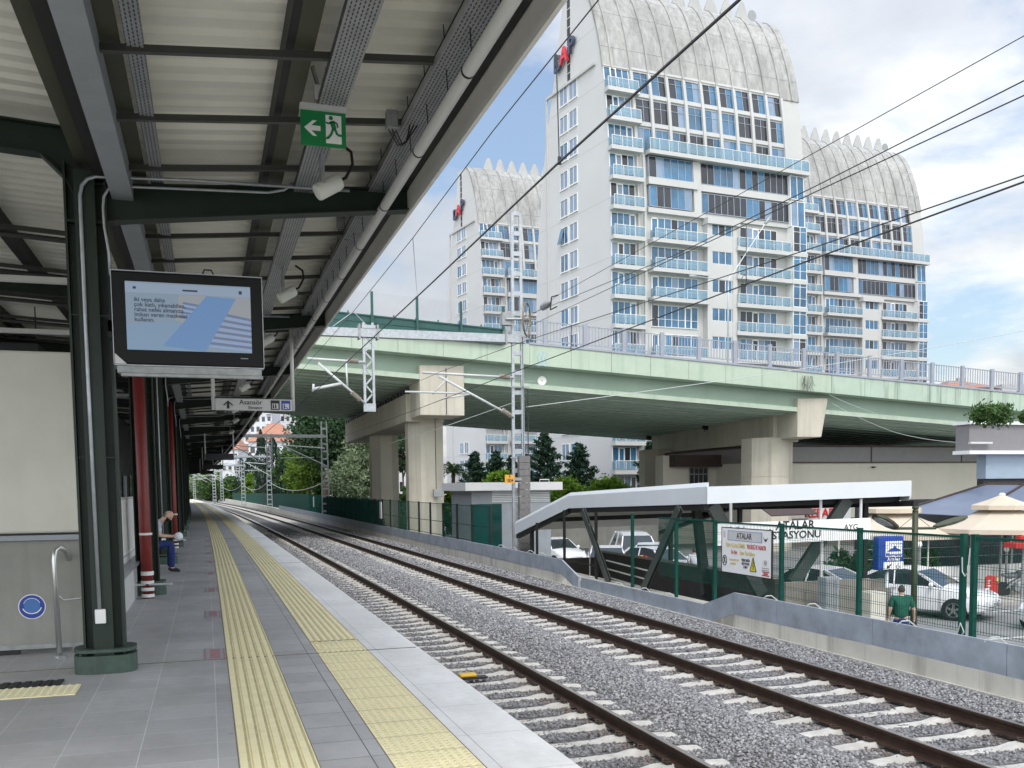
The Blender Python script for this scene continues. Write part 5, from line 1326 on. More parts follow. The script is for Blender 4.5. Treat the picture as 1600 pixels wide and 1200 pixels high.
for y in posts:
    g = MB(); g.box(FX-.035, FX+.035, y-.035, y+.035, -.87, .93); g.box(FX-.038, FX+.038, y-.038, y+.038, .93, .945); g.build('post', m_fgreen, fn)
for a, b_ in zip(posts, posts[1:]):
    if a-b_ > .5: fence_panel(b_+.035, a-.035, -.42, .90, fn)
g = MB()
for y in (10.56,):
    g.tube([(FX-.05, y+.07, .62), (FX-.06, y+.05, .42), (FX-.06, y, .36), (FX-.06, y-.05, .42), (FX-.05, y-.07, .75)], .009, 5); g.build('wire_tie', m_wirepale, fn); g = MB(); g.tube([(FX-.06, y+.13, -.5), (FX-.07, y+.05, -.3), (FX-.07, y-.02, -.42), (FX-.07, y+.1, -.55)], .009, 5)
g.build('wire_tie', m_wirepale, fn)
fence_panel(17.54, 20.1, -.42, .92, fn)
ef = thing('entrance_fence', 'thin green posts and mesh continuing beneath the entrance roof', 'fence', (FX+.3, 24, -.98))
for y in (20.15, 22.6, 25.05, 27.6, 30.2):
    g = MB(); g.box(FX+.45, FX+.52, y-.035, y+.035, -.98, min(.95, ez(y)-.4)); g.build('post', m_fgreen if y < 24 else m_dkst, ef)
g = MB(); g.box(FX+.46, FX+.50, 17.6, 30, .50, .53) if False else g.box(FX+.47, FX+.49, 25.1, 30, -.62, -.59); g.build('rail', m_dkst, ef)
g = MB(); g.box(FX+.47, FX+.49, 25.5, 25.54, -.98, .6); g.build('bar', m_steelss, ef)
# dark green fence far along the line
ff = thing('far_fence', 'long dark green fence above the track wall, from the bridge columns into the distance', 'fence', (FX+C(80), 80, -.84))
ysf = list(np.arange(33.6, 92, 2.42))
for y in ysf:
    g = MB(); X = FX+C(y); g.box(X-.04, X+.04, y-.04, y+.04, -.85, 1.02+.004*(y-38)); g.build('post', m_fgreen if y > 60 else m_dkst, ff)
for i, (a, b_) in enumerate(zip(ysf, ysf[1:])):
    g = MB(); X = FX+C((a+b_)/2); r = .005; zt = .98+.004*(a-38)
    for y in np.arange(a+.05, b_, .10 if a > 56 else .16): g.box(X-r, X+r, y-r, y+r, -.45, zt)
    for z in (-.4, .2, zt): g.box(X-.012, X+.012, a, b_, z-.012, z+.012)
    g.build('mesh_panel', m_fgreen, ff)
g = MB(); n = MB()
for a in np.arange(92, 210, 4.): X = FX-.02; g.hexa([(X+C(a), a, -.6), (X+C(a+4), a+4, -.6), (X+.05+C(a+4), a+4, -.6), (X+.05+C(a), a, -.6), (X+C(a), a, 1.25), (X+C(a+4), a+4, 1.3), (X+.05+C(a+4), a+4, 1.3), (X+.05+C(a), a, 1.25)])
g.build('screen', m_fgreen, ff)
g = MB()
for a in np.arange(55.7, 92, 2.42): X = FX+.02; g.box(X+C(a+1.2), X+.02+C(a+1.2), a, a+2.4, -.5, 1.0)
g.build('windbreak_sheet', M('windbreak', (.012, .10, .08), .8, var=.2, sc=1.5), ff)
for (u, v0, v1, w) in ((395, 770, 783, 3), (427, 772, 788, 3), (490, 776, 792, 4), (595, 784, 810, 8)):
    p = gx(u, v0, FX-1.2); q = gx(u, v1, FX-1.2)
    tag((lambda g: (g.box(p.x-.03, p.x, p.y-.28, p.y+.28, q.z, p.z), g.build('fence_plate', m_signgrey))[1])(MB()), 'small pale plate fixed to the dark green fence, %s from the left' % ORD[[395, 427, 490, 595].index(u)], 'plate', 'pale plates on the far fence')

# warning board on the fence
wb = thing('warning_board', 'white ATALAR warning board with red and yellow lettering on the green fence', 'sign', (FX-.06, 16.3, -.1))
ya, yb = gx(1129, 860, FX-.06).y, gx(1206, 865, FX-.06).y; z1, z0 = .80, -.09; X = FX-.06
g = MB(); g.box(X-.012, X+.012, yb, ya, z0, z1); g.build('panel', m_signwhite, wb)
g = MB()
for a, b_, c, d in ((yb-.015, yb, z0-.01, z1+.012), (ya, ya+.015, z0-.01, z1+.012)): g.box(X-.016, X+.016, a, b_, c, d)
g.box(X-.016, X+.016, yb, ya, z1, z1+.014); g.box(X-.016, X+.016, yb, ya, z0-.012, z0); g.build('frame', m_dkst, wb)
WB, HB = ya-yb, z1-z0
def bp(a, b_, k=0): return (X-.0135-.0015*k, ya-a*WB, z1-b_*HB)
def btext(s, a, b_, size, mt, xs=1., al='CENTER'): text(s, size*HB, bp(a, b_, 2), (0, -1, 0), (0, 0, 1), mt, wb, align=al, ext=.001, xs=xs, bold=.0015)
def bq(mb, a0, b0, a1, b1, k=0): mb.hexa([bp(a0, b1, k), bp(a1, b1, k), bp(a1, b1, k-1), bp(a0, b1, k-1), bp(a0, b0, k), bp(a1, b0, k), bp(a1, b0, k-1), bp(a0, b0, k-1)])
g = MB(); bq(g, .13, .06, .82, .27, .6); g.build('title_field', m_signgrey, wb)
g = MB()
for a0, b0, a1, b1 in ((.13, .055, .82, .065), (.13, .265, .82, .275), (.125, .055, .135, .275), (.815, .055, .825, .275)): bq(g, a0, b0, a1, b1, 1)
g.build('title_border', m_skyblue, wb)
btext('ATALAR', .47, .165, .19, m_text, .88)
btext('TREN YOLUNA GİRMEK', .29, .385, .13, m_textyel, .58); btext('TEHLİKELİ VE YASAKTIR', .715, .385, .13, m_textred, .53)
btext('Do Not', .265, .535, .13, m_textred, .62); btext('Enter The Railway', .54, .535, .125, m_textyel, .66)
btext('Bu alana girmek yasak', .265, .70, .07, m_textyel, .66); btext('ve tehlikelidir', .24, .79, .07, m_textyel, .66)
btext('YÜKSEK GERİLİM', .505, .69, .075, m_text, .58); btext('HIGH VOLTAGE', .505, .765, .075, m_text, .58); btext('25 000 V', .505, .84, .075, m_text, .62)
g = MB(); g.prism([bp(.60, .90, 1), bp(.715, .90, 1), bp(.657, .62, 1)], (-.001, 0, 0)); g.build('warning_triangle', M('warn_yellow', (.68, .62, .04), .5, var=0), wb, fix=True)
g = MB()
for a, b_ in (((.597, .905), (.718, .905)), ((.718, .905), (.657, .61)), ((.657, .61), (.597, .905))): g.bar(bp(*a, 2), bp(*b_, 2), .012, .012, up=(1, 0, 0))
g.bar(bp(.662, .70, 3), bp(.648, .79, 3), .014, .004, up=(1, 0, 0)); g.bar(bp(.648, .79, 3), bp(.668, .79, 3), .014, .004, up=(1, 0, 0)); g.bar(bp(.668, .79, 3), bp(.655, .87, 3), .014, .004, up=(1, 0, 0)); g.build('bolt', m_text, wb)
c = V(bp(.065, .735, 2)); g = MB(); g.tube([c+V((0, .075*math.cos(t), .10*math.sin(t))) for t in np.linspace(0, 2*math.pi, 22)], .008, 5); g.bar(c+V((0, .05, .07)), c+V((0, -.05, -.07)), .012, .004, up=(1, 0, 0)); g.lathe(c+V((0, 0, .045)), [(.018, -.001), (.018, .001)], 10, axis=(1, 0, 0)); g.bar(c+V((0, 0, .03)), c+V((0, .01, -.02)), .03, .004, up=(1, 0, 0)); g.bar(c+V((0, .01, -.02)), c+V((0, .04, -.06)), .015, .004, up=(1, 0, 0)); g.build('no_walking_symbol', m_text, wb)
c = V(bp(.895, .19, 2)); g = MB()
for k in (-1, 1): g.prism([c+V((0, 0, -.03)), c+V((0, -k*.085, .05)), c+V((0, -k*.065, .015)), c+V((0, -k*.03, -.03))], (-.001, 0, 0))
g.lathe(c+V((0, 0, -.02)), [(.028, -.001), (.028, .001)], 10, axis=(1, 0, 0)); g.build('winged_emblem', M('emblem_maroon', (.10, .03, .08), .5, var=0), wb, fix=True)
g = MB(); bq(g, .83, .62, .96, .80, .5); g.build('white_field', m_white, wb)
c = V(bp(.895, .69, 2)); g = MB(); g.tube([c+V((0, .035*math.cos(t), .045*math.sin(t))) for t in np.linspace(0, 2*math.pi, 14)], .004, 4); g.bar(c+V((0, .02, .03)), c+V((0, -.02, -.03)), .006, .004, up=(1, 0, 0)); bq(g, .825, .80, .965, .81, 1); bq(g, .825, .84, .965, .85, 1); g.build('pictogram', m_text, wb)
g = MB(); bq(g, .83, .87, .97, .895, 1); bq(g, .83, .945, .97, .97, 1); bq(g, .86, .905, .94, .935, 1); g.build('red_box', m_textred, wb)
g = MB(); bq(g, .03, .07, .075, .22, .5); g.build('faded_logo', M('faded_pink', (.62, .46, .47), .6, var=.1), wb)

# ------------------------------------------------------------------ blue station sign on a post
bs_ = thing('blue_sign', 'blue and white Marmaray Atalar station sign on a grey post', 'sign', (15.7, 19, ZG))
x0, x1 = 15.42, 16.03; zt, zb = .39, -.43
g = MB(); g.box(x0-.13, x1, 19.0, 19.22, zb, zt); bevel(g.build('box', m_blue, bs_), .03)
g = MB(); g.box(x0+.02, x1-.02, 18.985, 18.999, zb+.02, zb+.20); g.build('lower_strip', m_signwhite, bs_)
g = MB(); g.box(x0+.07, x1-.07, 18.985, 18.999, zb+.32, zt-.12); g.build('white_field', m_signwhite, bs_)
cx = (x0+x1)/2; yq = 18.983
g = MB(); g.prism([(cx-.20, yq, .02), (cx+.21, yq, .02), (cx+.16, yq, .07), (cx+.08, yq, .10), (cx+.02, yq, .17), (cx-.04, yq, .10), (cx-.12, yq, .08)], (0, -.004, 0))
for k in range(5): g.bar((cx-.16+.08*k, yq, .19), (cx-.12+.08*k, yq, .23), .012, .004, up=(0, 1, 0)); g.bar((cx-.12+.08*k, yq, .23), (cx-.08+.08*k, yq, .19), .012, .004, up=(0, 1, 0))
g.build('train_emblem', m_blue, bs_, fix=True)
text('Marmaray', .115, (cx, yq, -.055), (1, 0, 0), (0, 0, 1), m_blue, bs_, bold=.003); text('Atalar', .12, (cx, yq, -.165), (1, 0, 0), (0, 0, 1), m_signwhite, bs_, bold=.004, space=1.25)
g = MB(); g.bar((cx-.06, yq, zb+.155), (cx-.17, yq, zb+.06), .03, .004, up=(0, 1, 0)); g.prism([(cx-.20, yq, zb+.04), (cx-.10, yq, zb+.06), (cx-.18, yq, zb+.13)], (0, -.004, 0)); g.build('arrow', m_text, bs_, fix=True); g = MB(); g.lathe((cx+.13, yq, zb+.155), [(.015, -.002), (.015, .002)], 8, axis=(0, 1, 0)); g.tube([(cx+.13, yq, zb+.14), (cx+.13, yq, zb+.09), (cx+.17, yq, zb+.09), (cx+.19, yq, zb+.05)], .008, 5); g.tube([(cx+.12+.045*math.cos(t), yq, zb+.075+.045*math.sin(t)) for t in np.linspace(1.6, 6, 9)], .007, 5); g.build('wheelchair_symbol', m_text, bs_, fix=True)
g = MB(); g.tube([(15.62, 19.1, ZG), (15.62, 19.1, zb)], .06, 10); g.build('post', m_galv, bs_, smooth=True)

# double lamp post
lp_ = thing('lamp_post', 'dark olive lamp post with two flat lamp heads in front of the parasols', 'street lamp', (17.22, 20, ZG))
m_lol = M('lamp_olive', (.045, .055, .025), .5, var=.15)
g = MB(); g.tube([(17.22, 20, ZG), (17.2, 20, .92)], [.085, .075], 10); g.lathe((17.2, 20, .92), [(.075, 0), (.075, .05), (.05, .07), (.09, .10), (.08, .15), (.03, .18)], 10); g.build('pole', m_lol, lp_, smooth=True)
g = MB(); g.tube([(16.55, 20, .52), (17.85, 20, .50)], .035, 8); g.tube([(17.2, 20, .85), (16.75, 20, .55)], .008, 4); g.tube([(17.2, 20, .85), (17.65, 20, .55)], .008, 4); g.build('arm', m_lol, lp_)
for s, (cu, cv) in ((-1, (1383, 815)), (1, (1486, 815))):
    c = gy(cu, cv, 19.95); g = MB(); ax = V((s*.93, -.2, .30 if s > 0 else .45)).normalized(); sd = V((.15*s, .97, 0)).normalized(); nn = ax.cross(sd).normalized()
    pr = []
    for a, w in ((-.45, .10), (-.3, .20), (0, .26), (.25, .22), (.42, .08)): pr.append((a, w))
    top = [c+ax*a+sd*w for a, w in pr]+[c+ax*a-sd*w for a, w in reversed(pr)]
    g.prism([p+nn*.03 for p in top], nn*-.06); g.build('lamp_head', m_lol, lp_, fix=True)
    g = MB(); zz = nn if nn.z < 0 else -nn
    pr = [(-.15, .16), (.0, .19), (.25, .15), (.34, .06)]; top = [c+ax*a+sd*w+zz*.036 for a, w in pr]+[c+ax*a-sd*w+zz*.036 for a, w in reversed(pr)]
    g.prism(top, zz*.02); g.build('lamp_glass', M('lamp_lens', (.45, .47, .46), .2, var=.5, sc=20) if 'lamp_lens' not in bpy.data.materials else bpy.data.materials['lamp_lens'], lp_, fix=True)

# ------------------------------------------------------------------ buildings on the right
HY = 54.
hb = thing('restaurant_building', 'beige low building with a grey roof band beneath the bridge', 'building', (40, HY, ZG))
m_beige = M('beige_render', (.58, .55, .46), .8, var=.05, sc=.4, streak=.1)
a = gy(1192, 722, HY); b_ = gy(1540, 722, HY); r1 = a.z; r2 = gy(1360, 699, HY).z
g = MB(); g.box(a.x, b_.x, HY, HY+14, ZG, r1); g.build('wall', m_beige, hb)
g = MB(); g.box(a.x-.1, b_.x+.1, HY-.15, HY+14.2, r1+.002, r2); g.build('roof_band', M('grey_band', (.21, .20, .195), .5, var=.06), hb)
g = MB(); g.box(a.x-.15, b_.x+.2, HY-.2, HY+14.3, r2+.002, r2+.12); g.box(a.x-.12, b_.x+.2, HY-.18, HY-.152, r1-.07, r1)
for u in (1362, 1503): p = gy(u, 700, HY-.17); g.box(p.x-.04, p.x+.04, HY-.18, HY-.15, r1, r2)
g.build('trim', m_brown, hb)
g = MB(); g.box(a.x-.02, b_.x, HY-.03, HY-.005, ZG, -.55); g.build('plinth_band', M('plinth_brown', (.15, .125, .115), .7, var=.1), hb)
g = MB(); p = gy(1363, 730, HY-.1); g.lathe(p, [(.06, 0), (.06, .2)], 8, axis=(0, -1, 0)); g.bar(p+V((-.25, -.15, .02)), p+V((.2, -.15, .0)), .05, .05); g.build('camera', m_dkst, hb)
# annex with windows between the piers
AY = 60.
ax_ = thing('annex_building', 'cream annex with two barred windows and a dark canopy, behind the broad pier', 'building', (32, AY, ZG))
p, q = gy(1036, 712, AY), gy(1200, 712, AY)
g = MB(); g.box(p.x, q.x, AY, AY+1.2, ZG, p.z); g.build('wall', m_beige, ax_)
p, q = gy(1055, 713, AY-.9), gy(1170, 729, AY-.9); g = MB(); g.box(p.x, q.x, AY-.9, AY-.002, q.z, p.z+.1); g.build('canopy', m_brown, ax_)
for u0, u1 in ((1077, 1105), (1121, 1152)):
    p, q = gy(u0, 731, AY-.03), gy(u1, 766, AY-.03); g = MB(); g.box(p.x, q.x, AY-.06, AY-.005, q.z, p.z, 0); n = 4
    for k in range(n+1): x = p.x+(q.x-p.x)*k/n; g.box(x-.03, x+.03, AY-.1, AY-.06, q.z, p.z, 1)
    for z in (p.z, q.z, p.z-.45): g.box(p.x-.03, q.x+.03, AY-.11, AY-.055, z-.04, z+.04, 1)
    g.build('window', [m_carwin, m_galvd], ax_)
# kebab shop sign
kb = thing('shop_sign', 'red KEBAP lettering on a pale board under the entrance roof', 'sign', gy(1278, 805, 38))
p, q = gy(1262, 786, 38), gy(1318, 812, 38); g = MB(); g.box(p.x, q.x+.4, 38, 38.12, q.z-.2, p.z+.1); g.build('board', m_signgrey, kb)
c = gy(1280, 802, 37.98); text('KEBAP', .56, c, (1, 0, .0), (0, 0, 1), m_textred, kb, bold=.012, ext=.02)
g = MB(); p, q = gy(1190, 803, 38), gy(1262, 812, 38); g.prism([(p.x, 37.2, p.z-.1), (q.x, 37.2, p.z-.05), (q.x, 38.1, p.z+.35), (p.x, 38.1, p.z+.25)], (0, 0, .04)); g.build('awning', m_brown, kb, fix=True)
# grey box building with planting on the roof
gb = thing('grey_building', 'grey box shaped building with plants on its roof at the right edge', 'building', (35, 34, ZG))
p, q = gy(1515, 663, 34), gy(1516, 704, 34)
g = MB(); g.box(p.x, 45, 34, 34.8, q.z, p.z); g.build('upper_wall', M('box_grey', (.215, .205, .21), .6, var=.06), gb)
g = MB(); g.box(p.x-.1, 45, 33.85, 34.9, p.z+.002, p.z+.14); g.box(p.x-.15, 45, 33.8, 34.8, q.z-.16, q.z-.002); g.build('trim', m_white, gb)
r_ = gy(1540, 748, 34.2); g = MB(); g.box(r_.x, 45, 34.2, 34.75, r_.z, q.z-.16); g.build('bluish_wall', M('bluish_panel', (.30, .37, .45), .5, var=.05), gb)
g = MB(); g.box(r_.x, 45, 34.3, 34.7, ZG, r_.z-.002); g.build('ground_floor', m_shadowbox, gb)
g = MB(); e = gy(1513, 692, 33.9); g.box(e.x, e.x+1.2, 33.75, 33.9, e.z-.04, e.z+.04); g.build('pipe_bracket', m_pipew, gb)
# glass awning
ga = thing('glass_awning', 'sloping blue tinted glass awning with dark ribs behind the parasols', 'awning', (30, 31, 1.5))
m_ag = M('awning_glass', (.15, .18, .25), .45, var=.12, sc=.8, spec=.4)
A0, A1, B0, B1 = gy(1541, 757, 34.1), gy(1660, 757, 34.1), gy(1405, 800, 31), gy(1640, 812, 27.5)
def aw(f, h): return A0.lerp(A1, f).lerp(B0.lerp(B1, f), h)
for k in range(2):
    f0, f1 = k/2+.006, (k+1)/2-.006; g = MB(); g.prism([aw(f0, 0), aw(f1, 0), aw(f1, 1), aw(f0, 1)], (0, 0, -.03)); g.build('glass_pane', m_ag, ga, fix=True)
for k in range(3):
    g = MB(); g.bar(aw(k/2, 0)+V((0, 0, .03)), aw(k/2, 1)+V((0, 0, .03)), .07, .08); g.build('rib', m_brown, ga)
g = MB(); g.bar(aw(0, 0), aw(1, 0), .12, .18); g.build('ridge', m_brown, ga)
# terrace fence, plants and dark shop front under the awning
sf_ = thing('dark_restaurant', 'dark glazed restaurant in shade under the awning', 'restaurant', (30, 33, ZG))
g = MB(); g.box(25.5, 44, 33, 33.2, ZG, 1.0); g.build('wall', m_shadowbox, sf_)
for k in range(7):
    g = MB(); x = 26+k*2.4; g.box(x, x+2.0, 32.95, 32.99, ZG+.4, .6); g.build('window', m_carwin, sf_)
tf = thing('terrace_wall', 'low white panelled terrace wall behind the white cars', 'low wall', (28, 27.5, ZG))
g = MB(); g.box(20.5, 40, 27.8, 28.0, ZG+.13, ZG+1.05)
for x in np.arange(20.6, 40, .36): g.box(x, x+.30, 27.77, 27.8, ZG+.2, ZG+1.0)
g.build('panel', m_white, tf)
for x in np.arange(20.8, 40, 1.9):
    g = MB(); g.tube([(x, 27.9, ZG+1.05), (x, 27.9, ZG+2.25)], .035, 6); g.build('post', m_pipew, tf)
g = MB()
for z in (1.4, 1.75, 2.15): g.tube([(20.6, 27.9, ZG+z), (40, 27.9, ZG+z)], .012, 5)
g.build('wire_rail', m_galvd, tf)
# parasols
def parasol(label, uc, vt, vb, Y, hw, name='parasol', mat=m_umb):
    top = gy(uc, vt, Y); bot = gy(uc, vb, Y); X = top.x
    t = thing(name, label, 'parasol', (X, Y, ZG), 'parasols on the terrace')
    H2 = top.z-bot.z
    def pyr(hw, z0, z1, n, rr=.0, sag=.06):
        g = MB(); ring = []
        for k in range(8):
            tt = R(22.5+45*k); ring.append(V((X+hw*math.cos(tt)*1.05, Y+hw*math.sin(tt)*1.05, z0)))
        ap = V((X, Y, z1)); m2 = [p.lerp(V((X, Y, z1)), .5)+V((0, 0, -sag)) for p in ring]
        tp = [p.lerp(V((X, Y, z1)), .97) for p in ring]
        g.add(ring+m2+tp, [(k, (k+1) % 8, 8+(k+1) % 8, 8+k) for k in range(8)]+[(8+k, 8+(k+1) % 8, 16+(k+1) % 8, 16+k) for k in range(8)]+[tuple(range(16, 24))])
        for k in range(8): a, b_ = ring[k], ring[(k+1) % 8]; g.quad(a-V((0, 0, .16)), b_-V((0, 0, .16)), b_, a)
        return g
    pyr(hw, bot.z, top.z-.28*H2, 8).build('canopy', mat, t); pyr(hw*.42, top.z-.34*H2, top.z-.03, 8, sag=.02).build('vent', mat, t)
    g = MB(); g.lathe((X, Y, top.z-.08), [(.10, 0), (.12, .05), (.06, .10)], 10); g.build('cap', m_white, t)
    g = MB(); g.tube([(X, Y, ZG), (X, Y, top.z-.1)], .05, 8); g.build('pole', m_galvd, t)
    g = MB()
    for k in range(8): tt = R(22.5+45*k); g.tube([(X, Y, bot.z+.5*H2), (X+hw*math.cos(tt)*1.02, Y+hw*math.sin(tt)*1.02, bot.z-.03)], .015, 4)
    g.build('ribs', m_galvd, t)
    return t
parasol('large beige parasol with a second tier, left one behind the lamp post', 1393, 775, 832, 30, 2.55)
parasol('large beige parasol with a second tier, right one at the edge of the view', 1566, 771, 824, 27.6, 2.45)
parasol('small red parasol at the far right edge', 1600, 833, 848, 25.5, .62, mat=m_textred)
g = MB(); p, q = gy(1420, 826, 27.5), gy(1520, 838, 27.5)
tag((g.prism([(p.x, 29.5, p.z), (q.x+4, 29.5, p.z-.1), (q.x+4, 29.6, p.z-.35), (p.x, 29.6, p.z-.25)], (0, .02, 0)), g.build('valance', m_brown, fix=True))[1], 'brown valance strip hanging behind the two beige parasols', 'valance')
# red menu stand
ms = thing('menu_stand', 'red and yellow menu board standing on the pavement beside the white car', 'menu board', gy(1550, 935, 24.9))
p, q = gy(1541, 902, 24.9), gy(1559, 938, 24.9)
g = MB(); g.prism([(p.x, 24.9, q.z-.1), (q.x, 24.9, q.z-.1), (q.x, 24.9, p.z), (p.x+.12, 24.9, p.z+.06), (p.x, 24.9, p.z)], (0, .05, 0)); g.build('board', m_textred, ms, fix=True)
g = MB()
for k in range(6): z = p.z-.1-.085*k; g.box(p.x+.03, p.x+.03+(.1 if k % 2 else .16), 24.885, 24.899, z-.035, z)
g.build('menu_print', m_signwhite, ms)
g = MB(); g.box(q.x-.11, q.x-.02, 24.88, 24.898, p.z-.16, p.z-.02); g.build('menu_print', m_textyel, ms)
for i, (u, v0, v1) in enumerate(((1437, 846, 885), (1573, 853, 920))):
    p, q = gy(u, v0, 26.5), gy(u, v1, 26.5); t = thing('bollard_lamp', ['small grey post lamp beyond the white car roof', 'small grey post lamp beside the red menu board'][i], 'post lamp', (p.x, 26.5, ZG+.13), 'post lamps on the terrace pavement')
    g = MB(); g.tube([(p.x, 26.5, ZG+.13), (p.x, 26.5, p.z-.2)], .045, 8); g.build('post', m_galvd, t); g = MB(); g.lathe((p.x, 26.5, p.z-.2), [(.05, 0), (.09, .05), (.09, .12), (.05, .2)], 10); g.build('lamp_head', m_white, t)
# cabinet and cream block by the fence
cb = thing('street_cabinet', 'grey louvred street cabinet behind the mesh fence', 'cabinet', gy(1301, 940, 17.5))
p, q = gy(1291, 903, 17.5), gy(1311, 945, 17.5); g = MB(); g.box(p.x, q.x, 17.5, 17.8, ZG, p.z); g.build('body', m_gut, cb)
g = MB()
for k in range(5): x = p.x+.02+k*(q.x-p.x-.04)/5; g.box(x, x+.025, 17.485, 17.5, ZG+.3, p.z-.05)
g.build('louvre', m_galvd, cb)
p, q = gy(1361, 926, 17.8), gy(1384, 965, 17.8); g = MB(); g.box(p.x, q.x, 17.8, 18.4, ZG, p.z); o = g.build('concrete_block', m_cream); tag(bevel(o, .02) and o, 'cream concrete block beside the blue sign post', 'concrete block')
p, q = gy(1228, 905, 18.2), gy(1360, 930, 18.2); g = MB(); g.box(p.x, q.x, 18.2, 18.35, ZG, p.z-.08)
for k in range(3): x = p.x+.5+k*.9; g.box(x, x+.5, 18.17, 18.2, ZG+.2, p.z-.3)
tag(g.build('low_wall', bpy.data.materials['parapet_brown']), 'low brown wall with pale panels behind the mesh fence', 'low wall')

# ------------------------------------------------------------------ kiosk under the trees
kx = thing('kiosk', 'kiosk with a pale roof fascia and louvred shutters behind the tall mast', 'kiosk', (11.6, 37.5, ZG))
p, q = gy(727, 756, 37), gy(879, 754, 37); zk1, zk0 = p.z+.05, gy(727, 767, 37).z
g = MB(); g.box(p.x, q.x, 37, 41, zk0, zk1); g.build('roof_fascia', m_signgrey, kx)
p2, q2 = gy(738, 780, 37.3), gy(861, 780, 37.3); g = MB(); g.box(p2.x, q2.x, 37.4, 40.8, ZG, zk0); g.build('wall', m_gut, kx)
sx = gy(766, 780, 37.3).x; zk2 = gy(800, 785, 37.3).z
g = MB(); n = 7
for k in range(n): z = zk2+(zk0-zk2)*k/n; g.box(sx+.1, q2.x-.05, 37.36, 37.40, z+.02, z+(zk0-zk2)/n-.02)
g.build('shutter', m_white, kx)
g = MB()
for k in range(n): z = zk2+(zk0-zk2)*k/n; g.box(p2.x+.05, sx, 37.36, 37.40, z+.02, z+(zk0-zk2)/n-.02)
g.build('shutter', m_gut, kx)
g = MB(); g.box(p2.x-.05, sx+.5, 37.34, 37.39, ZG, zk2-.05); g.build('glass_wall', M('kiosk_glass', (.004, .045, .042), .12, var=.3, sc=.6, spec=.6), kx)
g = MB(); g.box(sx+1.2, q2.x, 37.34, 37.39, ZG, zk2-.05); g.build('door', m_gut, kx)
g = MB(); g.tube([(q.x-.6, 37.0, zk1), (q.x-.6, 37, zk1+.10), (q.x-1.0, 37, zk1+.10), (q.x-1.0, 37, zk1)], .02, 5); g.build('roof_bracket', m_pipew, kx)
# ------------------------------------------------------------------ cars
KIND = dict(
 sedan=dict(L=4.5, st=[(2.25, .36, .60, .52), (2.16, .24, .70, .72), (1.95, .20, .79, .83), (1.45, .19, .89, .895), (.95, .18, .97, .91), (0, .18, .99, .91), (-1.0, .18, 1.01, .91), (-1.75, .20, 1.04, .88), (-2.1, .27, 1.03, .80), (-2.25, .40, .92, .66)],
  gh=[(1.02, .95), (.22, 1.40), (-.35, 1.465), (-1.0, 1.41), (-1.85, 1.03)], wx=(1.38, -1.30)),
 hatch=dict(L=4.0, st=[(2.0, .36, .60, .5), (1.92, .24, .70, .70), (1.7, .2, .80, .80), (1.2, .19, .92, .85), (.7, .18, .97, .86), (-1.2, .18, 1.0, .86), (-1.8, .22, 1.0, .82), (-2.0, .34, .95, .70)],
  gh=[(.95, .93), (.3, 1.40), (-.3, 1.46), (-1.3, 1.42), (-1.9, 1.0)], wx=(1.25, -1.22)),
 van=dict(L=4.6, st=[(2.3, .40, .75, .6), (2.22, .28, .95, .78), (1.9, .24, 1.05, .88), (1.3, .22, 1.15, .92), (0, .22, 1.18, .93), (-1.9, .22, 1.18, .92), (-2.25, .3, 1.15, .85), (-2.3, .45, 1.0, .75)],
  gh=[(1.6, 1.10), (.85, 1.78), (0, 1.88), (-1.5, 1.88), (-2.24, 1.15)], wx=(1.5, -1.4)))
def wheel_arch(mb, x, w, r):
    pts = [(x+r*math.cos(R(t)), r*.95*math.sin(R(t))+.30) for t in range(-25, 206, 15)]
    return pts
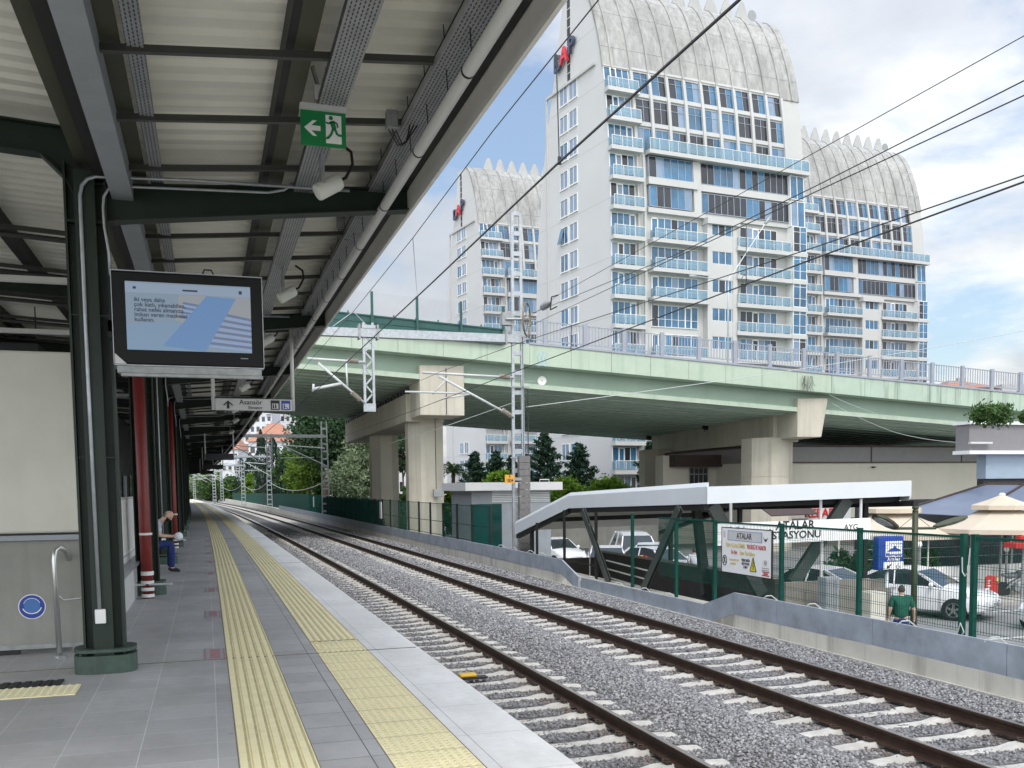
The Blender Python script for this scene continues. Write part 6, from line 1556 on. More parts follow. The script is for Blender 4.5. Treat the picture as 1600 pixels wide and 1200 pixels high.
def car(label, kind, X, Y, rz, paint, z=ZG+.004, plate=None, group='parked cars'):
    K = KIND[kind]; t = thing('car', label, 'car', (0, 0, 0), group); st = K['st']
    g = MB(); n = 11; vs = []
    for (x, zb, zt, w) in st:
        mid = (zb+zt)/2
        half = [(w*.80, zb), (w*.97, zb+.09), (w, mid-.02), (w*.985, mid+.12), (w*.93, zt-.05), (w*.82, zt)]
        ring = half+[(0, zt+.035)]+[(-a, b_) for a, b_ in reversed(half)]
        vs += [(x, a, b_) for a, b_ in ring]
    n = 13; fs = []
    for i in range(len(st)-1):
        for k in range(n): fs.append((i*n+k, i*n+(k+1) % n, (i+1)*n+(k+1) % n, (i+1)*n+k))
    fs += [tuple(range(n)), tuple((len(st)-1)*n+k for k in range(n-1, -1, -1))]
    g.add(vs, fs); b = g.build('body', paint, t, fix=True); smart(b, 35)
    gh = K['gh']; W0 = st[4][3]*.90; W1 = W0*.74
    def side(x, zt): f = (zt-gh[0][1])/(max(q[1] for q in gh)-gh[0][1]); return W0+(W1-W0)*max(0, f)
    g = MB(); low = [(gh[0][0], gh[0][1]-.08), (gh[-1][0], gh[-1][1]-.08)]; vs = []
    pr = gh+[(gh[-1][0], gh[-1][1]-.10), (gh[0][0], gh[0][1]-.10)]
    for s in (-1, 1): vs += [(x, s*side(x, zz), zz) for x, zz in pr]
    m_ = len(pr); fs = [tuple(range(m_)), tuple(range(2*m_-1, m_-1, -1))]+[(k, m_+k, m_+(k+1) % m_, (k+1) % m_) for k in range(m_)]
    g.add(vs, fs); g.build('windows', m_carwin, t, fix=True)
    g = MB(); e = .018      # roof skin and pillars
    rf = gh[1:-1]
    for (xa, za), (xb, zb) in zip(rf, rf[1:]):
        g.hexa([(xa, -side(xa, za)-e, za-.05), (xb, -side(xb, zb)-e, zb-.05), (xb, side(xb, zb)+e, zb-.05), (xa, side(xa, za)+e, za-.05), (xa, -side(xa, za)+.02, za+e), (xb, -side(xb, zb)+.02, zb+e), (xb, side(xb, zb)-.02, zb+e), (xa, side(xa, za)-.02, za+e)])
    for s in (-1, 1):
        for (xa, za), (xb, zb), w in ((gh[0], gh[1], .07), (gh[-1], gh[-2], .13)):
            g.bar((xa, s*(side(xa, za)+.005), za-.03), (xb, s*(side(xb, zb)+.0), zb-.045), .05, w)
        x = (gh[1][0]+gh[-2][0])/2-.1; zt = itp2(gh, x); g.bar((x+.06, s*(W0+.004), gh[0][1]), (x, s*(side(x, zt)+.004), zt-.02), .03, .075)
    g.build('roof', paint, t, fix=True)
    for x in K['wx']:
        for s in (-1, 1):
            wy = st[4][3]*s
            g = MB(); g.lathe((x, wy-.17*s, .30), [(.345, 0), (.36, .02), (.36, .168)], 20, axis=(0, s, 0)); g.build('wheel_arch', m_black, t)
            g = MB(); g.lathe((x, wy-.18*s, .31), [(.2, 0), (.30, .01), (.31, .05), (.31, .17), (.29, .195), (.225, .197), (.21, .17)], 20, axis=(0, s, 0)); wh_ = g.build('wheel', m_rubber, t)
            g = MB(); g.lathe((x, wy-.02*s, .31), [(.215, 0), (.215, .012), (.19, .02)], 20, axis=(0, s, 0))
            g.build('rim_shadow', m_black, wh_)
            g = MB()
            for q in range(5):
                a = R(72*q+18); g.bar((x, wy+.012*s, .31), (x+.20*math.cos(a), wy+.012*s, .31+.20*math.sin(a)), .06, .03, up=(0, 1, 0))
            g.lathe((x, wy-.0*s, .31), [(.05, 0), (.05, .03)], 10, axis=(0, s, 0)); ring = [(x+.205*math.cos(R(20*q)), wy+.008*s, .31+.205*math.sin(R(20*q))) for q in range(19)]; g.tube(ring, .018, 5, caps=False); g.build('rim', m_chrome, wh_)
    xf = st[0][0]
    for s in (-1, 1):
        g = MB(); g.hexa([(xf-.04, s*.44, .64), (xf-.50, s*.87, .72), (xf-.55, s*.80, .74), (xf-.10, s*.40, .66), (xf-.09, s*.46, .735), (xf-.52, s*.845, .835), (xf-.6, s*.78, .835), (xf-.14, s*.42, .735)]); g.build('headlight', m_lamp, t, fix=True)
        g = MB(); xr = st[-1][0]; g.hexa([(xr-.005, s*.5, .80), (xr+.18, s*.84, .80), (xr+.2, s*.78, .8), (xr+.06, s*.45, .8), (xr+.01, s*.5, .98), (xr+.2, s*.83, .98), (xr+.2, s*.76, .98), (xr+.06, s*.45, .98)]); g.build('tail_light', m_textred, t, fix=True)
        g = MB(); x = gh[0][0]-.28; g.lathe((x, s*(W0+.17), gh[0][1]+.07), [(.04, -.06), (.085, -.03), (.085, .04), (.04, .07)], 8, axis=(1, 0, 0)); g.bar((x-.02, s*W0, gh[0][1]+.02), (x-.02, s*(W0+.14), gh[0][1]+.05), .04, .03); g.build('mirror', paint, t)
        g = MB()
        for x in ((gh[1][0]+gh[-2][0])/2, gh[-2][0]+.05): g.box(x-.10, x+.06, s*(st[4][3]*.985)-.012, s*(st[4][3]*.985)+.012, .86, .885)
        g.build('door_handle', m_chrome, t)
        xs_ = [gh[0][0]-.05, (gh[1][0]+gh[-2][0])/2-.05, gh[-2][0]-.1]; g = MB()
        for x in xs_: g.box(x-.006, x+.006, s*st[4][3]-.004, s*st[4][3]+.003, .3, .88)
        g.build('door_gap', m_black, t)
    g = MB(); g.hexa([(xf+.0, -.40, .55), (xf+.012, .40, .55), (xf-.06, .40, .55), (xf-.06, -.40, .55), (xf-.05, -.42, .635), (xf-.05, .42, .635), (xf-.12, .42, .635), (xf-.12, -.42, .635)]); g.hexa([(xf-.075, -.52, .26), (xf-.075, .52, .26), (xf-.15, .5, .26), (xf-.15, -.5, .26), (xf+.008, -.48, .42), (xf+.008, .48, .42), (xf-.1, .5, .42), (xf-.1, -.5, .42)]); g.build('grille', m_black, t, fix=True)
    g = MB(); g.hexa([(xf-.01, -.26, .435), (xf-.01, .26, .435), (xf+.012, .26, .435), (xf+.012, -.26, .435), (xf-.01, -.26, .535), (xf-.01, .26, .535), (xf+.018, .26, .535), (xf+.018, -.26, .535)]); pl = g.build('number_plate', m_signwhite, t, fix=True)
    if plate: text(plate, .10, (xf+.020, 0, .485), (0, 1, 0), (0, 0, 1), m_text, t, name='plate_lettering', ext=.001, bold=.002)
    t.location = (X, Y, z); t.rotation_euler = (0, 0, R(rz)); return t
def itp2(gh, x):
    for (xa, za), (xb, zb) in zip(gh, gh[1:]):
        if xb <= x <= xa: return za+(zb-za)*(x-xa)/(xb-xa)
    return gh[2][1]
c1 = gz(1462, 940, ZG+.4)
car('white saloon car facing right, parked behind the double green fence post', 'sedan', 20.95, 24.15, -62, m_carwhite, plate='34 · · 625')
car('white saloon car seen from behind, left of the blue station sign', 'sedan', 18.1, 26.0, 118, m_carwhite)
e_ = gz(1645, 985, ZG)
car('white car with only its front showing at the right edge of the view', 'sedan', e_.x+1.5, e_.y+.3, 195, m_carwhite)
def pk(u, d): p = pd(u, 800, d); return p.x, p.y
x, y = pk(990, 45); car('white van with a dark windscreen, tallest of the vehicles under the entrance roof', 'van', x, y, -105, m_carwhite)
x, y = pk(948, 41.5); car('white car with a dark windscreen between the first slanting strut and the thin post', 'sedan', x, y, -112, m_carwhite)
x, y = pk(1016, 43.5); car('silvery white hatchback behind the fruit stall', 'hatch', x, y, -118, M('car_silver', (.62, .64, .64), .3, var=.02, coat=.5))
x, y = pk(1060, 40); car('white car with its bonnet showing beside the man in the white shirt', 'hatch', x-.6, y+.5, -75, m_carwhite)
x, y = pk(868, 49); car('white car with a dark side window at the left end of the entrance roof', 'hatch', x, y, -80, m_carwhite)
# fruit stall
x, y = pk(1010, 40.2)
fs_ = thing('fruit_stall', 'small street stall heaped with orange fruit over a blue cloth', 'market stall', (x, y, ZG))
g = MB(); g.box(x-.75, x+.75, y-.4, y+.4, ZG+.5, ZG+.85); g.build('cloth', m_navy, fs_)
g = MB()
for sx in (-.65, .65):
    for sy in (-.3, .3): g.box(x+sx-.04, x+sx+.04, y+sy-.04, y+sy+.04, ZG, ZG+.5)
g.build('legs', m_brown, fs_)
for nm, mt, a, b_ in (('oranges', m_orange, -.6, .15), ('apples', m_textred, -.2, .45), ('greens', M('greens', (.10, .25, .03), .7), .3, .72)):
    g = MB()
    for k in range(55): g.lathe((x+RNG.uniform(a, b_), y+RNG.uniform(-.35, .3), ZG+.85+RNG.uniform(0, .22)), [(.02, 0), (.055, .03), (.055, .06), (.02, .09)], 6)
    g.build(nm, mt, fs_, smooth=True)
# motorbikes at the right, as one simple parked scooter
sx_, sy_ = gy(1588, 930, 26.2).x, 26.2
sc2 = thing('motorbike', 'parked grey motorbike partly hidden by the fence at the right edge', 'motorbike', (sx_, sy_, ZG))
g = MB()
for dx in (-.6, .6): g = MB(); g.lathe((sx_+dx, sy_-.05, ZG+.3), [(.2, 0), (.3, .02), (.3, .09), (.2, .11)], 16, axis=(0, 1, 0)); g.build('wheel', m_rubber, sc2)
g = MB(); g.tube([(sx_-.6, sy_, ZG+.3), (sx_-.2, sy_, ZG+.55), (sx_+.3, sy_, ZG+.75), (sx_+.45, sy_, ZG+1.0)], [.04, .09, .07, .03], 8); g.tube([(sx_+.6, sy_, ZG+.3), (sx_+.45, sy_, ZG+1.)], .03, 6); g.lathe((sx_-.05, sy_, ZG+.38), [(.12, -.1), (.15, 0), (.12, .1)], 10, axis=(0, 1, 0)); g.build('frame', m_galvd, sc2)
g = MB(); g.tube([(sx_-.65, sy_, ZG+.85), (sx_-.3, sy_, ZG+.8), (sx_+.05, sy_, ZG+.82)], [.06, .11, .09], 8); g.tube([(sx_+.05, sy_, ZG+.85), (sx_+.35, sy_, ZG+.9)], [.13, .09], 8); g.build('seat', m_cargrey, sc2, smooth=True)
g = MB(); g.tube([(sx_+.42, sy_-.3, ZG+1.03), (sx_+.45, sy_, ZG+1.0), (sx_+.42, sy_+.3, ZG+1.03)], .02, 6); g.lathe((sx_+.5, sy_, ZG+.9), [(.08, -.04), (.09, .04)], 8, axis=(1, 0, 0)); g.build('handlebar', m_dkst, sc2)

# ------------------------------------------------------------------ people (one continuous skin per body, clothes over it)
def skinned(name, nodes, edges, mat, parent, lv=2, root=0):
    me = bpy.data.meshes.new('tmp'); b = wloc(parent)
    me.from_pydata([tuple(V(n[0])-b) for n in nodes], edges, []); ob = bpy.data.objects.new('tmp', me); COL.objects.link(ob)
    sk = ob.modifiers.new('s', 'SKIN'); sk.use_smooth_shade = True
    if not me.skin_vertices: pass
    for i, n in enumerate(nodes):
        r = n[1]; r = r if isinstance(r, tuple) else (r, r); sv = me.skin_vertices[0].data[i]; sv.radius = r; sv.use_root = (i == root)
    sb_ = ob.modifiers.new('u', 'SUBSURF'); sb_.levels = lv; sb_.render_levels = lv
    bpy.context.view_layer.update()
    m2 = bpy.data.meshes.new_from_object(ob.evaluated_get(bpy.context.evaluated_depsgraph_get())); bpy.data.objects.remove(ob)
    m2.name = name; m2.materials.clear(); m2.materials.append(mat); m2.polygons.foreach_set('use_smooth', [True]*len(m2.polygons))
    o = bpy.data.objects.new(name, m2); COL.objects.link(o); o.parent = parent; return o
def head_verts(hd, fc, up_, sd_, grow=0., seg=28, rings=20):
    P = []
    for i in range(rings+1):
        ph = math.pi*i/rings; 
        for k in range(seg):
            th = 2*math.pi*k/seg; x, y, z = math.sin(ph)*math.cos(th), math.sin(ph)*math.sin(th), math.cos(ph)   # x side, y front
            w, d, h = .074, .094, .118
            if z < 0: w *= 1-.30*(-z)**1.3; d *= 1-.16*(-z)
            q = V((x*w, y*d+(.012 if z < -.3 else 0)*(-z), z*h))
            if y > 0:
                q.y += .020*math.exp(-((x/.16)**2+((z+.12)/.20)**2))+.010*math.exp(-((x/.30)**2+((z+.80)/.22)**2))+.006*math.exp(-((x/.22)**2+((z+.45)/.10)**2))
                for s_ in (-1, 1): q.y -= .009*math.exp(-(((x-s_*.40)/.20)**2+((z-.08)/.13)**2))
            n = V((x, y, z)); q = q+n*grow; P.append(hd+sd_*q.x+fc*q.y+up_*q.z)
    return P, [(i*seg+k, i*seg+(k+1) % seg, (i+1)*seg+(k+1) % seg, (i+1)*seg+k) for i in range(rings) for k in range(seg)], seg, rings
def fuse(ob, mb, voxel):        # join a sculpted head to the skinned body and remesh to one surface
    b = wloc(ob.parent); bm = bmesh.new(); bm.from_mesh(ob.data); base = [bm.verts.new(V(v)-b) for v in mb.v]
    for f in mb.f:
        try: bm.faces.new([base[i] for i in f])
        except ValueError: pass
    bmesh.ops.remove_doubles(bm, verts=base, dist=1e-5); bmesh.ops.recalc_face_normals(bm, faces=bm.faces); bm.to_mesh(ob.data); bm.free()
    md = ob.modifiers.new('r', 'REMESH'); md.mode = 'VOXEL'; md.voxel_size = voxel; md.use_smooth_shade = True
    sm = ob.modifiers.new('s', 'SMOOTH'); sm.factor = .5; sm.iterations = 2
    bpy.context.view_layer.update(); me = bpy.data.meshes.new_from_object(ob.evaluated_get(bpy.context.evaluated_depsgraph_get()))
    ob.modifiers.clear(); mt = ob.data.materials[0]; ob.data = me; me.materials.clear(); me.materials.append(mt); me.name = 'body'
    me.polygons.foreach_set('use_smooth', [True]*len(me.polygons))
def hand(nodes, edges, wi, w, d, up, side, r=.0085, curl=.5):
    d, up, side = V(d).normalized(), V(up).normalized(), V(side).normalized(); w = V(w)
    p = len(nodes); nodes.append((w+d*.05, (.036, .018))); edges.append((wi, p))
    for k, (o, L) in enumerate(((-.030, .070), (-.010, .082), (.010, .078), (.028, .062))):
        a = len(nodes); nodes.append((w+d*.088+side*o, r)); edges.append((p, a))
        nodes.append((w+d*(.088+L*.5)+side*o-up*L*.25*curl, r*.95)); edges.append((a, a+1)); nodes.append((w+d*(.088+L*(1-.45*curl))+side*o-up*L*.75*curl, r*.85)); edges.append((a+1, a+2))
    a = len(nodes); nodes.append((w+d*.035-side*.045-up*.01, r*1.1)); edges.append((p, a)); nodes.append((w+d*.075-side*.055-up*.025, r)); edges.append((a, a+1))
def person(label, J, shirt, trousers, shoes, hair=None, short=True, extra=None, cat='person'):
    t = thing('person', label, cat, J['base'])
    N, E = [], []
    def nd_(p, r): N.append((V(p), r)); return len(N)-1
    pel = nd_(J['pelvis'], (.115, .095)); sp = nd_(J['waist'], (.115, .09)); ch = nd_(J['chest'], (.13, .095)); nk = nd_(J['neck'], .056); hb_ = nd_(V(J['neck']).lerp(V(J['head']), .6), .05)
    E.extend([(pel, sp), (sp, ch), (ch, nk), (nk, hb_)])
    hd, fc = V(J['head']), V(J['face']).normalized(); up_ = (V(J['crown'])-hd).normalized(); sd_ = fc.cross(up_).normalized()
    for s in ('l', 'r'):
        sh = nd_(J['sh'+s], .058); el_ = nd_(J['el'+s], .042); wr = nd_(J['wr'+s], .029); E.extend([(ch, sh), (sh, el_), (el_, wr)])
        hd_ = J['hand'+s]; hand(N, E, wr, J['wr'+s], hd_[0], hd_[1], hd_[2], curl=hd_[3])
        hp_ = nd_(J['hip'+s], .082); kn = nd_(J['kn'+s], .058); an = nd_(J['an'+s], .040); to = nd_(V(J['an'+s]).lerp(V(J['to'+s]), .5), (.03, .02)); E.extend([(pel, hp_), (hp_, kn), (kn, an), (an, to)])
    body = skinned('body', N, E, m_skin, t); g = MB(); P_, F_, sg, rg = head_verts(hd, fc, up_, sd_); g.add(P_, F_)
    for q in (-1, 1): g.lathe(hd+sd_*q*.066-fc*.008, [(.004, -.010), (.026, 0), (.030, .012), (.020, .018), (.004, .019)], 10, axis=sd_*q-fc*.35)
    fuse(body, g, .0085)
    # shirt
    N, E = [], []
    a = nd_(V(J['pelvis'])-(V(J['waist'])-V(J['pelvis']))*.25, (.175, .15)); b_ = nd_(J['waist'], (.165, .135)); c = nd_(J['chest'], (.168, .132)); n_ = nd_(V(J['chest']).lerp(V(J['neck']), .72), .074); E += [(a, b_), (b_, c), (c, n_)]
    for s in ('l', 'r'):
        sh = nd_(J['sh'+s], .076); mid = nd_(V(J['sh'+s]).lerp(V(J['el'+s]), .85 if short else 1.), .062); E += [(c, sh), (sh, mid)]
        if not short: w_ = nd_(V(J['el'+s]).lerp(V(J['wr'+s]), .9), .045); E.append((mid, w_))
    skinned('shirt', N, E, shirt, t)
    N, E = [], []
    a = nd_(V(J['pelvis'])+(V(J['waist'])-V(J['pelvis']))*.25, (.15, .128)); b_ = nd_(J['pelvis'], (.15, .128)); E.append((a, b_))
    for s in ('l', 'r'):
        h_ = nd_(J['hip'+s], .10); k_ = nd_(J['kn'+s], .078); an = nd_(V(J['an'+s])+V((0, 0, -.005)), .066); E += [(b_, h_), (h_, k_), (k_, an)]
    skinned('trousers', N, E, trousers, t)
    for s in ('l', 'r'):
        N, E = [], []; A = V(J['an'+s]); T = V(J['to'+s]); dd = (T-A); dd.z = 0
        a = nd_(A-dd*.25+V((0, 0, -.03)), (.045, .045)); b_ = nd_(A+dd*.4+V((0, 0, -.035)), (.05, .042)); c = nd_(T+V((0, 0, -.01)), (.045, .03)); E += [(a, b_), (b_, c)]; skinned('shoe', N, E, shoes, t)
    for s in (-1, 1):
        g = MB(); p = hd+fc*.079+sd_*s*.030+up_*.010; g.lathe(p, [(.004, -.004), (.010, 0), (.004, .005)], 8, axis=fc); g.build('eye', m_text, t)
    g = MB(); p = hd+fc*.088-up_*.056; g.bar(p-sd_*.020, p+sd_*.020, .006, .008); g.build('mouth', M('lips', (.30, .12, .10), .5, var=0) if 'lips' not in bpy.data.materials else bpy.data.materials['lips'], t)
    if hair:
        g = MB(); P_, F_, sg, rg = head_verts(hd, fc, up_, sd_, .006); keep = []
        for f in F_:
            c = sum((P_[i] for i in f), V((0, 0, 0)))/4-hd
            if c.dot(up_)*1.0-c.dot(fc)*.75 > .022: keep.append(f)
        g.add(P_, keep); g.build('hair', hair, t, smooth=True)
    if extra: extra(t, J, hd, fc, up_, sd_)
    return t
# man sitting bent forward by the third column
y = 20.6; bx_ = -.03
def masks(t, J, hd, fc, up_, sd_):
    g = MB(); P_, F_, sg, rg = head_verts(hd, fc, up_, sd_, .007); k1, k2 = [], []
    for f in F_:
        c = sum((P_[i] for i in f), V((0, 0, 0)))/4-hd; u, w = c.dot(up_), c.dot(fc)
        if -.118 < u < -.012 and w > .030: k1.append(f)
        if -.075 < u < .02 and w < -.025: k2.append(f)
    g.add(P_, k1); g.build('face_mask', m_black, t, smooth=True)
    g = MB(); P_, F_, sg, rg = head_verts(hd, fc, up_, sd_, .003); g.add(P_, k2); g.build('hair', M('hair_grey', (.10, .09, .08), .8, var=.2), t, smooth=True)
    g = MB()
    for s in (-1, 1): g.tube([hd+fc*.045-up_*.03+sd_*s*.077, hd+fc*.01-up_*.01+sd_*s*.083, hd-fc*.01+sd_*s*.084], .0025, 4)
    g.build('mask_loop', m_black, t)
J = dict(base=(-.95, y, 0), pelvis=(-1.24, y, .55), waist=(-1.20, y, .74), chest=(-1.08, y, .95), neck=(-.93, y, 1.085), head=(-.825, y-.01, 1.150), crown=(-.745, y-.02, 1.222), face=(.66, -.16, -.73),
  shl=(-1.05, y+.19, 1.0), shr=(-1.05, y-.19, 1.0), ell=(-1.0, y+.25, .75), elr=(-1.0, y-.25, .76), wrl=(-.77, y+.10, .735), wrr=(-.77, y-.10, .735),
  handl=((.9, -.35, -.05), (0, 0, 1), (.3, .9, 0), .6), handr=((.9, .35, -.05), (0, 0, 1), (-.3, .9, 0), .6),
  hipl=(-1.16, y+.10, .53), hipr=(-1.16, y-.10, .53), knl=(-.79, y+.13, .60), knr=(-.77, y-.12, .60), anl=(-.83, y+.13, .09), anr=(-.79, y-.13, .09), tol=(-.66, y+.14, .04), tor=(-.62, y-.14, .04))
person('bald man in a black mask sitting bent forward by the columns with a white cap', J, M('shirt_pale_stripe', (.42, .44, .50), .85, var=.25, sc=14), m_navy, m_black, None, True, masks)
cp = thing('cap', 'white cap held in the hands of the seated man', 'cap', (-.64, y, .70))
g = MB(); g.lathe((-.64, y-.02, .72), [(.080, -.04), (.088, 0), (.084, .04), (.062, .075), (.02, .092)], 14, axis=(.35, -.6, .6)); g.build('crown', m_whitesh, cp, smooth=True)
g = MB(); g.prism([(-.56, y-.08, .66), (-.50, y-.02, .64), (-.50, y+.05, .64), (-.57, y+.08, .66)], (0, 0, .012)); g.build('peak', m_whitesh, cp, fix=True)
bn = thing('bench', 'dark bench behind the second column where the man sits', 'bench', (-1.3, 20.6, 0))
g = MB(); g.box(-1.56, -1.10, 19.9, 21.5, .40, .45); g.build('seat', m_dkst, bn)
for yy in (20.1, 21.3):
    g = MB(); g.box(-1.5, -1.42, yy-.04, yy+.04, 0, .40); g.box(-1.24, -1.16, yy-.04, yy+.04, 0, .40); g.build('leg', m_galvd, bn)
# man in the green shirt walking away on the street
def standing(x, y, zb, az, hgt=1.74, step=.12):
    s = hgt/1.74; f = V((math.sin(az), math.cos(az), 0)); r_ = V((f.y, -f.x, 0)); B = V((x, y, zb)); P = lambda a, b_, z: tuple(B+f*a*s+r_*b_*s+V((0, 0, z*s)))
    return dict(base=tuple(B), pelvis=P(0, 0, .96), waist=P(0, 0, 1.12), chest=P(.01, 0, 1.33), neck=P(.02, 0, 1.51), head=P(.04, 0, 1.60), crown=P(.03, 0, 1.675), face=tuple(f),
      shl=P(.0, -.19, 1.42), shr=P(0, .19, 1.42), ell=P(-.04, -.26, 1.15), elr=P(-.03, .27, 1.14), wrl=P(.05, -.27, .92), wrr=P(.10, .30, .92), handl=(tuple(f*.2+V((0, 0, -1))), tuple(f), tuple(f), .5), handr=(tuple(f*.3+V((0, 0, -1))), tuple(f), tuple(f), .5),
      hipl=P(0, -.095, .91), hipr=P(0, .095, .91), knl=P(.06+step, -.10, .50), knr=P(.03-step*.4, .10, .50), anl=P(step*1.4, -.10, .09), anr=P(-step*1.6, .10, .10), tol=P(step*1.4+.17, -.11, .04), tor=P(-step*1.6+.16, .11, .04))
person('man in a dark green shirt walking away behind the fence, below the blue sign', standing(15.15, 18.0, ZG, R(28)), m_greensh, m_navy, m_black, m_hair)
p = pd(1085, 800, 36); person('man in a white shirt seen from behind near the white cars', standing(p.x, p.y, ZG, R(10), 1.72, .05), m_whitesh, m_cargrey, m_black, m_hair)
p = pd(634, 800, 52); person('person in a red top standing between the two bridge columns', standing(p.x, p.y, ZG, R(100), 1.72, .06), m_textred, m_cargrey, m_black, m_hair)
# ------------------------------------------------------------------ vegetation
def leafmat(name, a, b_, c): return attrmat(name, 'tone', [(0, a), (.5, b_), (1, c)], .75, .25)
lm_dark = leafmat('leaf_dark_green', (.020, .046, .022), (.042, .085, .038), (.080, .135, .062))
lm_con = leafmat('leaf_conifer', (.012, .032, .021), (.025, .058, .035), (.05, .092, .052))
lm_mid = leafmat('leaf_mid_green', (.030, .070, .020), (.065, .125, .036), (.115, .19, .06))
lm_light = leafmat('leaf_silver_green', (.10, .145, .075), (.18, .235, .13), (.27, .32, .20))
lm_lime = leafmat('leaf_lime', (.06, .12, .010), (.12, .22, .020), (.20, .32, .045))
lm_bam = leafmat('leaf_bamboo', (.06, .12, .015), (.13, .22, .03), (.22, .32, .06))
LR = np.random.default_rng(77)
def leafmesh(name, P, size, tone, mat, parent, flat=None, asp=.55):
    n = len(P); b = np.array(wloc(parent)); P = P-b
    d = LR.normal(size=(n, 3)); d /= np.linalg.norm(d, axis=1)[:, None]
    if flat is not None: d = d*.45+flat; d /= np.linalg.norm(d, axis=1)[:, None]
    e = LR.normal(size=(n, 3)); e -= d*(e*d).sum(1)[:, None]; e /= np.linalg.norm(e, axis=1)[:, None]
    s = (size*LR.uniform(.6, 1.3, n))[:, None]; d = d*s; e = e*s*asp
    vs = np.stack([P-d, P+e*.9, P+d, P-e*.9], 1).reshape(-1, 3)
    me = bpy.data.meshes.new(name); me.vertices.add(4*n); me.vertices.foreach_set('co', vs.ravel().astype(np.float32))
    me.loops.add(4*n); me.loops.foreach_set('vertex_index', np.arange(4*n, dtype=np.int32)); me.polygons.add(n); me.polygons.foreach_set('loop_start', np.arange(0, 4*n, 4, dtype=np.int32)); me.update(calc_edges=True)
    at = me.attributes.new('tone', 'FLOAT', 'FACE'); at.data.foreach_set('value', np.clip(tone, 0, 1).astype(np.float32)); me.materials.append(mat)
    o = bpy.data.objects.new(name, me); COL.objects.link(o); o.parent = parent; return o
def broad(name, label, x, y, zt, rad, zlow, mat, n=5200, size=.20, clumps=60, group=None, z0=None, cat='tree', trunk=True, fill=.55, rz=None, lean=0.):
    z0 = ZG if z0 is None else z0
    t = thing(name, label, cat, (x, y, z0), group); cz = (zt+zlow)/2; rv = (zt-zlow)/2
    if trunk:
        g = MB(); tr = max(.08, rad*.06); top = V((x+lean, y, cz)); g.tube([(x, y, z0-.2), (x+.1, y, z0+(cz-z0)*.5), top], [tr*1.4, tr, tr*.6], 8)
        for k in range(7):
            a = k*.9+.3; e = top+V((math.cos(a)*rad*.7, math.sin(a)*rad*.7, rv*LR.uniform(-.3, .6))); s_ = V((x+.05, y, z0+(cz-z0)*LR.uniform(.55, .95))); g.tube([s_, s_.lerp(e, .5)+V((0, 0, .15*rv)), e], [tr*.5, tr*.3, tr*.12], 5)
        g.build('trunk', m_bark, t, smooth=True)
    d = LR.normal(size=(clumps, 3)); d /= np.linalg.norm(d, axis=1)[:, None]; rr = LR.uniform(.35, 1., clumps)**fill
    rr *= LR.uniform(.80, 1.12, clumps)
    c = np.array([x+lean, y, cz])+d*rr[:, None]*np.array([rad, rad, rv])*.84; ct = LR.uniform(.15, .85, clumps); cr = LR.uniform(.16, .34, clumps)*rad
    i = LR.integers(0, clumps, n); P = c[i]+LR.normal(size=(n, 3))*cr[i][:, None]*np.array([.6, .6, .45])
    leafmesh('crown', P, size, ct[i]*.6+LR.uniform(0, .4, n), mat, t); return t
def conifer(label, x, y, zt, rad, mat=lm_con, n=7000, group='dark conifers below the bridge', size=.26):
    t = thing('conifer_tree', label, 'tree', (x, y, ZG), group); h = zt-ZG
    g = MB(); g.tube([(x, y, ZG-.2), (x, y, zt-.3)], [.17, .03], 7); g.build('trunk', m_bark, t, smooth=True)
    P, T = [], []; nb = int(70); g = MB()
    for k in range(nb):
        f = (k/nb)**.85; zb = ZG+.10*h+f*h*.89; L = rad*(1-f)**.85*LR.uniform(.45, 1.3)+.15; a = k*2.399+LR.normal(0, .2); dx, dy = math.cos(a), math.sin(a)
        m_ = max(6, int(n/nb*(L/rad+.25))); s = LR.uniform(.05, 1, m_)**.7; tn = LR.uniform(.2, .8)
        rise = .28*(1-f) if LR.random() < .8 else .05
        Q = np.stack([x+dx*s*L, y+dy*s*L, zb+s*L*(.30)-.42*(s**2)*L*0+s*s*L*rise], 1)+LR.normal(size=(m_, 3))*np.array([.14, .14, .09])*(.5+L/3)
        P.append(Q); T.append(tn*.6+LR.uniform(0, .4, m_)); g.tube([(x, y, zb), (x+dx*L*.9, y+dy*L*.9, zb+L*.9*.45)], .02, 4)
    g.build('branches', m_bark, t); leafmesh('crown', np.concatenate(P), size, np.concatenate(T), mat, t, asp=.38); return t
def cypress(label, x, y, zt, rad, group, n=2400):
    t = thing('cypress_tree', label, 'tree', (x, y, ZG), group); h = zt-ZG
    g = MB(); g.tube([(x, y, ZG-.2), (x, y, zt-.5)], [.2, .03], 6); g.build('trunk', m_bark, t)
    f = LR.uniform(0.03, 1, n); w = rad*np.minimum(1, (f*5)**.6)*(1-f**3.2)**.7*(1+.2*np.sin(f*31+LR.uniform(0, 6))); a = LR.uniform(0, 6.283, n); r_ = w*LR.uniform(.3, 1, n)**.5
    P = np.stack([x+np.cos(a)*r_, y+np.sin(a)*r_, ZG+f*h], 1); leafmesh('crown', P, .26, LR.uniform(0, .8, n)*(.6+.4*np.sin(a*3+f*14)), lm_con, t, flat=np.array([0, 0, 1.2]), asp=.4); return t
def gp_(u, d): p = pd(u, 768, d); return p.x, p.y
def wpx(px, d): return px*d/F
def tz(u, v, d): return pd(u, v, d).z
G1 = 'trees beyond the fence on the left'
x, y = gp_(508, 108); broad('pine_tree', 'big dark green spreading tree behind the second lattice mast', x, y, tz(508, 615, 108), wpx(60, 108), tz(508, 742, 108), lm_dark, 11000, .24, 130, G1)
x, y = gp_(545, 118); broad('pine_tree', 'dark tree rising beside the first bridge column, right behind the silvery one', x, y, tz(545, 625, 118), wpx(34, 118), tz(545, 730, 118), lm_mid, 4500, .26, 70, G1)
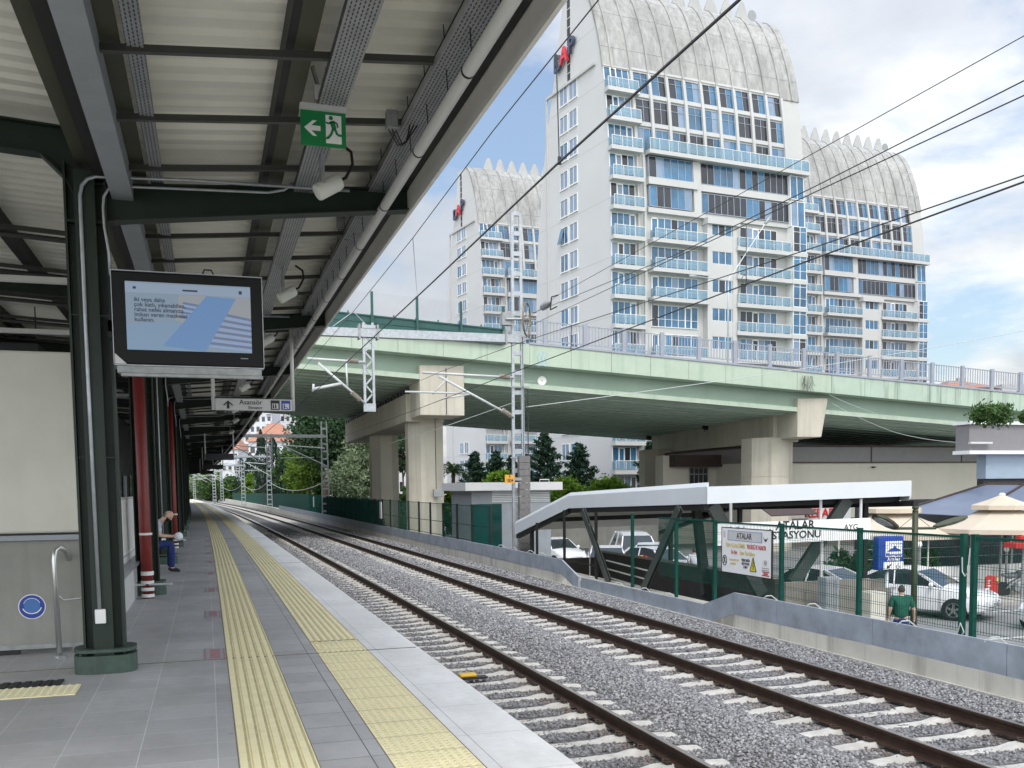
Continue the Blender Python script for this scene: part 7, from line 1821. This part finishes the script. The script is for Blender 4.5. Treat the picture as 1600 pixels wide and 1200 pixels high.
x, y = gp_(575, 104); broad('willow_tree', 'silvery green airy tree just left of the bridge columns', x, y, tz(575, 655, 104), wpx(44, 104), tz(575, 790, 104), lm_light, 9000, .19, 130, G1, fill=.7)
x, y = gp_(543, 98); broad('willow_tree', 'lower silvery bush behind the fence, right of the bamboo', x, y, tz(543, 705, 98), wpx(32, 98), tz(543, 795, 98), lm_light, 5000, .18, 90, G1, fill=.7)
x, y = gp_(480, 116); broad('bamboo_clump', 'bright yellow green bamboo clump behind the fence', x, y, tz(480, 698, 116), wpx(36, 116), tz(480, 790, 116), lm_bam, 9000, .18, 110, G1, cat='bamboo')
for i, (u, d, v, w) in enumerate(((410, 160, 672, 12), (428, 152, 682, 13), (392, 200, 708, 12), (378, 236, 716, 12), (444, 146, 716, 12))):
    x, y = gp_(u, d); cypress(['tall dark cypress in front of the orange roofed house, left of the twin tops', 'tall dark cypress in front of the orange roofed house, right of the twin tops', 'shorter dark cypress, first left of the tall pair', 'shorter dark cypress, farthest left of the row', 'short dark cypress right of the tall pair, next to the bamboo'][i], x, y, tz(u, v, d), wpx(w, d), 'dark cypresses by the line')
for i, (u, d, v, w, mt) in enumerate(((338, 305, 735, 26, lm_mid), (300, 410, 738, 26, lm_dark), (362, 245, 742, 20, lm_mid), (322, 340, 730, 24, lm_light), (352, 265, 700, 10, lm_lime), (392, 192, 735, 12, lm_lime), (290, 395, 742, 20, lm_mid), (314, 360, 742, 18, lm_light), (329, 330, 745, 18, lm_dark))):
    x, y = gp_(u, d); broad('distant_tree', ['mid green tree at the far bend of the line', 'dark tree at the very end of the platform', 'low green tree behind the far masts', 'pale tree on the skyline at the bend', 'small yellow green tree below the second orange roof', 'small lime tree in front of the cypresses', 'mid green tree hugging the last columns at the end of the platform', 'pale low tree between two far masts', 'dark low tree right of the far masts'][i], x, y, tz(u, v, d), wpx(w, d), ZG+.5, mt, 4200, .55 if d > 220 else .3, 60, 'distant trees at the bend')
x, y = gp_(629, 100); broad('dark_tree', 'dark tree seen through the gap between the two bridge columns', x, y, tz(629, 660, 100), wpx(28, 100), tz(629, 745, 100), lm_dark, 3500, .22, 60)
x, y = gp_(631, 92); broad('bush', 'pale green bush low in the gap between the bridge columns', x, y, tz(631, 752, 92), wpx(16, 92), ZG, lm_mid, 2200, .16, 40, cat='bush')
for i, (u, d, v, w) in enumerate(((743, 99, 706, 38), (776, 101, 705, 36), (800, 103, 712, 28), (851, 96, 676, 58), (905, 94, 692, 46), (1016, 92, 690, 44))):
    x, y = gp_(u, d); conifer(['dark conifer left of the tall mast, first from the left', 'dark conifer left of the tall mast, second from the left', 'dark conifer partly hidden behind the tall mast', 'largest dark conifer, just right of the tall mast', 'dark conifer second right of the tall mast', 'dark conifer beside the broad bridge pier'][i], x, y, tz(u, v, d), wpx(w, d))
for i, (u, d, v, w, vb) in enumerate(((886, 89, 745, 30, 800), (950, 88, 746, 36, 790), (780, 94, 734, 20, 770), (719, 62, 752, 27, 815), (706, 62, 770, 18, 830))):
    x, y = gp_(u, d); broad('round_bush', ['round lime green tree between the two right conifers', 'broad lime green rounded tree above the entrance roof', 'small lime bush above the kiosk roof', 'bright green bush between the bridge column and the kiosk', 'low green bush at the foot of the bridge column'][i], x, y, tz(u, v, d), wpx(w, d), tz(u, vb, d), lm_lime if i < 4 else lm_mid, 5000, .2, 60, 'bright rounded bushes', cat='bush')
for i, (u, d, v, w, mt) in enumerate(((456, 150, 688, 30, lm_mid), (522, 116, 692, 36, lm_mid), (418, 185, 728, 22, lm_light), (398, 215, 742, 22, lm_mid), (560, 102, 690, 30, lm_light), (545, 128, 650, 44, lm_mid))):
    x, y = gp_(u, d); broad('leafy_tree', ['leafy green tree behind the bamboo clump, left side', 'leafy green tree low between the bamboo and the silvery tree', 'pale leafy tree under the two tall cypresses', 'low leafy tree at the far fence below the orange roof', 'pale leafy tree pressed against the first bridge column', 'tall light green tree filling the gap left of the bridge cap'][i], x, y, tz(u, v, d), wpx(w, d), ZG+.3, mt, 5000, .2 if d < 130 else .3, 80, G1)
# palm
x, y = gp_(707, 82); zt_p = tz(707, 738, 82)
pm = thing('palm_tree', 'palm tree with arching fronds right of the bridge columns', 'palm', (x, y, ZG))
g = MB(); g.tube([(x, y, ZG), (x+.1, y, zt_p)], [.22, .16], 8); g.build('trunk', m_bark, pm)
P = []
for k in range(46):
    a = k*2.4; L = LR.uniform(1.2, 1.9); el_ = LR.uniform(.1, 1.3)
    for s in np.linspace(.12, 1, 16): P.append((x+.1+math.cos(a)*L*s*math.cos(el_), y+math.sin(a)*L*s*math.cos(el_), zt_p+L*s*math.sin(el_)-.45*s*s*L))
P = np.repeat(np.array(P), 3, 0)+LR.normal(size=(len(P)*3, 3))*.035; leafmesh('fronds', P, .13, LR.uniform(.2, 1, len(P)), lm_mid, pm, asp=.18)
x, y = gp_(1128, 78); broad('dark_tree', 'dark green tree glimpsed above the annex beneath the bridge', x, y, tz(1128, 685, 78), wpx(60, 78), ZG, lm_dark, 3200, .24, 60)
# roof planting, terrace plants
for i, (u, v, d, w, vb) in enumerate(((1548, 628, 39, 36, 668), (1606, 640, 39, 14, 664))):
    p = pd(u, 650, d); broad('roof_plant', ['straggly green shrub growing on the grey building roof', 'small shrub on the grey building roof at the frame edge'][i], p.x, p.y, tz(u, v, d), wpx(w, d), tz(u, vb, d), lm_mid, 2200, .09, 60, 'shrubs on the grey building roof', z0=4.3, cat='shrub', fill=.9)
for i, (u, v, d, w) in enumerate(((1316, 852, 33, 30), (1372, 846, 34, 22), (1398, 842, 34, 22), (1455, 850, 34.5, 20), (1345, 868, 32, 16))):
    x, y = gp_(u, d); broad('terrace_plant', 'green potted plant on the terrace, %s from the left' % ORD[[1316, 1345, 1372, 1398, 1455].index(u)], x, y, tz(u, v, d), wpx(w, d), ZG+.15, lm_mid if i % 2 else lm_dark, 1500, .11, 40, 'plants on the terrace', cat='plant', trunk=False)
# small weeds hanging from the bridge joint over the second pier
p = gy(1262, 590, BY-.15); wd = thing('hanging_weeds', 'dry weeds hanging from the bridge edge above the slanted pier cap', 'weeds', p)
g = MB()
for k in range(14):
    q = p+V((RNG.uniform(-.4, .4), -.02, .1)); g.tube([q, q+V((RNG.uniform(-.1, .1), -.05, -.35)), q+V((RNG.uniform(-.25, .25), -.03, -RNG.uniform(.5, 1.0)))], .014, 4)
g.build('stems', M('dry_stem', (.11, .105, .085), .9, var=.2), wd)
# scrub along the verge behind the fence
n = 9000; Yv = LR.uniform(62, 200, n); Xv = FX+.7+LR.uniform(0, 5, n)**1.2+np.array([C(q) for q in Yv]); Zv = -1.6+LR.uniform(0, 1.6, n)*LR.uniform(.2, 1, n)
vt = thing('verge_scrub', 'low green scrub growing behind the dark green fence', 'scrub', (12, 80, ZG)); vt['kind'] = 'stuff'
leafmesh('scrub_leaves', np.stack([Xv, Yv, Zv], 1), .22, LR.uniform(0, 1, n), lm_mid, vt)

# ------------------------------------------------------------------ distant buildings
def block(label, u0, u1, vt, d, mat, rows, cols, name='apartment_block', roof=None, depth=12, group=None, wm=m_carwin, vb=None):
    a, b_ = pd(u0, vt, d), pd(u1, vt, d); t = thing(name, label, 'building', ((a.x+b_.x)/2, a.y, ZG), group)
    dx = (b_-a); dx.z = 0; L = dx.length; ex = dx/L; ey = V((-ex.y, ex.x, 0)); zt = a.z; z0 = ZG if vb is None else pd(u0, vb, d).z
    g = MB(); g.obox((a+b_)/2+ey*depth/2+V((0, 0, (z0-zt)/2)), ex*L/2, ey*depth/2, (0, 0, (zt-z0)/2)); g.build('wall', mat, t)
    for r_ in range(rows):
        for c in range(cols):
            g = MB(); p = a+ex*L*(c+.5)/cols-V((0, 0, 1.9+r_*3.)); g.obox(p-ey*.02, ex*L/cols*.27, ey*.05, (0, 0, .75)); w_ = g.build('window', wm, t)
    if rows > 2:
        for c in (0, cols-1):
            g = MB()
            for r_ in range(rows): p = a+ex*L*(c+.5)/cols-V((0, 0, 3.0+r_*3.)); g.obox(p-ey*.5, ex*L/cols*.42, ey*.5, (0, 0, .45))
            g.build('balconies', mat, t)
    if roof:
        hh = roof; m0 = (a+b_)/2+ey*depth/2; e = .5
        P = [a-ex*e-ey*e, b_+ex*e-ey*e, b_+ex*e+ey*(depth+e), a-ex*e+ey*(depth+e)]; T = [a+ex*L*.35+ey*depth/2+V((0, 0, hh)), b_-ex*L*.35+ey*depth/2+V((0, 0, hh))]
        g = MB(); g.add(P+T, [(0, 1, 5, 4), (1, 2, 5), (2, 3, 4, 5), (3, 0, 4), (3, 2, 1, 0)]); rf = g.build('roof', m_roofred, t)
        g = MB(); c = m0+ex*L*.15+V((0, 0, hh*.6)); g.obox(c, ex*.5, ey*.5, (0, 0, 1.)); g.build('chimney', m_conc, rf)
    return t
m_apw = M('apartment_white', (.62, .63, .66), .8, var=.05, sc=.3); m_aplil = M('apartment_lilac', (.42, .36, .50), .8, var=.05)
block('house with an orange tiled roof behind the cypresses', 388, 452, 690, 205, m_apw, 3, 5, 'tiled_house', 4.2, group='orange roofed houses')
block('smaller orange roofed house farther left, partly behind the canopy edge', 345, 372, 702, 250, m_apw, 2, 3, 'tiled_house', 3.5, group='orange roofed houses')
block('white apartment block above the orange roof, left one', 380, 424, 630, 290, m_apw, 9, 5, group='white apartment blocks')
block('white apartment block with a lilac corner, right one', 428, 478, 615, 300, m_apw, 10, 6, group='white apartment blocks')
block('lilac painted apartment slab beside the white blocks', 464, 476, 618, 280, m_aplil, 7, 1, 'apartment_slab')
block('pale low flats at the far bend of the line', 296, 345, 716, 420, M('flats_grey', (.36, .36, .37), .8, var=.1), 3, 6, 'low_flats')
block('white building seen through the columns of the bridge', 612, 660, 712, 150, m_apw, 3, 5, 'white_building')
block('low building with a brownish red roof beyond the bridge railing at right', 1486, 1560, 606, 125, M('pinkish_wall', (.42, .30, .27), .8, var=.1), 1, 6, 'low_building', 1.6)
block('grey box building just visible above the railing at the right edge', 1566, 1640, 600, 150, M('far_grey', (.45, .44, .43), .8, var=.1), 2, 4, 'far_building')
# wall and canopy glimpsed behind the parked cars
g = MB(); a, b_ = pd(830, 828, 62), pd(1060, 826, 62); g.box(a.x, b_.x, a.y, a.y+.3, ZG, -.55); tag(g.build('boundary_wall', m_conc), 'grey boundary wall behind the parked cars', 'wall')
# far parked cars at the end of the line, small white shapes
for i, (u, d) in enumerate(((303, 400), (312, 405))):
    x, y = gp_(u, d); car(['tiny white car at the far end of the line, left one', 'tiny white car at the far end of the line, right one'][i], 'hatch', x, y, 20, m_carwhite, z=-1.1, group='far parked cars')
# ------------------------------------------------------------------ sky and sun
SUN_EL, SUN_AZ = R(54), R(192)      # azimuth measured clockwise from +Y: behind the camera, a little to the right
wd_ = bpy.data.worlds.new('World'); S.world = wd_; wd_.use_nodes = True
nt = wd_.node_tree; bg = nt.nodes['Background']; bg.inputs['Strength'].default_value = .15
sky = nd(nt, 'ShaderNodeTexSky', sky_type='NISHITA', sun_disc=False, sun_elevation=SUN_EL, sun_rotation=SUN_AZ, air_density=1., dust_density=1.2, ozone_density=1.2)
tc_ = nd(nt, 'ShaderNodeTexCoord'); sx_ = nd(nt, 'ShaderNodeSeparateXYZ'); nt.links.new(tc_.outputs['Generated'], sx_.inputs[0])
az_ = nd(nt, 'ShaderNodeMath', operation='ADD'); nt.links.new(sx_.outputs[2], az_.inputs[0]); az_.inputs[1].default_value = .22
ab_ = nd(nt, 'ShaderNodeMath', operation='MAXIMUM'); nt.links.new(az_.outputs[0], ab_.inputs[0]); ab_.inputs[1].default_value = .05
dv = nd(nt, 'ShaderNodeVectorMath', operation='DIVIDE'); nt.links.new(tc_.outputs['Generated'], dv.inputs[0])
cb_ = nd(nt, 'ShaderNodeCombineXYZ'); nt.links.new(ab_.outputs[0], cb_.inputs[0]); nt.links.new(ab_.outputs[0], cb_.inputs[1]); cb_.inputs[2].default_value = 1.; nt.links.new(cb_.outputs[0], dv.inputs[1])
def wn(scale, loc, detail=9, rough=.58, dist=.0):
    mp = nd(nt, 'ShaderNodeMapping'); mp.inputs['Location'].default_value = loc; mp.inputs['Scale'].default_value = (scale, scale, .6); nt.links.new(dv.outputs[0], mp.inputs[0])
    n = nd(nt, 'ShaderNodeTexNoise', Scale=1., Detail=detail, Roughness=rough, Distortion=dist); nt.links.new(mp.outputs[0], n.inputs['Vector']); return n.outputs['Fac']
CL = (0.4, 5.1, 1)
cov = ramp(nt, wn(.95, CL, 9, .58, .2), [(.41, .12), (.49, .82), (.57, 1.)])
shade = ramp(nt, wn(1.1, (7.7, 3.1, 2), 7, .55, .15), [(.34, (5.2, 5.45, 5.9)), (.47, (6.6, 6.8, 7.1)), (.60, (9.8, 9.75, 9.6))])
cl = mixc(nt, mixc(nt, sky.outputs[0], (1.5, 1.5, 1.45, 1), 1.0, 'MULTIPLY'), shade, cov)
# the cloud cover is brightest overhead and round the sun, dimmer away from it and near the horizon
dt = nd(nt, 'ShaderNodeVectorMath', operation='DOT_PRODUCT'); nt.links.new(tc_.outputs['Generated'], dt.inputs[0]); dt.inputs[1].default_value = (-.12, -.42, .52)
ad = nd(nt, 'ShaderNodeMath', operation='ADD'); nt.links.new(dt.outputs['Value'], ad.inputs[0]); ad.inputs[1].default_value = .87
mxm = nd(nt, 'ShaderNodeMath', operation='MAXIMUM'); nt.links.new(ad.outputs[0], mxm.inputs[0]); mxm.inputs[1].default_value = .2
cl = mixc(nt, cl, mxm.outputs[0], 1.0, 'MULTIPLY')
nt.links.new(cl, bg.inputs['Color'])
sd = bpy.data.lights.new('sun', 'SUN'); sd.energy = 1.25; sd.angle = R(18); sd.color = (1, .965, .91)
so_ = bpy.data.objects.new('sun', sd); COL.objects.link(so_)
dirv = V((math.sin(SUN_AZ)*math.cos(SUN_EL), math.cos(SUN_AZ)*math.cos(SUN_EL), math.sin(SUN_EL)))
so_.rotation_euler = (-dirv).to_track_quat('-Z', 'Y').to_euler(); so_.location = (0, -10, 40)
S.view_settings.view_transform = 'Standard'; S.view_settings.look = 'None'; S.view_settings.gamma = 1; S.view_settings.exposure = 0.45
S.render.engine = 'CYCLES'; S.cycles.use_denoising = True
try: S.cycles.denoiser = 'OPENIMAGEDENOISE'
except Exception: pass
S.cycles.max_bounces = 8; S.cycles.diffuse_bounces = 4; S.cycles.transparent_max_bounces = 16; S.cycles.use_adaptive_sampling = True; S.cycles.adaptive_threshold = .02
